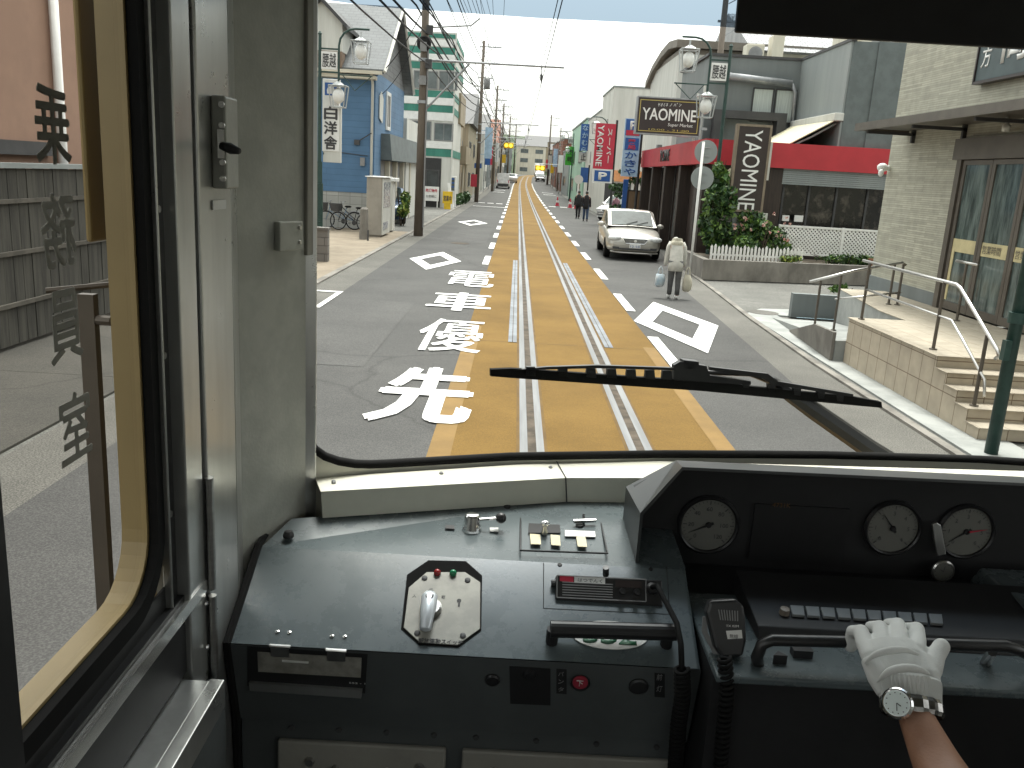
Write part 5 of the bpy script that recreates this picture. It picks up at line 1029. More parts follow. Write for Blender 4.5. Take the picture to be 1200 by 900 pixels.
    if kind == 'sedan':
        for s in (-1, 1):
            mb = MB(); mb.grid([[(hl*(.905+.055*(1-abs(v)**1.2)) + .02*0, s*hw*(.52+.36*v_), z) for v_, v in ((0, .2), (.5, .3), (1, .95))] for z in (.57, .64, .715)]); 
            hd = MB(); hd.ell((hl*.945, s*hw*.70, .655), (.15, .225, .095), 16, 8); hl_ = hd.build('headlight', M['headlamp'], t, smooth=True); mb.bm.free()
            MB().ell((hl*.985, s*hw*.62, .655), (.035, .05, .05)).build('bulb', M['chrome'], hl_, smooth=True)
            MB().ell((.30*hl, s*(hw+.08), .99), (.07, .12, .075)).build('mirror', paint, t, smooth=True)
            MB().ell((-hl*.965, s*hw*.66, .78), (.08, .2, .09)).build('tail_light', M['signred'], t, smooth=True)
            MB().obox((hl*.975, s*hw*.66, .37), (.10, .2, .07)).build('fog_lamp_recess', M['dgrey'], t)
        mb = MB(); mb.prism([(hl*.985+.03, -.38, .665), (hl*.985+.03, .38, .665), (hl*.985+.05, .29, .52), (hl*.985+.05, -.29, .52)], (-.12, 0, 0)); gr = mb.build('grille', M['dgrey'], t)
        mb = MB()
        for k in range(4): mb.box((hl*.985+.03, -.31+.0*k, .55+k*.028), (hl*.985+.055, .31-.0*k, .557+k*.028))
        mb.lathe((hl*.985+.05, 0, .6), (1, 0, 0), [(.045, 0), (.045, .014), (.03, .014)], 20)
        mb.tube([(hl*.985+.034, -.38, .668), (hl*.985+.054, -.29, .522), (hl*.985+.054, .29, .522), (hl*.985+.034, .38, .668), (hl*.985+.034, -.38, .668)], .012, 6); mb.build('grille_trim', M['chrome'], gr)
        mb = MB(); mb.box((hl*.96, -.5, .325), (hl*1.004+.02, .5, .375)); mb.build('lower_intake', M['dgrey'], t)
        mb = MB(); mb.tube([(hl*.93, -hw*.83, .25), (hl*.99, -hw*.5, .235), (hl*1.005, 0, .235), (hl*.99, hw*.5, .235), (hl*.93, hw*.83, .25)], .025, 6); mb.build('lip_spoiler', paint, t)
        mb = MB(); mb.box((hl*1.0, -.17, .385), (hl*1.0+.045, .17, .515)); pl = mb.build('number_plate', M['white'], t)
        if plate: text(plate, 'lettering', (hl*1.0+.047, -.14, .405), (0, 1, 0), (0, 0, 1), .28, .065, M['signblue'], pl, depth=.001)
        if detail:
            mb = MB(); 
            for s in (-.28, .22): mb.tube([cross(.5, s, .03), cross(.42, s+.55, .03)], .009, 5)
            mb.build('wiper_blade', M['rubber'], t)
    else:
        mb = MB(); mb.box((-hl*1.005, -hw*.8, .32), (-hl*.97, hw*.8, .62)); mb.build('bumper', M['dgrey'], t)
        for s in (-1, 1): MB().box((-hl*1.002, s*hw*.78, .75), (-hl*.96, s*hw*.9, 1.1)).build('tail_light', M['signred'], t); MB().ell((hl*.93, s*hw*.66, .72), (.1, .16, .09)).build('headlight', M['headlamp'], t, smooth=True)
        mb = MB(); mb.box((-hl*1.01, -.17, .66), (-hl*.99, .17, .78)); mb.build('number_plate', M['white'], t)
    t.location = loc; t.rotation_euler = (0, 0, rz); ORG[t] = V(loc); return t
M['car_glass'] = mat('car_glass', (.05, .065, .065), rough=.08, var=.3, scale=1.5, spec=.12)
M['alloy'] = mat('alloy', (.45, .45, .45), rough=.35, metal=.8)
M['headlamp'] = mat('headlamp', (.66, .68, .68), rough=.08, var=.15, scale=12, coat=1)
def paint(name, c, metal=.3, rough=.32): return mat(name, c, rough=rough, metal=metal, var=.03, coat=.6)
silver = paint('champagne_silver', (.43, .415, .375), .35); pwhite = paint('car_white', (.72, .72, .71), 0); pblack = paint('car_black', (.02, .02, .022), .2); pblue = paint('car_blue', (.05, .09, .16), .3)
car('car', 'champagne silver sedan parked facing the camera beside the store', (2.96, 28.9, 0), -pi/2-.02, 4.65, 1.74, 1.44, silver, plate='12-58')
car('car', 'grey white van seen from behind, parked by the white shop house', (-2.75, 120, gh(120)), pi/2, 4.6, 1.8, 1.95, mat('van_two_tone', (.62, .62, .62), rough=.3, coat=.5), 'van', detail=False)
car('car', 'white sedan just beyond the grey white van', (-1.9+cx(150), 150, gh(150)), pi/2, 4.4, 1.7, 1.45, pwhite, detail=False)
car('car', 'dark car with white wing parked before the canopy shop', (-6.55, 39.2, .01), -pi/2+.15, 4.2, 1.68, 1.5, pblue, detail=False)
car('car', 'white car parked nose out by the large white building', (5.6, 53.5, .0), -pi/2-.5, 4.2, 1.68, 1.45, pwhite, detail=False)
car('car', 'red car parked beside the white car at the large white building', (7.6, 52.5, .0), -pi/2-.4, 4.0, 1.66, 1.45, paint('car_red', (.4, .03, .04), .1), detail=False)
car('car', 'small black oncoming car in front of the distant white van', (3.0+cx(165), 165, gh(165)), -pi/2, 4.3, 1.7, 1.45, pblack, detail=False)
car('car', 'white oncoming van near the bend under the lower beacon', (2.9+cx(182), 182, gh(182)), -pi/2, 4.5, 1.75, 1.6, pwhite, 'van', detail=False)
t = thing('truck', 'white box truck far away at the end of the street', 'truck', (1.0, 232, gh(232)))
x, y, z = 2.2+cx(232), 232, gh(232)
MB().box((x-1.1, y, z+.9), (x+1.1, y+5, z+3.3)).build('cargo_box', M['white'], t, bevel=.05); MB().box((x-1.0, y-1.6, z+.5), (x+1.0, y-.05, z+2.4)).build('cab', M['white'], t, bevel=.15); MB().box((x-.9, y-1.63, z+1.5), (x+.9, y-1.6, z+2.2)).build('windscreen', M['dglass'], t)
mb = MB()
for s in (-.9, .9):
    for yy in (-.9, 3.6): mb.lathe((x+s-.1, y+yy, z+.42), (1, 0, 0), [(.42, 0), (.42, .2)], 16)
mb.build('wheel', M['rubber'], t)

# ================================================================== PEOPLE
def skin_body(verts, edges, rad, name, m, parent, sub=2, rem=0):
    me = bpy.data.meshes.new(name); org = ORG.get(parent, V()); me.from_pydata([V(v)-org for v in verts], edges, []); me.update()
    o = bpy.data.objects.new(name, me); COL.objects.link(o); o.parent = parent; ORG[o] = org
    s = o.modifiers.new('skin', 'SKIN'); 
    if not me.skin_vertices: 
        bm = bmesh.new(); bm.from_mesh(me); bm.verts.layers.skin.verify(); bm.to_mesh(me); bm.free()
    for k, r in enumerate(rad):
        sv = me.skin_vertices[0].data[k]; sv.radius = (r, r) if not isinstance(r, tuple) else r; sv.use_root = (k == 0)
    q = o.modifiers.new('sub', 'SUBSURF'); q.levels = q.render_levels = sub
    s.use_smooth_shade = True
    me.materials.append(m); return o
M['skin'] = mat('skin', (.36, .2, .135), rough=.55, var=.08, scale=20)
M['skin_arm'] = mat('skin_arm', (.30, .155, .095), rough=.5, col2=(.36, .19, .12), scale=14, bump=.08, bscale=300)
M['hair'] = mat('black_hair', (.018, .014, .012), rough=.5, var=.3, scale=30)
M['jacket'] = mat('pale_grey_jacket', (.46, .45, .41), rough=.9, var=.1, scale=8, bump=.3, bscale=30)
M['trousers'] = mat('grey_trousers', (.085, .085, .085), rough=.9, var=.15, scale=10)
M['jeans'] = mat('blue_jeans', (.04, .07, .13), rough=.9, var=.15)
M['blackcloth'] = mat('black_cloth', (.018, .018, .02), rough=.9, var=.2)
M['mauve'] = mat('mauve_cloth', (.22, .12, .15), rough=.9, var=.15)
M['shoe'] = mat('white_shoe', (.6, .6, .58), rough=.7)
def walker(name, label, loc, rz, H, top, legs, hair='hair', stoop=0.0, stride=.14, coat=.5, shoe='black', hood=False):
    t = thing(name, label, 'person', (0, 0, 0)); k = H/1.7
    P = lambda x, y, z: (x*k, y*k, z*k)
    hy = .20*stoop
    verts = [P(0, 0, .92), P(0, hy*.4, 1.12), P(0, hy*.9, 1.34), P(0, hy*1.25, 1.46), P(0, hy*2.1, 1.50+.05*(1-stoop)), P(0, hy*2.7, 1.60-.05*stoop),
             P(-.17, hy*.9, 1.38), P(-.22, hy*.7, 1.12), P(-.23, hy*.7+.04, .88), P(-.225, hy*.7+.06, .79), P(.17, hy*.9, 1.38), P(.22, hy*.7, 1.12), P(.23, hy*.7+.04, .88), P(.225, hy*.7+.06, .79),
             P(-.09, 0, .86), P(-.09, stride*.4, .48), P(-.09, stride, .09), P(-.09, stride+.13, .035), P(.09, 0, .86), P(.09, -stride*.2, .48), P(.09, -stride, .09), P(.09, -stride+.13, .035)]
    if hood: verts[4] = P(0, .42, 1.40); verts[5] = P(0, .52, 1.36)
    edges = [(0, 1), (1, 2), (2, 3), (3, 4), (4, 5), (2, 6), (6, 7), (7, 8), (8, 9), (2, 10), (10, 11), (11, 12), (12, 13), (0, 14), (14, 15), (15, 16), (16, 17), (0, 18), (18, 19), (19, 20), (20, 21)]
    rad = [x*k for x in (.13, .12, .14, .055, .075, .08, .055, .042, .034, .036, .055, .042, .034, .036, .085, .058, .038, .034, .085, .058, .038, .034)]
    skin_body(verts, edges, rad, 'body', M['skin'], t)
    mb = MB()   # jacket torso and sleeves
    zl = .92-coat*.36; prof = [(zl, .19, .14), (zl+.2, .185, .14), (1.0, .172, .13), (1.2, .18, .14), (1.36, .175, .125), (1.44, .13, .1), (1.5, .065, .07)]
    rows = []
    for z, a, b in prof:
        f = max(0, (z-.9)/.56); rows.append([P(a*cos(q), hy*f*1.1+b*sin(q), z) for q in [2*pi*i/20 for i in range(20)]])
    mb.grid(rows, wrap=True)
    for s in (-1, 1): mb.tube([P(s*.14, hy*.95, 1.39), P(s*.195, hy*.8, 1.28), P(s*.225, hy*.7, 1.1), P(s*.235, hy*.7+.03, .9), P(s*.235, hy*.7+.05, .82)], [.06*k, .062*k, .055*k, .05*k, .048*k], 12)
    c = mb.build('jacket', M[top], t, smooth=True); q = c.modifiers.new('solid', 'SOLIDIFY'); q.thickness = .008
    mb = MB()
    for s, yk, yf in ((-1, stride*.4, stride), (1, -stride*.2, -stride)): mb.tube([P(s*.085, 0, .95), P(s*.09, yk*.3, .75), P(s*.09, yk, .48), P(s*.09, yf*.7, .25), P(s*.09, yf, .1)], [.105*k, .092*k, .072*k, .062*k, .06*k], 12)
    mb.build('trousers', M[legs], t, smooth=True)
    mb = MB()
    for s, yf in ((-1, stride), (1, -stride)): mb.ell(P(s*.09, yf+.06, .05), (.05*k, .13*k, .05*k))
    mb.build('shoes', M[shoe], t, smooth=True)
    hc = P(0, .5, 1.38) if hood else P(0, hy*2.6, 1.60-.05*stoop)
    mb = MB(); mb.ell((hc[0], hc[1]-.02*k, hc[2]+.02*k), (.092*k, .105*k, .115*k)); mb.build('hair', M[hair], t, smooth=True)
    if hood:
        mb = MB(); rows = []
        for j in range(6):
            a = j/5; rows.append([P((.17-.05*a)*cos(q), hy*1.3-.05+(.13+.03*sin(pi*a))*sin(q)*.8-.03*a, 1.36+.15*a-.06*a*(1+sin(q))*.4) for q in [2*pi*i/18 for i in range(18)]])
        mb.grid(rows, wrap=True); mb.ell(P(0, hy*1.1-.1, 1.37), (.16*k, .085*k, .1*k)); hd = mb.build('hood', mat('hood_fleece', (.5, .47, .38), rough=1, var=.12, scale=30, bump=.5, bscale=60), t, smooth=True)
    t.location = loc; t.rotation_euler = (0, 0, rz); ORG[t] = V(loc); return t
p = GZ(791, 350.7)
w = walker('person', 'stooped person in pale hooded jacket walking away with two bags', (2.66, 18.25, 0), -.05, 1.42, 'jacket', 'trousers', 'jacket', stoop=1.0, stride=.07, coat=.62, shoe='shoe', hood=True)
def bag(loc, m, label, w=.21, h=.36):
    t = thing('bag', label, 'bag', loc); x, y, z = loc
    mb = MB(); rows = []
    for j, (f, zz) in enumerate(((.55, 0), (.9, .05), (1, .16), (.85, .27), (.45, h))): rows.append([(x+w/2*f*cos(q)*(1+.12*sin(3*q+j)), y+.09*f*sin(q)*(1+.15*cos(2*q+j)), z+zz) for q in [2*pi*i/18 for i in range(18)]])
    vs = mb.grid(rows, wrap=True); mb._f(list(reversed(vs[0]))); mb.build('pouch', m, t, smooth=True)
    mb = MB()
    for s in (-1, 1): mb.tube([(x+s*.05, y, z+h-.02), (x+s*.035, y, z+h+.1), (x, y, z+h+.16)], .012, 6)
    mb.build('handle', m, t)
bag((2.36, 18.3, .22), mat('blue_carrier', (.33, .43, .5), rough=.4, col2=(.55, .58, .6), scale=9), 'pale blue carrier bag held by the stooped person', h=.28)
bag((2.93, 18.25, .16), mat('cream_tote', (.5, .47, .38), rough=.9), 'cream cloth tote bag held by the stooped person', h=.36)
walker('person', 'pedestrian in black coat and blue jeans farther up the road', (3.2, 50.2, 0), pi, 1.66, 'blackcloth', 'jeans', coat=.6, stride=.16)
walker('person', 'pedestrian in dark clothes half behind the one in jeans', (2.95, 53.0, 0), pi-.2, 1.62, 'blackcloth', 'blackcloth', coat=.5)
walker('person', 'pedestrian in mauve jacket by the parked white car', (5.0, 51.2, 0), pi+.3, 1.55, 'mauve', 'blackcloth', coat=.5)
# ================================================================== THE TRAM'S DRIVING CAB
M['dash'] = mat('dash_grey_paint', (.086, .106, .112), rough=.28, rvar=.07, var=.05, scale=9, bump=.012, bscale=260, spec=.5)
M['dash_d'] = mat('dash_lower_paint', (.075, .083, .084), rough=.45, rvar=.1, var=.1, scale=5, bump=.04, bscale=260)
M['blackp'] = mat('instrument_black', (.010, .010, .011), rough=.6, var=.25, scale=8)
M['blackm'] = mat('moulded_black', (.016, .016, .017), rough=.38, rvar=.1, var=.2)
M['cabwall'] = mat('cab_wall_paint', (.40, .405, .365), rough=.42, rvar=.12, var=.08, scale=14, detail=3, bump=.06, bscale=180)
M['cablight'] = mat('ledge_paint', (.62, .61, .52), rough=.4, var=.05, scale=6)
M['ivory'] = mat('ivory_body_paint', (.36, .265, .12), rough=.4, var=.08, scale=3)
M['locker'] = mat('locker_panel', (.27, .26, .23), rough=.5, col2=(.34, .33, .29), scale=4, bump=.06, bscale=120)
M['brushed'] = mat('brushed_steel', (.54, .545, .53), rough=.32, rvar=.07, metal=.85, var=.12, scale=7, stretch=(1, 1, .15))
M['plate_st'] = mat('switch_plate', (.27, .265, .235), rough=.55, metal=.3, col2=(.22, .215, .195), scale=30)
M['face'] = mat('dial_face', (.14, .14, .125), rough=.6, var=.05)
M['tgreen'] = mat('tram_green', (.02, .1, .05), rough=.4)
M['lamp_red'] = mat('red_lens', (.25, .015, .015), rough=.2); M['lamp_green'] = mat('green_lens', (.01, .16, .07), rough=.2)
M['paper'] = mat('paper_label', (.7, .7, .68), rough=.8, var=.04)
TR = thing('tram_cab', 'grey tram driving cab with console, windscreen and side window around the camera', 'tram', (0, 0, .9))
def part(mb, name, m, parent=TR, **k): return mb.build(name, m, parent, **k)
FL = .9
# floor, roof, back and right side
mb = MB(); mb.box((-1.2, -2.6, FL-.06), (1.2, 1.3, FL)); mb.prism([(-1.2, 1.3, FL-.06), (1.2, 1.3, FL-.06), (1.0, 1.53, FL-.06), (.3, 1.7, FL-.06), (-.4, 1.63, FL-.06), (-.9, 1.38, FL-.06)][:], (0, 0, .06)); part(mb, 'floor', M['dgrey'])
mb = MB(); mb.box((-1.24, -2.6, 3.08), (1.24, 1.3, 3.16)); mb.prism([(-1.24, 1.3, 3.08), (1.24, 1.3, 3.08), (1.1, 1.56, 3.08), (.33, 1.76, 3.08), (-.4, 1.67, 3.08), (-1.1, 1.46, 3.08)], (0, 0, .08)); part(mb, 'roof', M['cabwall'])
mb = MB()
mb.box((1.17, -2.6, FL), (1.225, 1.33, 1.8)); mb.box((1.17, -2.6, 2.75), (1.225, 1.33, 3.08))
for y0, y1 in ((-2.6, -2.4), (-1.3, -1.2), (-.15, .1), (1.0, 1.33)): mb.box((1.17, y0, 1.8), (1.225, y1, 2.75))
part(mb, 'side_panel', M['cabwall'])
mb = MB(); mb.box((-1.2, -2.65, FL), (-.4, -2.6, 3.08)); mb.box((.4, -2.65, FL), (1.2, -2.6, 3.08)); mb.box((-.4, -2.65, 2.8), (.4, -2.6, 3.08)); mb.box((-.4, -2.65, FL), (.4, -2.6, 1.9)); part(mb, 'rear_bulkhead', M['cabwall'])
# left wall: interior skin, exterior skin, mullion
WI, WO = -1.165, -1.212; y0w, y1w, z0w, z1w = .50, .957, 1.853, 2.75
mb = MB()
mb.box((WI, -2.6, FL), (WI-.012, 1.28, z0w-.03)); mb.box((WI, -2.6, z1w+.03), (WI-.012, 1.28, 3.08)); mb.box((WI, y1w+.03, z0w-.03), (WI-.012, 1.28, z1w+.03))
part(mb, 'side_panel', M['cabwall'])
mb = MB(); mb.box((WO, -2.6, .55), (WO-.012, 1.28, 1.70)); mb.box((WO, -2.6, z1w), (WO-.012, 1.28, 3.1)); mb.box((WO, y1w+.09, 1.70), (WO-.012, 1.28, z1w)); part(mb, 'outer_skin', M['ivory'])
mb = MB(); mb.box((WI+.012, .545, FL), (WO-.01, .648, 3.08)); part(mb, 'window_mullion', M['blackp'])
for yb in (-.75, -2.55): part(MB().box((WI, yb, z0w-.03), (WO, yb+.12, z1w+.03)), 'window_mullion', M['cabwall'])
def rrect(y0, y1, z0, z1, r, n=7):
    pts = []
    for cy, cz, a0 in ((y1-r, z0+r, -pi/2), (y1-r, z1-r, 0), (y0+r, z1-r, pi/2), (y0+r, z0+r, pi)):
        for k in range(n+1): a = a0+pi/2*k/n; pts.append((cy+r*cos(a), cz+r*sin(a)))
    return pts
def ring(o, i, xa, xb):
    mb = MB(); n = len(o); A = [(xa, *p) for p in o]; B = [(xb, *p) for p in o]; C = [(xb, *p) for p in i]; D = [(xa, *p) for p in i]
    for k in range(n):
        q = (k+1) % n
        for P_, Q_ in ((A, B), (B, C), (C, D), (D, A)): mb.quad(P_[k], P_[q], Q_[q], Q_[k])
    return mb
o_ = rrect(y0w-.03, y1w+.019, z0w-.022, z1w+.03, .09); i_ = rrect(y0w+.002, y1w-.0, z0w, z1w, .07)
sw = part(ring(o_, i_, WI+.006, WI-.005), 'side_window', M['rubber'])
part(ring(rrect(y0w-.03, y1w+.035, z0w-.035, z1w+.03, .10), rrect(y0w+.002, y1w-.004, z0w+.003, z1w, .07), WI-.006, WI-.036), 'outer_frame', M['ivory'], sw)
pn = part(MB().prism([(WI-.012, *p) for p in rrect(y0w, y1w, z0w, z1w, .07)], (-.004, 0, 0)), 'pane', M['pane_left'], sw)
# mirrored lettering stuck on the outside of the pane, read from the street
for k, ch in enumerate('乗務員室'):
    a = [(42, 113, 82, 180), (50, 240, 88, 300), (60, 348, 95, 415), (72, 468, 106, 530)][k]
    c = GX((a[0]+a[2])/2, (a[1]+a[3])/2, WI-.018)
    text(ch, 'lettering', (WI-.0175, c.y+.030, c.z-.034), (0, -1, 0), (0, 0, 1), .060, .068, mat('decal_grey', (.17, .16, .13), rough=.8) if k == 0 else mat('decal_pale', (.36, .35, .31), rough=.8), pn, depth=.0005, fat=.0012)
mb = MB(); mb.box((WI-.052, .953, 2.262), (-1.224, 1.02, 2.9)); part(mb, 'mirror_housing', M['ivory'], bevel=.006)
mb = MB(); mb.box((-1.232, .979, 1.3), (-1.250, .991, 2.2)); mb.cyl((-1.215, .985, 2.17), (-1.24, .985, 2.17), .006, n=8); mb.tube([(-1.215, .985, 2.212), (-1.275, .96, 2.205)], .0035, 6); part(mb, 'grab_rail', mat('rail_brown', (.12, .1, .08), rough=.4, metal=.4))
# recessed track, stainless posts, panels between side window and corner
mb = MB(); mb.box((WI+.004, y1w+.024, 1.80), (WI, 1.012, 2.9)); part(mb, 'window_track', M['blackm'])
mb = MB(); mb.box((WI+.012, y1w+.0195, 1.80), (WI, y1w+.0235, 2.9)); mb.box((WI+.02, 1.012, FL), (WI, 1.068, 2.95)); part(mb, 'door_post', M['brushed'], bevel=.003)
mb = MB(); mb.box((WI+.006, 1.068, FL), (WI, 1.08, 2.95)); part(mb, 'rubber_seal', M['rubber'])
mb = MB(); mb.box((WI+.022, 1.08, FL), (WI, 1.20, 2.95)); part(mb, 'door_panel', M['brushed'], bevel=.003)
mb = MB(); mb.cyl((WI+.026, 1.074, 1.79), (WI+.026, 1.074, 1.95), .006, n=10); mb.cyl((WI+.026, 1.074, 1.62), (WI+.026, 1.074, 1.78), .0062, n=10); part(mb, 'hinge', M['steel'])
# corner panels
K0, K1, K2 = V((-1.143, 1.20, 0)), V((-1.158, 1.27, 0)), V((-1.088, 1.412, 0))
Zv = lambda p, z: V((p.x, p.y, z))
def vpanel(a, b, z0, z1, th, name, m, **k):
    d = (b-a).normalized(); n = V((d.y, -d.x, 0)); mb = MB(); mb.prism([Zv(a, z0), Zv(b, z0), Zv(b, z1), Zv(a, z1)], -n*th); return part(mb, name, m, **k)
vpanel(K0, K1, FL, 3.08, .02, 'seam_panel', M['brushed'])
vpanel(K1, K2, FL, 3.08, .02, 'corner_panel', M['cabwall'])
vpanel(K2+V((-.006, -.008, 0)), K2+V((.014, .004, 0)), FL, 3.08, .03, 'window_edge', M['brushed'], bevel=.003)
# latch box with lever
a = V((-1.150, 1.10, 2.315))
mb = MB(); mb.box((-1.143, 1.125, 2.322), (-1.124, 1.175, 2.436)); lb = part(mb, 'latch_box', M['cabwall'], bevel=.003)
mb = MB(); p1 = GY(260, 171, 1.122); p2 = GY(280, 177, 1.105); mb.tube([p1, p1.lerp(p2, .5), p2], [.005, .007, .004], 8); part(mb, 'lever', M['blackm'], lb, smooth=True)
mb = MB()
for z in (2.335, 2.355, 2.40, 2.425): mb.lathe((-1.1285, 1.1245, z), (0, -1, 0), [(.004, 0), (.004, .002)], 8)
mb.box((-1.134, 1.122, 2.36), (-1.126, 1.125, 2.395)); part(mb, 'screw', M['steel'], lb)
mb = MB(); mb.box((-1.1425, 1.12, 2.295), (-1.1405, 1.17, 2.307)); part(mb, 'label', M['paper'], lb)
c = K1.lerp(K2, .66); n_ = V((K2.y-K1.y, -(K2.x-K1.x), 0)).normalized()
mb = MB(); mb.obox(Zv(c, 2.248)+n_*.006, (.055, .012, .045), (K2-K1).normalized(), n_, V((0, 0, 1))); bk = part(mb, 'bracket', M['cabwall'], bevel=.002)
mb = MB(); mb.obox(Zv(K2, 2.465)+n_*.006+V((-.006, 0, 0)), (.016, .012, .50), (K2-K1).normalized(), n_, V((0, 0, 1))); part(mb, 'roller_guide', M['locker'], bevel=.002)
mb = MB()
for z in (2.238, 2.261): mb.lathe(Zv(c, z)+n_*.012+(K2-K1).normalized()*.018, n_, [(.004, 0), (.003, .003)], 8)
part(mb, 'screw', M['steel'], bk)
mb = MB()
for (yy, zz) in ((.995, 2.3), (.995, 2.13), (.995, 1.93)): mb.lathe((WI+.004, yy, zz), (1, 0, 0), [(.005, 0), (.004, .003)], 10)
part(mb, 'screw', M['steel'])
# ledges below the side window
mb = MB(); mb.box((WI+.013, .0, 1.795), (-1.144, 1.066, 1.806)); mb.box((-1.1445, .0, 1.79), (-1.143, 1.068, 1.8075)); part(mb, 'window_ledge', mat('ledge_aluminium', (.85, .85, .83), rough=.22, metal=.85, var=.04))
mb = MB(); mb.box((WI, .0, 1.702), (WI+.0125, 1.078, 1.812)); mb.box((WI, .0, 1.812), (WI+.003, 1.0, 1.84)); part(mb, 'ledge_panel', M['blackp'])
mb = MB(); mb.box((WI, .0, 1.688), (-1.118, 1.0, 1.698)); mb.box((-1.118, 0, 1.66), (-1.099, 1.0, 1.701)); part(mb, 'pocket_rail', M['brushed'], bevel=.0015)
mb = MB(); mb.box((WI, 0, FL), (-1.12, 1.06, 1.66)); part(mb, 'door_pocket', M['dash_d'])
mb = MB(); mb.lathe((-1.143, 1.06, 1.775), (1, 0, 0), [(.004, 0), (.003, .003)], 8); mb.lathe((-1.143, 1.06, 1.71), (1, 0, 0), [(.004, 0), (.003, .003)], 8); part(mb, 'screw', M['steel'])

# ---- windscreen: gently bowed pane in a rubber gasket
WS = [(-1.085, 1.424), (-.981, 1.471), (-.737, 1.559), (-.397, 1.636), (-.05, 1.69), (.334, 1.722), (.65, 1.68), (1.0, 1.55), (1.15, 1.44)]
ZS = 1.843
def wsp(x):
    for (a, p), (b, q) in zip(WS, WS[1:]):
        if x <= b: return p+(q-p)*(x-a)/(b-a)
    return WS[-1][1]
def sill(x):
    e = .115
    if x < -1.085+e: t = max(0, 1-((x+1.085)/e)); return ZS+.055*(1-math.sqrt(max(0, 1-t*t)))
    return ZS
XS = [-1.083, -1.078, -1.063, -1.04, -1.015, -.99, -.96, -.85, -.74, -.6, -.43, -.25, -.1, .1, .24, .45, .6, .8, 1.0, 1.15]
mb = MB(); mb.grid([[(x, wsp(x), sill(x)-.02) for x in XS], [(x, wsp(x), 3.0) for x in XS]]); ws = part(mb, 'windscreen', M['pane'])
mb = MB(); mb.grid([[(x, wsp(x)-.006, 2.605+.05*max(0, min(.65, x+1.0))) for x in XS], [(x, wsp(x)-.006, 3.0) for x in XS]]); part(mb, 'tinted_band', M['film'], ws)
mb = MB(); mb.tube([(-1.085, wsp(-1.083)-.004, sill(-1.084)+.03)]+[(x, wsp(x)-.004, sill(x)) for x in XS], .0075, 8, sq=(1, 1.15)); part(mb, 'gasket', M['rubber'], ws, smooth=True)
mb = MB(); mb.grid([[(x, wsp(x)-.006, 1.74) for x in XS], [(x, wsp(x)-.006, sill(x)-.002) for x in XS], [(x, wsp(x)+.02, sill(x)-.004) for x in XS], [(x, wsp(x)+.025, .5) for x in XS]]); part(mb, 'front_wall', M['cablight'])
mb = MB(); mb.box((-1.08, 1.43, 2.98), (1.1, 1.3, 3.08)); part(mb, 'header_panel', M['cabwall'])
# pale ledge below the windscreen
L0, L1, L2 = GZ(378, 607, 1.775), GZ(664, 588, 1.775), GZ(740, 589, 1.775)
L3 = L2+(L2-L1)*8
def above(px, py, a, b):
    d = (b-a); return onp(px, py, a, (d.y, -d.x, 0))
T0, T1, T2 = above(376, 576, L0, L1), above(663, 560, L0, L1), above(744, 560, L1, L2); T3 = T2+(L3-L2)
mb = MB(); mb.grid([[L0, L1, L2, L3], [T0, T1, T2, T3], [V((-1.078, wsp(-1.078)-.007, 1.829)), V((L1.x-.02, wsp(L1.x-.02)-.007, 1.831)), V((L2.x, wsp(L2.x)-.007, 1.832)), V((L3.x, wsp(L3.x)-.007, 1.832))]])
part(mb, 'windscreen_ledge', M['cablight'])
mb = MB(); d = (T1-L1); e = V((.0, -.0012, 0)); mb.tube([L1+e, T1+e], .0012, 4); mb.tube([T1+e+V((0, 0, .001)), V((L1.x-.02, wsp(L1.x)-.012, 1.8325))], .0012, 4); part(mb, 'seam', M['dgrey'])
mb = MB()
for px, py in ((391, 567), (517, 557), (645, 550)): 
    p = GZ(px, py, 1.825); mb.lathe(p, (0, 0, 1), [(.004, 0), (.004, .005), (.002, .007)], 8)
part(mb, 'screw', M['galv'])

# ---- left console
yA, zA, yB, zB, yC, zC = 1.285, 1.757, 1.125, 1.678, 1.155, 1.534
xL, xR = -1.132, -.447
nS = V((0, -(zA-zB), (yA-yB))).normalized(); uS = V((0, yA-yB, zA-zB)).normalized()
SP = lambda px, py, h=0: onp(px, py, V((0, yA, zA))+nS*h, nS)
nL = V((0, -(zB-zC), -(yC-yB))).normalized(); nL = nL if nL.y < 0 else -nL; uL = V((0, yB-yC, zB-zC)).normalized()
LP = lambda px, py, h=0: onp(px, py, V((0, yB, zB))+nL*h, nL)
X1 = V((1, 0, 0))
mb = MB(); mb.grid([[(xL, yA, zA), (L1.x, yA, zA), (xR-.0, yA, zA)], [L0+V((-.05, -.01, .0)), L1+V((0, .004, 0)), V((xR, L2.y+.02, 1.776))]]); mb.grid([[(xL, yB, zB), (xR, yB, zB)], [(xL, yA, zA), (xR, yA, zA)]])
mb.quad((xR, yB, zB), (xR, yA, zA), (xR, L2.y, 1.775), (xR, L2.y, 1.5)); mb.quad((xR, yB, zB), (xR, L2.y, 1.5), (xR, yC, zC), (xR, yC, zC))
bmesh.ops.remove_doubles(mb.bm, verts=mb.bm.verts[:], dist=1e-5); cons = part(mb, 'console', M['dash'], bevel=.006)
mb = MB(); mb.quad((xL, yC, zC), (xR, yC, zC), (xR, yB-.001, zB-.001), (xL, yB-.001, zB-.001)); mb.quad((xL, yC+.015, zC-.003), (xR, yC+.015, zC-.003), (xR, yC, zC), (xL, yC, zC)); part(mb, 'console_front', M['dash_d'], cons)
mb = MB(); mb.tube([(xL-.006, yA+.15, 1.768), (xL-.006, yA, zA+.001), (xL-.006, yB, zB), (xL-.004, yC, zC), (xL-.004, yC+.02, 1.0)], .0065, 6); part(mb, 'rubber_edge', M['rubber'], cons)
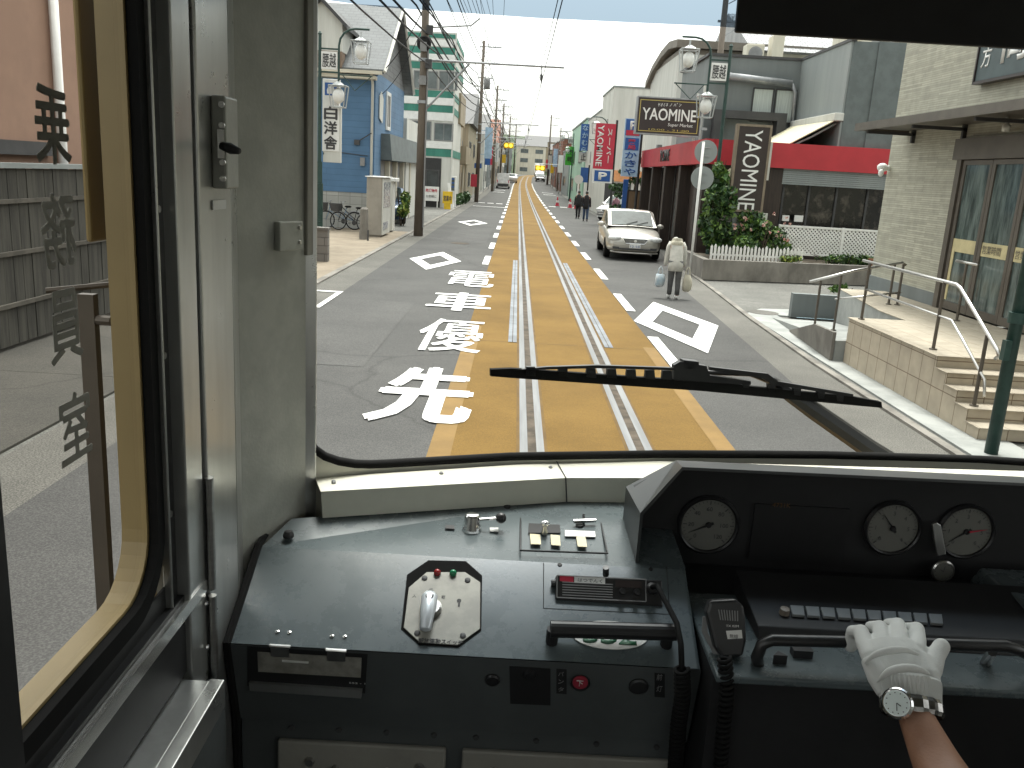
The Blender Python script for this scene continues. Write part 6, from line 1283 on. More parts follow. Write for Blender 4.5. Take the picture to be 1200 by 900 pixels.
def quadp(fn, pts, th, name, m, parent=TR, n=None, **k):
    h = pts[-1] if not isinstance(pts[-1], tuple) else 0; pts = [p for p in pts if isinstance(p, tuple)]
    mb = MB(); mb.prism([fn(*p, .0005) for p in pts], n*th); return part(mb, name, m, parent, **k)
DT = lambda px, py, h=0: GZ(px, py, 1.766+h)      # desk top, nearly level
UP = V((0, 0, 1))
mb = MB(); mb.lathe(DT(338, 629), UP, [(.009, 0), (.009, .004), (.006, .01), (.0, .011)], 14); part(mb, 'button', M['blackm'], TR)
# chrome lever
b = GZ(553, 621, 1.764); lv = part(MB().lathe(b, UP, [(.0175, 0), (.017, .004), (.0125, .026), (.0105, .0285), (0, .029)], 24), 'direction_lever', M['chrome'], TR, smooth=False)
e_ = GZ(587, 607, 1.788); part(MB().tube([b+UP*.018, e_], .0026, 8), 'arm', M['chrome'], lv); part(MB().ell(e_, (.0095, .0095, .0095)), 'knob', M['blackm'], lv, smooth=True)
quadp(DT, [(522, 616), (532, 616), (533, 620.5), (522, 620)], UP and .0012, 'label', M['dgrey'], n=UP); quadp(DT, [(574, 619), (584, 619), (584, 623.5), (574, 623)], .0012, 'label', M['paper'], n=UP)
part(MB().lathe(GZ(594, 597, 1.768), UP, [(.008, 0), (.006, .008), (0, .009)], 12), 'button', M['blackm'], TR)
# framed switch plate
fr = [(610, 593), (700, 594), (712, 648.5), (610, 645)]; mb = MB()
pts = [DT(*p, .0015) for p in fr]
for a, b2 in zip(pts, pts[1:]+pts[:1]): mb.tube([a, b2], .0016, 6)
pf = part(mb, 'switch_frame', M['blackm'], TR)
def flat(fn, pts, th, n, name, m, parent): return part(MB().prism([fn(*p, .0004) for p in pts], n*th), name, m, parent)
flat(DT, [(620, 607), (655, 607), (657, 625), (619, 625)], .001, UP, 'recess', M['blackp'], pf)
b = GZ(638, 625, 1.7675); sw_ = part(MB().lathe(b, V((0, -.25, 1)), [(.006, 0), (.004, .012), (.0035, .018)], 14), 'toggle', M['steel'], pf); part(MB().ell(b+V((0, -.004, .02)), (.008, .006, .005)), 'toggle_cap', M['chrome'], pf, smooth=True)
for q in ([(621, 626), (633, 627), (634, 638.5), (622, 638)], [(645, 627), (656, 628), (657, 640), (646, 639)], [(675, 628), (686, 629), (688, 641.5), (677, 641)]): flat(DT, q, .001, UP, 'label', mat('yellowed_label', (.55, .5, .35), rough=.7), pf)
flat(DT, [(662, 622), (697, 623.5), (698, 630), (662, 629)], .0015, UP, 'label', M['paper'], pf)
part(MB().tube([GZ(672, 611, 1.776), GZ(698, 610, 1.776)], .0035, 8), 'key_switch', M['chrome'], pf)
mb = MB(); mb.tube([GZ(684, 616, 1.768), GZ(684, 603, 1.782)], .0022, 6); mb.lathe(GZ(679, 617, 1.767), UP, [(.007, 0), (.007, .004)], 12); part(mb, 'key', M['blackm'], pf)
# octagonal switch recess: a black sheet paints the shadow of its sunk rim
oc = [(477, 674), (502, 657), (546, 658), (565, 675), (564, 739), (537, 759), (491, 756), (470, 737)]
op = flat(SP, oc, .001, nS, 'switch_recess_shadow', mat('recess_shadow', (.012, .012, .012), rough=1, spec=.05), TR)
oi = [(479, 689), (500, 671), (545, 671), (563, 683), (562.5, 737.5), (536, 756.5), (492, 753.5), (473, 736)]
pl = part(MB().prism([SP(*p, .0018) for p in oi], nS*.0016), 'switch_plate', M['plate_st'], TR, bevel=.0006)
mb = MB()
for px, py in ((497.5, 677.5), (548, 680), (489, 742), (542.5, 745)): mb.lathe(SP(px, py, .0034), nS, [(.0046, 0), (.0046, .0012), (.002, .002)], 12)
part(mb, 'screw', M['dgrey'], pl)
part(MB().ell(SP(512.5, 671, .006), (.0058, .0058, .0058)), 'lamp', M['lamp_red'], pl, smooth=True); part(MB().ell(SP(531, 671.5, .006), (.0058, .0058, .0058)), 'lamp', M['lamp_green'], pl, smooth=True)
mb = MB(); mb.lathe(SP(505, 714, .0034), nS, [(.0165, 0), (.0165, .006), (.013, .008)], 22); part(mb, 'selector_boss', M['steel'], pl, smooth=False)
mb = MB(); A = SP(503.5, 699, .018); B = SP(498.5, 737, .016)
mb.tube([A+(A-B)*.12, A, A.lerp(B, .5), B, B+(B-A)*.04], [.008, .0125, .0108, .0088, .005], 14, sq=(1, .8)); part(mb, 'selector_handle', mat('handle_satin', (.7, .74, .78), rough=.3, metal=.45), pl, smooth=True)
part(MB().lathe(SP(503.5, 698, .026), nS, [(.0062, 0), (.0062, .001)], 14), 'selector_cap', M['blackm'], pl)
mb = MB(); mb.lathe(SP(538, 704, .0034), nS, [(.0034, 0), (.0034, .0006)], 12); q = SP(538, 708, .0036); mb.obox(q, (.003, .008, .001), X1, uS, nS); part(mb, 'keyhole', M['blackp'], pl)
text('解放連動スイッチ', 'lettering', SP(490, 753.5, .0036), X1, uS, .065, .009, M['dgrey'], pl, depth=.0003, bold=.01)
text('切', 'lettering', SP(503, 692.5, .0036), X1, uS, .005, .005, M['dgrey'], pl, depth=.0003); text('入', 'lettering', SP(483, 700, .0036), X1, uS, .006, .006, M['dgrey'], pl, depth=.0003); text('右', 'lettering', SP(517, 701, .0036), X1, uS, .006, .006, M['dgrey'], pl, depth=.0003)
# hinges and screws above the timetable slot
mb = MB()
for px, py in ((325, 740.5), (339, 741.5), (389, 746), (404, 746.5)): mb.lathe(SP(px, py, .0003), nS, [(.0032, 0), (.003, .0014), (.001, .002)], 10)
part(mb, 'screw', M['chrome'], TR)
sl = part(MB().prism([LP(290, 757, .0006), LP(431, 766, .0006), LP(428, 812, .0006), LP(290, 803, .0006)], nL*.001), 'timetable_slot', M['blackp'], TR)
flat(LP, [(302, 763), (424, 770), (423, 793), (303, 786)], .002, nL, 'timetable_card', mat('old_paper', (.26, .25, .22), rough=.7, var=.2, scale=30), sl)
flat(LP, [(331, 772), (362, 774), (362, 776), (331, 774)], .003, nL, 'card_edge', M['paper'], sl)
flat(LP, [(293, 797), (425, 806), (424, 815), (294, 806)], .006, nL, 'slot_lip', M['brushed'], sl)
for px, py in ((328, 757), (394, 762)):
    mb = MB(); c0 = LP(px, py+7, .003); mb.obox(c0, (.026, .018, .0022), X1, uL, nL); mb.cyl(LP(px-12, py-.6, .004), LP(px+12, py+1.0, .004), .0028, n=8); h = part(mb, 'hinge', M['steel'], sl)
text('552 - 1', 'lettering', LP(409, 801, .0022), X1, uL, .024, .003, M['paper'], sl, depth=.0002)
# radio
yr = SP(712, 708).y
RN = V((0, -.86, .51)).normalized(); r0 = SP(712, 708, .002)
RF = lambda px, py, h=0: onp(px, py, r0+RN*h, RN)
rd = part(MB().prism([RF(652, 674), RF(776, 680), RF(777, 711), RF(651, 703)], -RN*.034), 'radio', M['blackm'], TR, bevel=.002)
mb = MB()
for k in range(6): z = RF(660, 683+k*3.0); w = RF(718, 686+k*3.0); mb.tube([RF(659, 682+k*3.0, .0008), RF(718, 685+k*3.0, .0008)], .0009, 4)
part(mb, 'grille_bar', M['grey'], rd)
flat(RF, [(656, 674.8), (672, 675.5), (672, 682), (656, 681)], .001, RN, 'badge', M['signred'], rd); flat(RF, [(673, 675.6), (709, 677.4), (709, 684.5), (673, 682.6)], .001, RN, 'label', M['paper'], rd)
text('はつでんく', 'lettering', RF(677, 681.6, .0022), X1, UP, .038, .006, M['dgrey'], rd, depth=.0002)
flat(RF, [(721, 680), (752, 681.6), (752, 689.5), (721, 688)], .001, RN, 'display', M['brown'], rd)
for px, py in ((729, 693), (746, 694)): part(MB().lathe(RF(px, py), RN, [(.0055, 0), (.0045, .01), (0, .0105)], 14), 'knob', M['blackm'], rd)
part(MB().lathe(RF(764, 690), RN, [(.01, 0), (.0095, .006), (.006, .012)], 14), 'socket', M['blackm'], rd)
mb = MB()
for a, b2 in (((653, 674.2), (757, 679)), ((653, 674.2), (652.5, 700)), ((757, 679), (757, 705)), ((652.5, 700), (757, 705))): mb.tube([RF(*a, .001), RF(*b2, .001)], .0011, 4)
part(mb, 'trim', M['grey'], rd)
mb = MB(); mb.cyl(SP(710, 674, .004), SP(710, 665, .02), .005, n=10); part(mb, 'mounting_knob', M['blackm'], rd); mb = MB(); mb.cyl(RF(653, 684, -.012), RF(646, 684, -.012), .006, n=10); part(mb, 'side_knob', M['blackm'], rd)
mb = MB()
for a, b2 in (((637, 660), (637, 713)), ((637, 713), (785, 720)), ((785, 720), (781, 664))): mb.tube([SP(*a, .0), SP(*b2, .0)], .0007, 4)
for px, py in ((656, 662), (762.5, 667)): mb.lathe(SP(px, py), nS, [(.004, 0), (.003, .0015)], 10)
part(mb, 'cover_seam', M['blackp'], TR)
# handrail bar in front of the number plate
A, B = SP(645, 737, .024), SP(792, 741, .024)
br = part(MB().tube([A, B], .0125, 16), 'grab_bar', M['blackm'], TR, smooth=False)
mb = MB()
for p in (A+(B-A)*.02, B-(B-A)*.06): mb.tube([p, p-nS*.026-uS*.006], .009, 10)
part(mb, 'bar_bracket', M['blackp'], br)
c = SP(714, 744.5, .0005); mb = MB(); mb.prism([c+X1*.0575*cos(a)+uS*.0245*sin(a) for a in [2*pi*k/40 for k in range(40)]], nS*.0015); npl = part(mb, 'number_plate', M['paper'], TR)
text('352', 'lettering', c-X1*.040-uS*.0165+nS*.0016, X1, uS, .080, .033, M['tgreen'], npl, depth=.0005, bold=.03)
# front-face fittings
for px, py, m, r in ((577, 795.5, 'blackm', .011), (748, 803, 'blackm', .0145)):
    part(MB().lathe(LP(px, py), nL, [(r, 0), (r, .004), (r*.8, .006), (0, .0065)], 20), 'button', M[m], TR)
flat(LP, [(597, 780), (645, 783), (645, 826), (598, 824)], .0012, nL, 'recess', M['blackp'], TR); part(MB().lathe(LP(621, 790, .001), nL, [(.01, 0), (.008, .006), (0, .007)], 16), 'button', M['blackm'], TR)
for q, s in (([(652, 783), (664, 784), (664, 813), (652, 812)], 'パンタ'), ([(767, 788), (779, 789), (779, 817), (767, 816)], '前灯')):
    lb_ = flat(LP, q, .001, nL, 'label', M['blackp'], TR); 
    for k, ch in enumerate(s): text(ch, 'lettering', LP(q[0][0]+2, q[0][1]+9+k*27/len(s), .0018), X1, uL, .008, .024/len(s), M['grey'], lb_, depth=.0002)
rb = part(MB().lathe(LP(680, 799), nL, [(.0145, 0), (.0145, .004), (.012, .007)], 24), 'red_button', M['blackm'], TR); part(MB().lathe(LP(680, 799, .007), nL, [(.0115, 0), (.011, .003), (0, .0035)], 24), 'button_cap', mat('button_red', (.3, .03, .05), rough=.4), rb)
text('下', 'lettering', LP(675, 804, .0108), X1, uL, .010, .011, M['paper'], rb, depth=.0003, bold=.01)
# lower lockers
mb = MB(); mb.box((xL, 1.168, FL), (xR, 1.42, zC-.002)); part(mb, 'lower_body', M['dash_d'])
for x0, x1 in ((-1.075, -.815), (-.79, -.47)):
    lk = part(MB().box((x0, 1.158, FL+.05), (x1, 1.168, 1.495)), 'locker_door', M['locker'], bevel=.003)
    mb = MB()
    for k in range(4): x = x0+.02+(x1-x0-.04)*k/3; mb.lathe((x, 1.168, 1.513), (0, -1, 0), [(.005, 0), (.004, .003)], 10)
    part(mb, 'screw', M['dgrey'], lk)
    part(MB().tube([(x0+.09, 1.158, 1.455), (x0+.09, 1.141, 1.453), (x0+.09, 1.138, 1.43)], .004, 8), 'hook', M['steel'], lk); part(MB().tube([(x1-.09, 1.158, 1.455), (x1-.09, 1.141, 1.453), (x1-.09, 1.138, 1.43)], .004, 8), 'hook', M['steel'], lk)
    part(MB().lathe((x0+.05, 1.158, 1.462), (0, -1, 0), [(.008, 0), (.006, .005)], 12), 'lock', M['steel'], lk); part(MB().lathe((x1-.04, 1.158, 1.462), (0, -1, 0), [(.008, 0), (.006, .005)], 12), 'lock', M['steel'], lk)

# ---- instrument binnacle
Ff = [GY(758, 660, 1.30), GY(752, 602, 1.30), GY(800, 549, 1.30), GY(1200, 546, 1.30)]; Bf = [GY(745, 640, 1.46), GY(735, 571, 1.46), GY(793, 541, 1.46), GY(1200, 539, 1.46)]
Ff[3] = V((.72, 1.30, Ff[2].z+.012)); Bf[3] = V((.72, 1.46, Bf[2].z+.012)); zlow = 1.70
Ff[0] = V((Ff[1].x, 1.30, zlow)); Bf[0] = V((Bf[1].x, 1.46, zlow)); Ff.append(V((.72, 1.30, zlow))); Bf.append(V((.72, 1.46, zlow)))
hd = MB()
for k in range(4): hd.quad(Ff[k], Ff[k+1], Bf[k+1], Bf[k])
bmesh.ops.remove_doubles(hd.bm, verts=hd.bm.verts[:], dist=1e-5)
ip = part(hd, 'instrument_hood', mat('hood_paint', (.03, .033, .034), rough=.4, var=.1, scale=9)); q = ip.modifiers.new('solid', 'SOLIDIFY'); q.thickness = .005; q.offset = 0
mb = MB(); yp = 1.425; mb.prism([(Ff[1].x+.004, yp, zlow), (.715, yp, zlow), (.715, yp, Bf[2].z+.006), (GY(800, 541, 1.425).x, yp, Bf[2].z+.004), (Ff[1].x+.006, yp, Bf[1].z+.01)], (0, .02, 0)); mb.box((Ff[1].x+.0, 1.31, zlow-.01), (.72, yp-.001, zlow+.005)); part(mb, 'instrument_panel', M['blackp'], ip)
mb = MB(); q0, q1 = GY(885, 590, yp-.002), GY(985, 660, yp-.002); mb.box((q0.x, yp-.004, q1.z), (q1.x, yp, q0.z)); part(mb, 'display_panel', mat('display_dark', (.009, .009, .010), rough=.5), ip)
text('4731K', 'lettering', GY(905, 594, yp-.004), X1, UP, .032, .008, mat('amber_digits', (.12, .06, .02)), ip, depth=.0003)
def gauge(px, py, r, needle, red=None, z0=60):
    c = GY(px, py, yp-.004); rr = r/1011*((c-CO).dot(CF))
    g = part(MB().lathe(c+V((0, .004, 0)), (0, -1, 0), [(rr*1.14, 0), (rr*1.14, .006), (rr*1.06, .010), (rr*1.0, .008), (rr*1.0, .003), (0, .003)], 36), 'gauge', M['blackm'], TR)
    yf = c.y-.0005
    mb = MB(); mb.lathe((c.x, yf+.001, c.z), (0, -1, 0), [(rr*.99, 0), (rr*.99, .0006)], 36, 0)
    for k in range(31):
        a = radians(225-k*9); L_ = .14 if k % 5 == 0 else .07; w = .018 if k % 5 == 0 else .009
        d = V((cos(a), 0, sin(a))); t_ = V((-sin(a), 0, cos(a))); p = V((c.x, yf-.0002, c.z))
        mb.prism([p+d*rr*.93+t_*rr*w, p+d*rr*.93-t_*rr*w, p+d*rr*(.93-L_)-t_*rr*w, p+d*rr*(.93-L_)+t_*rr*w], (0, -.0003, 0), 1)
    mb.build('dial', [M['face'], M['dgrey']], g)
    for k in range(7):
        a = radians(225-k*45); s = str(k*20 if z0 == 60 else k); text(s, 'lettering', (c.x+rr*.62*cos(a)-rr*.06*len(s), yf-.0006, c.z+rr*.62*sin(a)-rr*.08), X1, UP, rr*.2*len(s), rr*.16, M['dgrey'], g, depth=.0002, fit=False)
    mb = MB(); a = radians(needle); d = V((cos(a), 0, sin(a))); t_ = V((-sin(a), 0, cos(a))); p = V((c.x, yf-.0015, c.z)); mb.prism([p-d*rr*.2+t_*rr*.05, p-d*rr*.2-t_*rr*.05, p+d*rr*.78], (0, -.001, 0)); mb.lathe(p+V((0, .0005, 0)), (0, -1, 0), [(rr*.12, 0), (rr*.1, .003)], 14); mb.build('needle', M['blackm'], g)
    if red is not None: mb = MB(); a = radians(red); d = V((cos(a), 0, sin(a))); t_ = V((-sin(a), 0, cos(a))); p = V((c.x, yf-.003, c.z)); mb.prism([p+t_*rr*.04, p-t_*rr*.04, p+d*rr*.8], (0, -.001, 0)); mb.build('red_needle', M['signred'], g)
    return g
gauge(830, 615, 32, 205); gauge(1046, 619, 30, 128, z0=0); gauge(1132, 623, 30, 215, 12, z0=0)
# ---- right-hand desk with button bank and hand bar
zd = 1.712
mb = MB(); mb.box((xR+.003, 1.055, zd-.012), (.9, 1.30, zd)); dk = part(mb, 'driver_desk', M['dash'], bevel=.003)
mb = MB(); mb.box((xR+.004, 1.075, 1.45), (.9, 1.42, zd-.013)); mb.box((xR+.004, 1.13, FL), (.9, 1.42, 1.449)); part(mb, 'desk_front', M['blackp'], dk)
mb = MB(); mb.hexa([GY(893, 722, 1.17), V((.30, 1.17, GY(893, 722, 1.17).z)), V((.30, 1.31, 1.72)), V((GY(893, 722, 1.17).x, 1.31, 1.72)), GY(886, 716, 1.19)+V((0, 0, .012)), V((.30, 1.19, GY(886, 716, 1.19).z+.012)), V((.30, 1.31, 1.775)), V((GY(886, 716, 1.17).x, 1.31, 1.775))])
mb = MB(); a = GY(888, 733, 1.165); b2 = GY(886, 714, 1.185); mb.hexa([(a.x, 1.150, zd), (.32, 1.150, zd), (.32, 1.31, zd), (a.x, 1.31, zd), (a.x, 1.165, a.z), (.32, 1.165, a.z), (.32, 1.31, b2.z+.004), (a.x, 1.31, b2.z+.004)]); bb = part(mb, 'button_bank', M['blackp'], TR, bevel=.002)
nb = V((0, -(b2.z+.004-a.z), 1.31-1.165)).normalized()
for k in range(10):
    x0 = 925+k*18.0; y0 = 712+k*1.1; fn = lambda px, py, h=0: onp(px, py, V((0, 1.165, a.z))+nb*(h), nb)
    bt = part(MB().prism([fn(x0, y0, .001), fn(x0+16, y0+.8, .001), fn(x0+17.5, y0+12, .001), fn(x0+3, y0+11, .001)], nb*.005), 'push_button', mat('button_grey', (.2, .21, .215), rough=.35) if k == 0 else bt.data.materials[0], bb, bevel=.001)
part(MB().lathe(fn(919, 719, .001), nb, [(.008, 0), (.007, .009), (0, .01)], 16), 'round_button', mat('button_tan', (.2, .17, .14), rough=.4), bb)
yb = 1.085
hb = [GY(889, 784, yb+.01), GY(887, 770, yb), GY(893, 755, yb), GY(905, 750, yb), GY(1050, 753.5, yb), GY(1178, 757, yb), GY(1195, 762, yb), V((.07, yb+.02, zd))]
part(MB().tube(hb, .0085, 14), 'hand_bar', M['blackm'], dk, smooth=True)
mb = MB(); a = GY(1163, 764, yb+.01); mb.tube([a, a+V((.012, .03, -.035))], .007, 8); part(mb, 'bar_bracket', M['steel'], dk)
mb = MB(); a = GZ(938, 770, zd); mb.box((a.x-.012, a.y-.004, zd), (a.x+.016, a.y+.012, zd+.012)); a = GZ(905, 778, zd); mb.prism([a, a+V((.02, 0, 0)), a+V((.01, .012, 0))], (0, 0, .014)); part(mb, 'latch', M['blackm'], dk)
mb = MB()
for k in range(9): a = GY(845+k*38, 838+k*1.5, 1.13); mb.lathe(a, (0, -1, 0), [(.006, 0), (.005, .004), (0, .005)], 8)
part(mb, 'bolt', M['dgrey'], dk)
mb = MB(); a = GZ(1172, 697, 1.735); mb.hexa([(a.x, 1.2, zd), (.5, 1.12, zd), (.5, 1.4, zd), (a.x, 1.4, zd), (a.x+.004, 1.21, 1.748), (.5, 1.13, 1.748), (.5, 1.38, 1.748), (a.x+.004, 1.38, 1.748)]); part(mb, 'side_console', M['dash'], dk, bevel=.003)
# black sun visor
a, b2 = GY(863, 20, 1.42), GY(860, 38, 1.42); mb = MB(); mb.hexa([(a.x, 1.415, b2.z), (.9, 1.40, b2.z), (.9, 1.412, b2.z), (a.x, 1.427, b2.z), (a.x-.003, 1.43, 2.9), (.9, 1.43, 2.9), (.9, 1.442, 2.9), (a.x-.003, 1.442, 2.9)]); part(mb, 'sun_visor', M['blackp'], bevel=.003)
# ---- wiper outside
P0 = V((GY(575, 437, 1.60).x, 1.60, 0)); P1 = V((GY(1033, 475, 1.77).x, 1.77, 0)); wd = (P1-P0).normalized(); wn = V((wd.y, -wd.x, 0))
WP = lambda px, py, h=0: onp(px, py, P0+wn*h, wn)
wp = part(MB().prism([WP(575, 433), WP(600, 432), WP(820, 447), WP(1000, 465), WP(1033, 471), WP(1034, 478), WP(1000, 475), WP(820, 458), WP(600, 443), WP(575, 441)], -wn*.012), 'wiper', M['rubber'])
mb = MB()
mb.prism([WP(600, 434), WP(640, 430), WP(700, 428), WP(790, 431), WP(790, 434), WP(700, 431.5), WP(640, 433)], -wn*.008)
for x0 in (617, 655, 688, 712, 735, 757, 777): y0 = 430+(x0-617)*.028; mb.prism([WP(x0, y0), WP(x0+10, y0), WP(x0+11, y0+11), WP(x0-1, y0+10)], -wn*.009)
mb.prism([WP(790, 428), WP(797, 424), WP(828, 429), WP(832, 440), WP(880, 447), WP(880, 451), WP(790, 446)], -wn*.014); mb.prism([WP(801, 422), WP(819, 424), WP(819, 429), WP(815, 430), WP(815, 433), WP(806, 433), WP(806, 428), WP(801, 427)], -wn*.02)
mb.prism([WP(832, 430), WP(900, 438), WP(912, 447), WP(1000, 462), WP(1000, 465), WP(905, 451), WP(893, 443), WP(832, 434)], -wn*.008)
for x0, y0 in ((870, 446), (900, 450), (930, 455), (958, 459), (980, 462)): mb.prism([WP(x0, y0), WP(x0+9, y0+1), WP(x0+8, y0+9), WP(x0+1, y0+8)], -wn*.009)
part(mb, 'blade_frame', M['blackm'], wp)
mb = MB(); mb.tube([WP(815, 436, -.02), WP(880, 438, -.02), WP(905, 446, -.02), WP(925, 462, -.018), WP(955, 482, -.014), WP(1020, 527, -.010), WP(1050, 545, -.01)], [.005, .006, .009, .015, .019, .021, .021], 8); part(mb, 'wiper_arm', M['blackm'], wp)
# ================================================================== LOOSE THINGS IN THE CAB
ym = 1.125
MP = lambda px, py, h=0: onp(px, py, V((0, ym, 1.74)), V((0, -.9, .35)))
mn = V((0, -.9, .35)).normalized()
t = thing('microphone', 'black hand microphone hanging on its clip beside the radio console', 'microphone', MP(846, 740))
mc = MB().prism([MP(828, 702), MP(858, 700), MP(867, 708), MP(869, 722), MP(870, 748), MP(866, 766), MP(842, 768), MP(834, 756), MP(829, 735), MP(824, 715)], mn*.022).build('body', M['blackm'], t, bevel=.004)
mb = MB()
for k in range(8): mb.prism([MP(837+k*3.1, 712+.2*k)+mn*.0222, MP(838.2+k*3.1, 712+.2*k)+mn*.0222, MP(840.5+k*2.8, 724+.2*k)+mn*.0222, MP(839.2+k*2.8, 724+.2*k)+mn*.0222], mn*.0006)
mb.build('grille', M['grey'], t)
lb = MB().prism([MP(846, 736.5)+mn*.0222, MP(864, 735.5)+mn*.0222, MP(865, 745)+mn*.0222, MP(848, 746)+mn*.0222], mn*.0006).build('label', M['paper'], t)
text('無線', 'lettering', MP(850, 745)+mn*.023, V((1, 0, 0)), V((0, .35, .9)), .012, .006, M['dgrey'], lb, depth=.0002)
text('TX 02M', 'lettering', MP(846, 732)+mn*.0224, V((1, 0, .03)), V((0, .35, .9)), .018, .003, M['paper'], t, depth=.0003)
mb = MB(); p = [MP(823, 722), MP(822, 740), MP(835, 765), MP(838, 772)]; mb.prism([p[0], p[1], p[2], p[3], p[2]+V((.01, 0, 0)), p[1]+V((.008, 0, 0)), p[0]+V((.006, 0, 0))], mn*.004); mb.build('clip', M['grey'], t)
def coil(path, r, turns, name, parent, wr=.0028):
    pts = []; n = int(turns*10); path = [V(p) for p in path]; L_ = [0]
    for a, b in zip(path, path[1:]): L_.append(L_[-1]+(b-a).length)
    for k in range(n+1):
        d = L_[-1]*k/n; i = max(j for j in range(len(path)-1) if L_[j] <= d+1e-9); f = (d-L_[i])/max(1e-9, L_[i+1]-L_[i]); c = path[i].lerp(path[i+1], f); tt = (path[i+1]-path[i]).normalized(); a1 = tt.cross(V((0, 1, 0))).normalized(); a2 = tt.cross(a1)
        q = 2*pi*k/10; pts.append(c+(a1*cos(q)+a2*sin(q))*r)
    return MB().tube(pts, wr, 5).build(name, M['rubber'], parent, smooth=True)
coil([GY(849, 770, 1.06), GY(852, 805, 1.06), GY(848, 850, 1.06), GY(842, 930, 1.06)], .0085, 26, 'cord', t)
t = thing('radio_cord', 'black coiled cord dangling from the radio over the grab bar', 'cord', RF(770, 690))
mb = MB(); mb.tube([RF(764, 688, .012), RF(770, 686, .02), SP(780, 705, .04), SP(793, 730, .05), SP(798, 755, .05), LP(799, 785, .035)], .0042, 8); mb.build('plain_lead', M['rubber'], t, smooth=True)
coil([LP(799, 783, .035), LP(800, 815, .035), LP(795, 850, .035), LP(790, 925, .035)], .0095, 30, 'coiled_lead', t, .003)
# pocket watch in its holder
yw = yp-.014; c = GY(1103.5, 668, yw)
t = thing('pocket_watch', 'silver pocket watch hanging from its clip between two dials', 'watch', c)
MB().lathe(c, (0, -1, 0), [(.019, 0), (.0205, .003), (.0205, .006), (.018, .008), (.0175, .0065), (0, .0065)], 30).build('case', M['steel'], t, smooth=False)
mb = MB(); mb.lathe(c+V((0, -.0066, 0)), (0, -1, 0), [(.0172, 0), (.0172, .0003)], 30); mb.build('dial', M['face'], t)
mb = MB()
for k in range(12): a = k*pi/6; mb.box((c.x+.0145*cos(a)-.0007, c.y-.0073, c.z+.0145*sin(a)-.0007), (c.x+.0145*cos(a)+.0007, c.y-.0069, c.z+.0145*sin(a)+.0007))
mb.tube([c+V((0, -.0075, 0)), c+V((.001, -.0075, .011))], .0005, 4); mb.tube([c+V((0, -.0075, 0)), c+V((-.006, -.0075, .004))], .0006, 4); mb.build('hands', M['dgrey'], t)
a, b = GY(1093, 612, yw), GY(1103, 649, yw); mb = MB(); mb.prism([GY(1091, 613, yw), GY(1096, 611, yw), GY(1101, 614, yw), GY(1107, 648, yw), GY(1097, 650, yw), GY(1093, 630, yw)], (0, -.006, 0)); mb.build('holder', M['brushed'], t, bevel=.001)

# ================================================================== THE DRIVER
D = thing('person', 'driver in white knitted glove and wristwatch with left hand on the black bar', 'person', (.28, .5, FL))
H = lambda px, py, y: GY(px, py, y)
Wc = H(1067, 826, .952)
Wr = (H(1032, 826, .952)-H(1102, 826, .952)).length/2
verts = [(.30, .42, 1.45), (.30, .44, 1.68), (.30, .46, 1.86), (.31, .47, 2.0), (.32, .50, 2.11), (.33, .53, 2.2),
         (.12, .46, 1.92), (.09, .52, 1.72), tuple(H(1150, 985, .78)), tuple(H(1102, 905, .875)), tuple(Wc), tuple(H(1062, 790, .985)),
         (.49, .46, 1.92), (.56, .55, 1.68), (.48, .80, 1.73), (.21, .45, 1.42), (.19, .82, 1.42), (.18, .86, .98), (.18, .98, .95), (.40, .45, 1.42), (.42, .82, 1.42), (.43, .86, .98), (.43, .98, .95)]
edges = [(0, 1), (1, 2), (2, 3), (3, 4), (4, 5), (2, 6), (6, 7), (7, 8), (8, 9), (9, 10), (10, 11), (2, 12), (12, 13), (13, 14), (0, 15), (15, 16), (16, 17), (17, 18), (0, 19), (19, 20), (20, 21), (21, 22)]
rad = [.15, .14, .15, .06, .085, .09, .06, .05, .042, .031, .0205, .019, .06, .05, .03, .09, .075, .045, .04, .09, .075, .045, .04]
skin_body(verts, edges, rad, 'body', M['skin_arm'], D)
mb = MB(); mb.grid([[(.30+a*cos(q), y+b*sin(q), z) for q in [2*pi*i/20 for i in range(20)]] for z, a, b, y in ((1.38, .2, .14, .44), (1.6, .18, .13, .45), (1.85, .21, .14, .46), (1.97, .17, .1, .47), (2.03, .07, .08, .48))], wrap=True)
mb.tube([(.16, .46, 1.95), (.1, .50, 1.84), (.085, .53, 1.70)], [.085, .075, .07], 14); mb.tube([(.45, .46, 1.95), (.52, .52, 1.8), (.55, .55, 1.70)], [.085, .075, .07], 14); mb.build('shirt', M['offwhite'], D, smooth=True)
mb = MB()
for s, x in ((0, .2), (1, .41)): mb.tube([(x, .42, 1.42), (x-.01, .82, 1.42), (x-.015, .87, 1.36), (x-.02, .88, .99)], [.115, .09, .08, .065], 12)
mb.build('trousers', M['blackcloth'], D, smooth=True); mb = MB(); mb.ell((.33, .51, 2.23), (.092, .11, .1)); mb.lathe((.33, .53, 2.26), (0, 0, 1), [(.1, 0), (.13, .05), (.125, .08), (0, .085)], 20); mb.build('cap', M['blackcloth'], D, smooth=True)
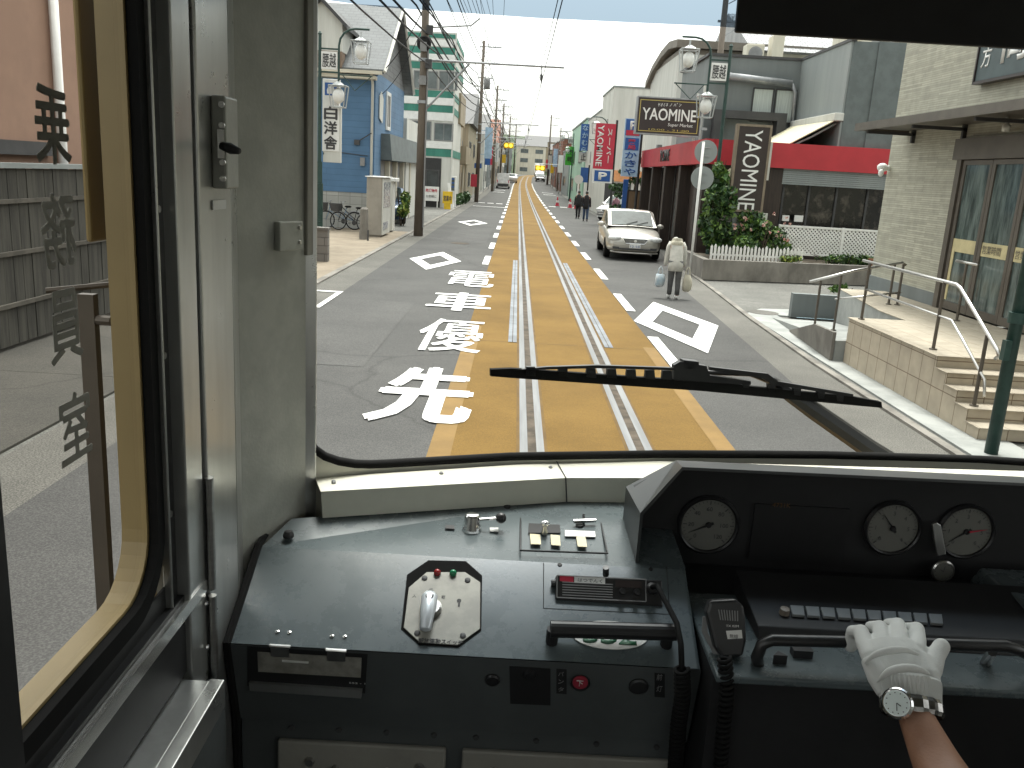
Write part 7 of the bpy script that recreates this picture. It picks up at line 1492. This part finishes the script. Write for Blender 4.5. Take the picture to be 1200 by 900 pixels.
# glove: one continuous knitted surface
gm = MB()
def G(px, py, y): return H(px, py, y)
wri = G(1067, 812, .962)
fing = [((1019, 768, 1.010), (1013, 754, 1.035), (1009, 741, 1.058), .0105), ((1036, 760, 1.014), (1033, 746, 1.045), (1031, 736, 1.066), .0105), ((1055, 757, 1.016), (1053, 742, 1.048), (1052, 733, 1.070), .0107), ((1074, 762, 1.014), (1075, 749, 1.045), (1074, 738, 1.068), .0107)]
for a, b, c, r in fing:
    A, B, Cc = G(*a), G(*b), G(*c); tip = Cc+V((0, .022, -.012)); tip2 = Cc+V((0, .024, -.034)); gm.tube([wri.lerp(A, .55), A, B, Cc, tip, tip2], [r*1.15, r*1.16, r*1.06, r*1.02, r*.98, r*.9], 12); gm.ell(Cc, (r*1.03,)*3, 12, 8); gm.ell(tip2, (r*.92,)*3, 12, 8)
TA, TB, TC, TD = G(1082, 800, .975), G(1091, 783, .992), G(1097, 768, 1.008), G(1103, 758, 1.018)
gm.tube([TA, TB, TC, TD], [.016, .0145, .0118, .0112], 12); gm.ell(TD, (.0113, .0113, .0113), 12, 8)
gm.tube([G(1047, 755, 1.024), G(1052, 768, 1.005), G(1058, 785, .988), G(1064, 800, .972), G(1067, 818, .957)], [.0335, .0375, .0372, .0350, .0325], 20, sq=(1, .46))
gm.tube([G(1020, 772, 1.002), G(1030, 795, .98), G(1040, 812, .965)], [.013, .014, .013], 12); gm.tube([G(1078, 770, 1.004), G(1086, 792, .98), G(1092, 812, .962)], [.013, .016, .013], 12)
def fold(pts, r):
    q = [G(*p) for p in pts]; out = []; rs = []; q = [q[0]*2-q[1]]+q+[q[-1]*2-q[-2]]
    for i in range(1, len(q)-2):
        for s in range(6):
            t = s/6; a, b, c, d = q[i-1:i+3]; out.append(.5*((2*b)+(c-a)*t+(2*a-5*b+4*c-d)*t*t+(3*b-a-3*c+d)*t**3)); rs.append(r*(.35+.75*sin(pi*(i-1+t)/(len(q)-3))))
    gm.tube(out, rs, 10)
fold([(1012, 778, .988), (1026, 767, .985), (1045, 762, .983), (1063, 762, .983), (1080, 769, .986)], .0048)
fold([(1027, 800, .962), (1040, 788, .958), (1057, 783, .956), (1076, 784, .957), (1092, 792, .962)], .0052)
gl = gm.build('glove', mat('white_knit', (.64, .65, .63), rough=.95, var=.015, scale=60, bump=.14, bscale=700), D, smooth=True)
rm = gl.modifiers.new('remesh', 'REMESH'); rm.mode = 'VOXEL'; rm.voxel_size = .0019; rm.use_smooth_shade = True
sm = gl.modifiers.new('smooth', 'SMOOTH'); sm.factor = .5; sm.iterations = 6
def cuffring(c, ax, xa, ra, rb, n, ribs, amp, ya): return [c+xa*(ra*cos(q)*(1+amp*(1 if k % 2 else -1)))+ya*(rb*sin(q)*(1+amp*(1 if k % 2 else -1))) for k, q in enumerate([2*pi*i/n for i in range(n)])]
c0, c1, c2 = G(1065, 797, .972), G(1066, 812, .962), G(1067.5, 823, .953)
ax = (c2-c0).normalized(); xa = (G(1100, 812, .962)-G(1032, 812, .962)).normalized(); ya = ax.cross(xa).normalized(); xa = ya.cross(ax)
mb = MB(); mb.grid([cuffring(c, ax, xa, ra, rb, 88, 44, am, ya) for c, ra, rb, am in ((c0-ax*.004, .036, .0195, .0), (c0, .0385, .0235, .03), (c0.lerp(c1, .5), .0380, .0240, .042), (c1, .0368, .0238, .045), (c1.lerp(c2, .7), .0360, .0232, .042), (c2, .0365, .0235, .015), (c2+ax*.002, .034, .021, 0))], wrap=True)
mb.build('glove_cuff', mat('ribbed_knit', (.60, .61, .59), rough=.95, var=.02), D, smooth=False)
# wristwatch
wc = G(1068, 829, .948); wx = xa; wy = ya; wax = ax
mb = MB(); rows = []
for k in range(30):
    q = 2*pi*k/30; o = wx*cos(q)*.0345+wy*sin(q)*.0235; 
    nrm = (wx*cos(q)/.0345+wy*sin(q)/.0235).normalized(); w = .010; g = .0008*(1 if k % 2 else -1)
    rows.append([wc+o+wax*(-w)+nrm*(.001+g), wc+o+wax*(-w*.5)+nrm*(.0035+g), wc+o+wax*w*.5+nrm*(.0035+g), wc+o+wax*w+nrm*(.001+g)])
vs = [[mb.bm.verts.new(p) for p in r] for r in rows]
for k in range(30):
    for j in range(3): mb._f([vs[k][j], vs[(k+1) % 30][j], vs[(k+1) % 30][j+1], vs[k][j+1]])
wt = mb.build('wristwatch', mat('watch_band', (.3, .29, .28), rough=.25, metal=1, var=.2, scale=60), D)
fc = H(1051, 824, .922); fa = (CO-fc).normalized(); fa = (fa+V((-.25, 0, .12))).normalized()
MB().lathe(fc-fa*.008, fa, [(.0165, 0), (.0185, .003), (.0185, .007), (.0165, .0095), (.0148, .0088), (0, .0088)], 32).build('watch_case', M['chrome'], wt, smooth=False)
MB().lathe(fc+fa*.0009, fa, [(.0146, 0), (.0146, .0004)], 32).build('watch_face', mat('watch_dial', (.62, .7, .68), rough=.35, var=.05), wt)
hx = fa.orthogonal().normalized(); hy = fa.cross(hx); mb = MB()
for k in range(12): q = k*pi/6; mb.obox(fc+fa*.0015+(hx*cos(q)+hy*sin(q))*.0118, (.0012, .0012, .0004), hx, hy, fa)
mb.tube([fc+fa*.0018, fc+fa*.0018+(hx*.6+hy*.8)*.009], .0005, 4); mb.tube([fc+fa*.0018, fc+fa*.0018+(hx*-.3+hy*.9)*.006], .0007, 4); mb.build('watch_hands', M['dgrey'], wt)

# ================================================================== LIGHT
w = bpy.data.worlds.new('World'); SC.world = w; w.use_nodes = True; nt = w.node_tree; N = nt.nodes; L = nt.links
bg = N['Background']; sky = N.new('ShaderNodeTexSky'); sky.sky_type = 'NISHITA'; sky.sun_disc = False
EL, AZ = radians(70), radians(12)      # sun high ahead, behind thin cloud
sky.sun_elevation = EL; sky.sun_rotation = AZ; sky.air_density = 1.0; sky.dust_density = 4.0; sky.ozone_density = 1.0
hs = N.new('ShaderNodeHueSaturation'); hs.inputs['Saturation'].default_value = .12; hs.inputs['Value'].default_value = 1.0
L.new(sky.outputs[0], hs.inputs['Color']); tn = N.new('ShaderNodeMix'); tn.data_type = 'RGBA'; tn.blend_type = 'MULTIPLY'; tn.inputs['Factor'].default_value = 1; tn.inputs['B'].default_value = (1, 1.015, .95, 1)
L.new(hs.outputs[0], tn.inputs['A']); L.new(tn.outputs['Result'], bg.inputs['Color']); bg.inputs['Strength'].default_value = .15
sl_ = bpy.data.lights.new('sun', 'SUN'); sl_.energy = .9; sl_.angle = radians(14); sl_.color = (1, .97, .92); so = bpy.data.objects.new('sun', sl_); COL.objects.link(so)
d = V((sin(AZ)*cos(EL), cos(AZ)*cos(EL), sin(EL))); so.rotation_euler = d.to_track_quat('Z', 'Y').to_euler(); so.location = (0, 0, 30)
SC.view_settings.view_transform = 'Standard'; SC.view_settings.look = 'None'; SC.view_settings.exposure = 1.62; SC.view_settings.gamma = 1; SC.view_settings.use_curve_mapping = False
SC.cycles.use_denoising = True; SC.cycles.max_bounces = 8; SC.cycles.transparent_max_bounces = 16; SC.cycles.diffuse_bounces = 5; SC.cycles.caustics_reflective = False; SC.cycles.caustics_refractive = False
SC.cycles.sample_clamp_indirect = 4
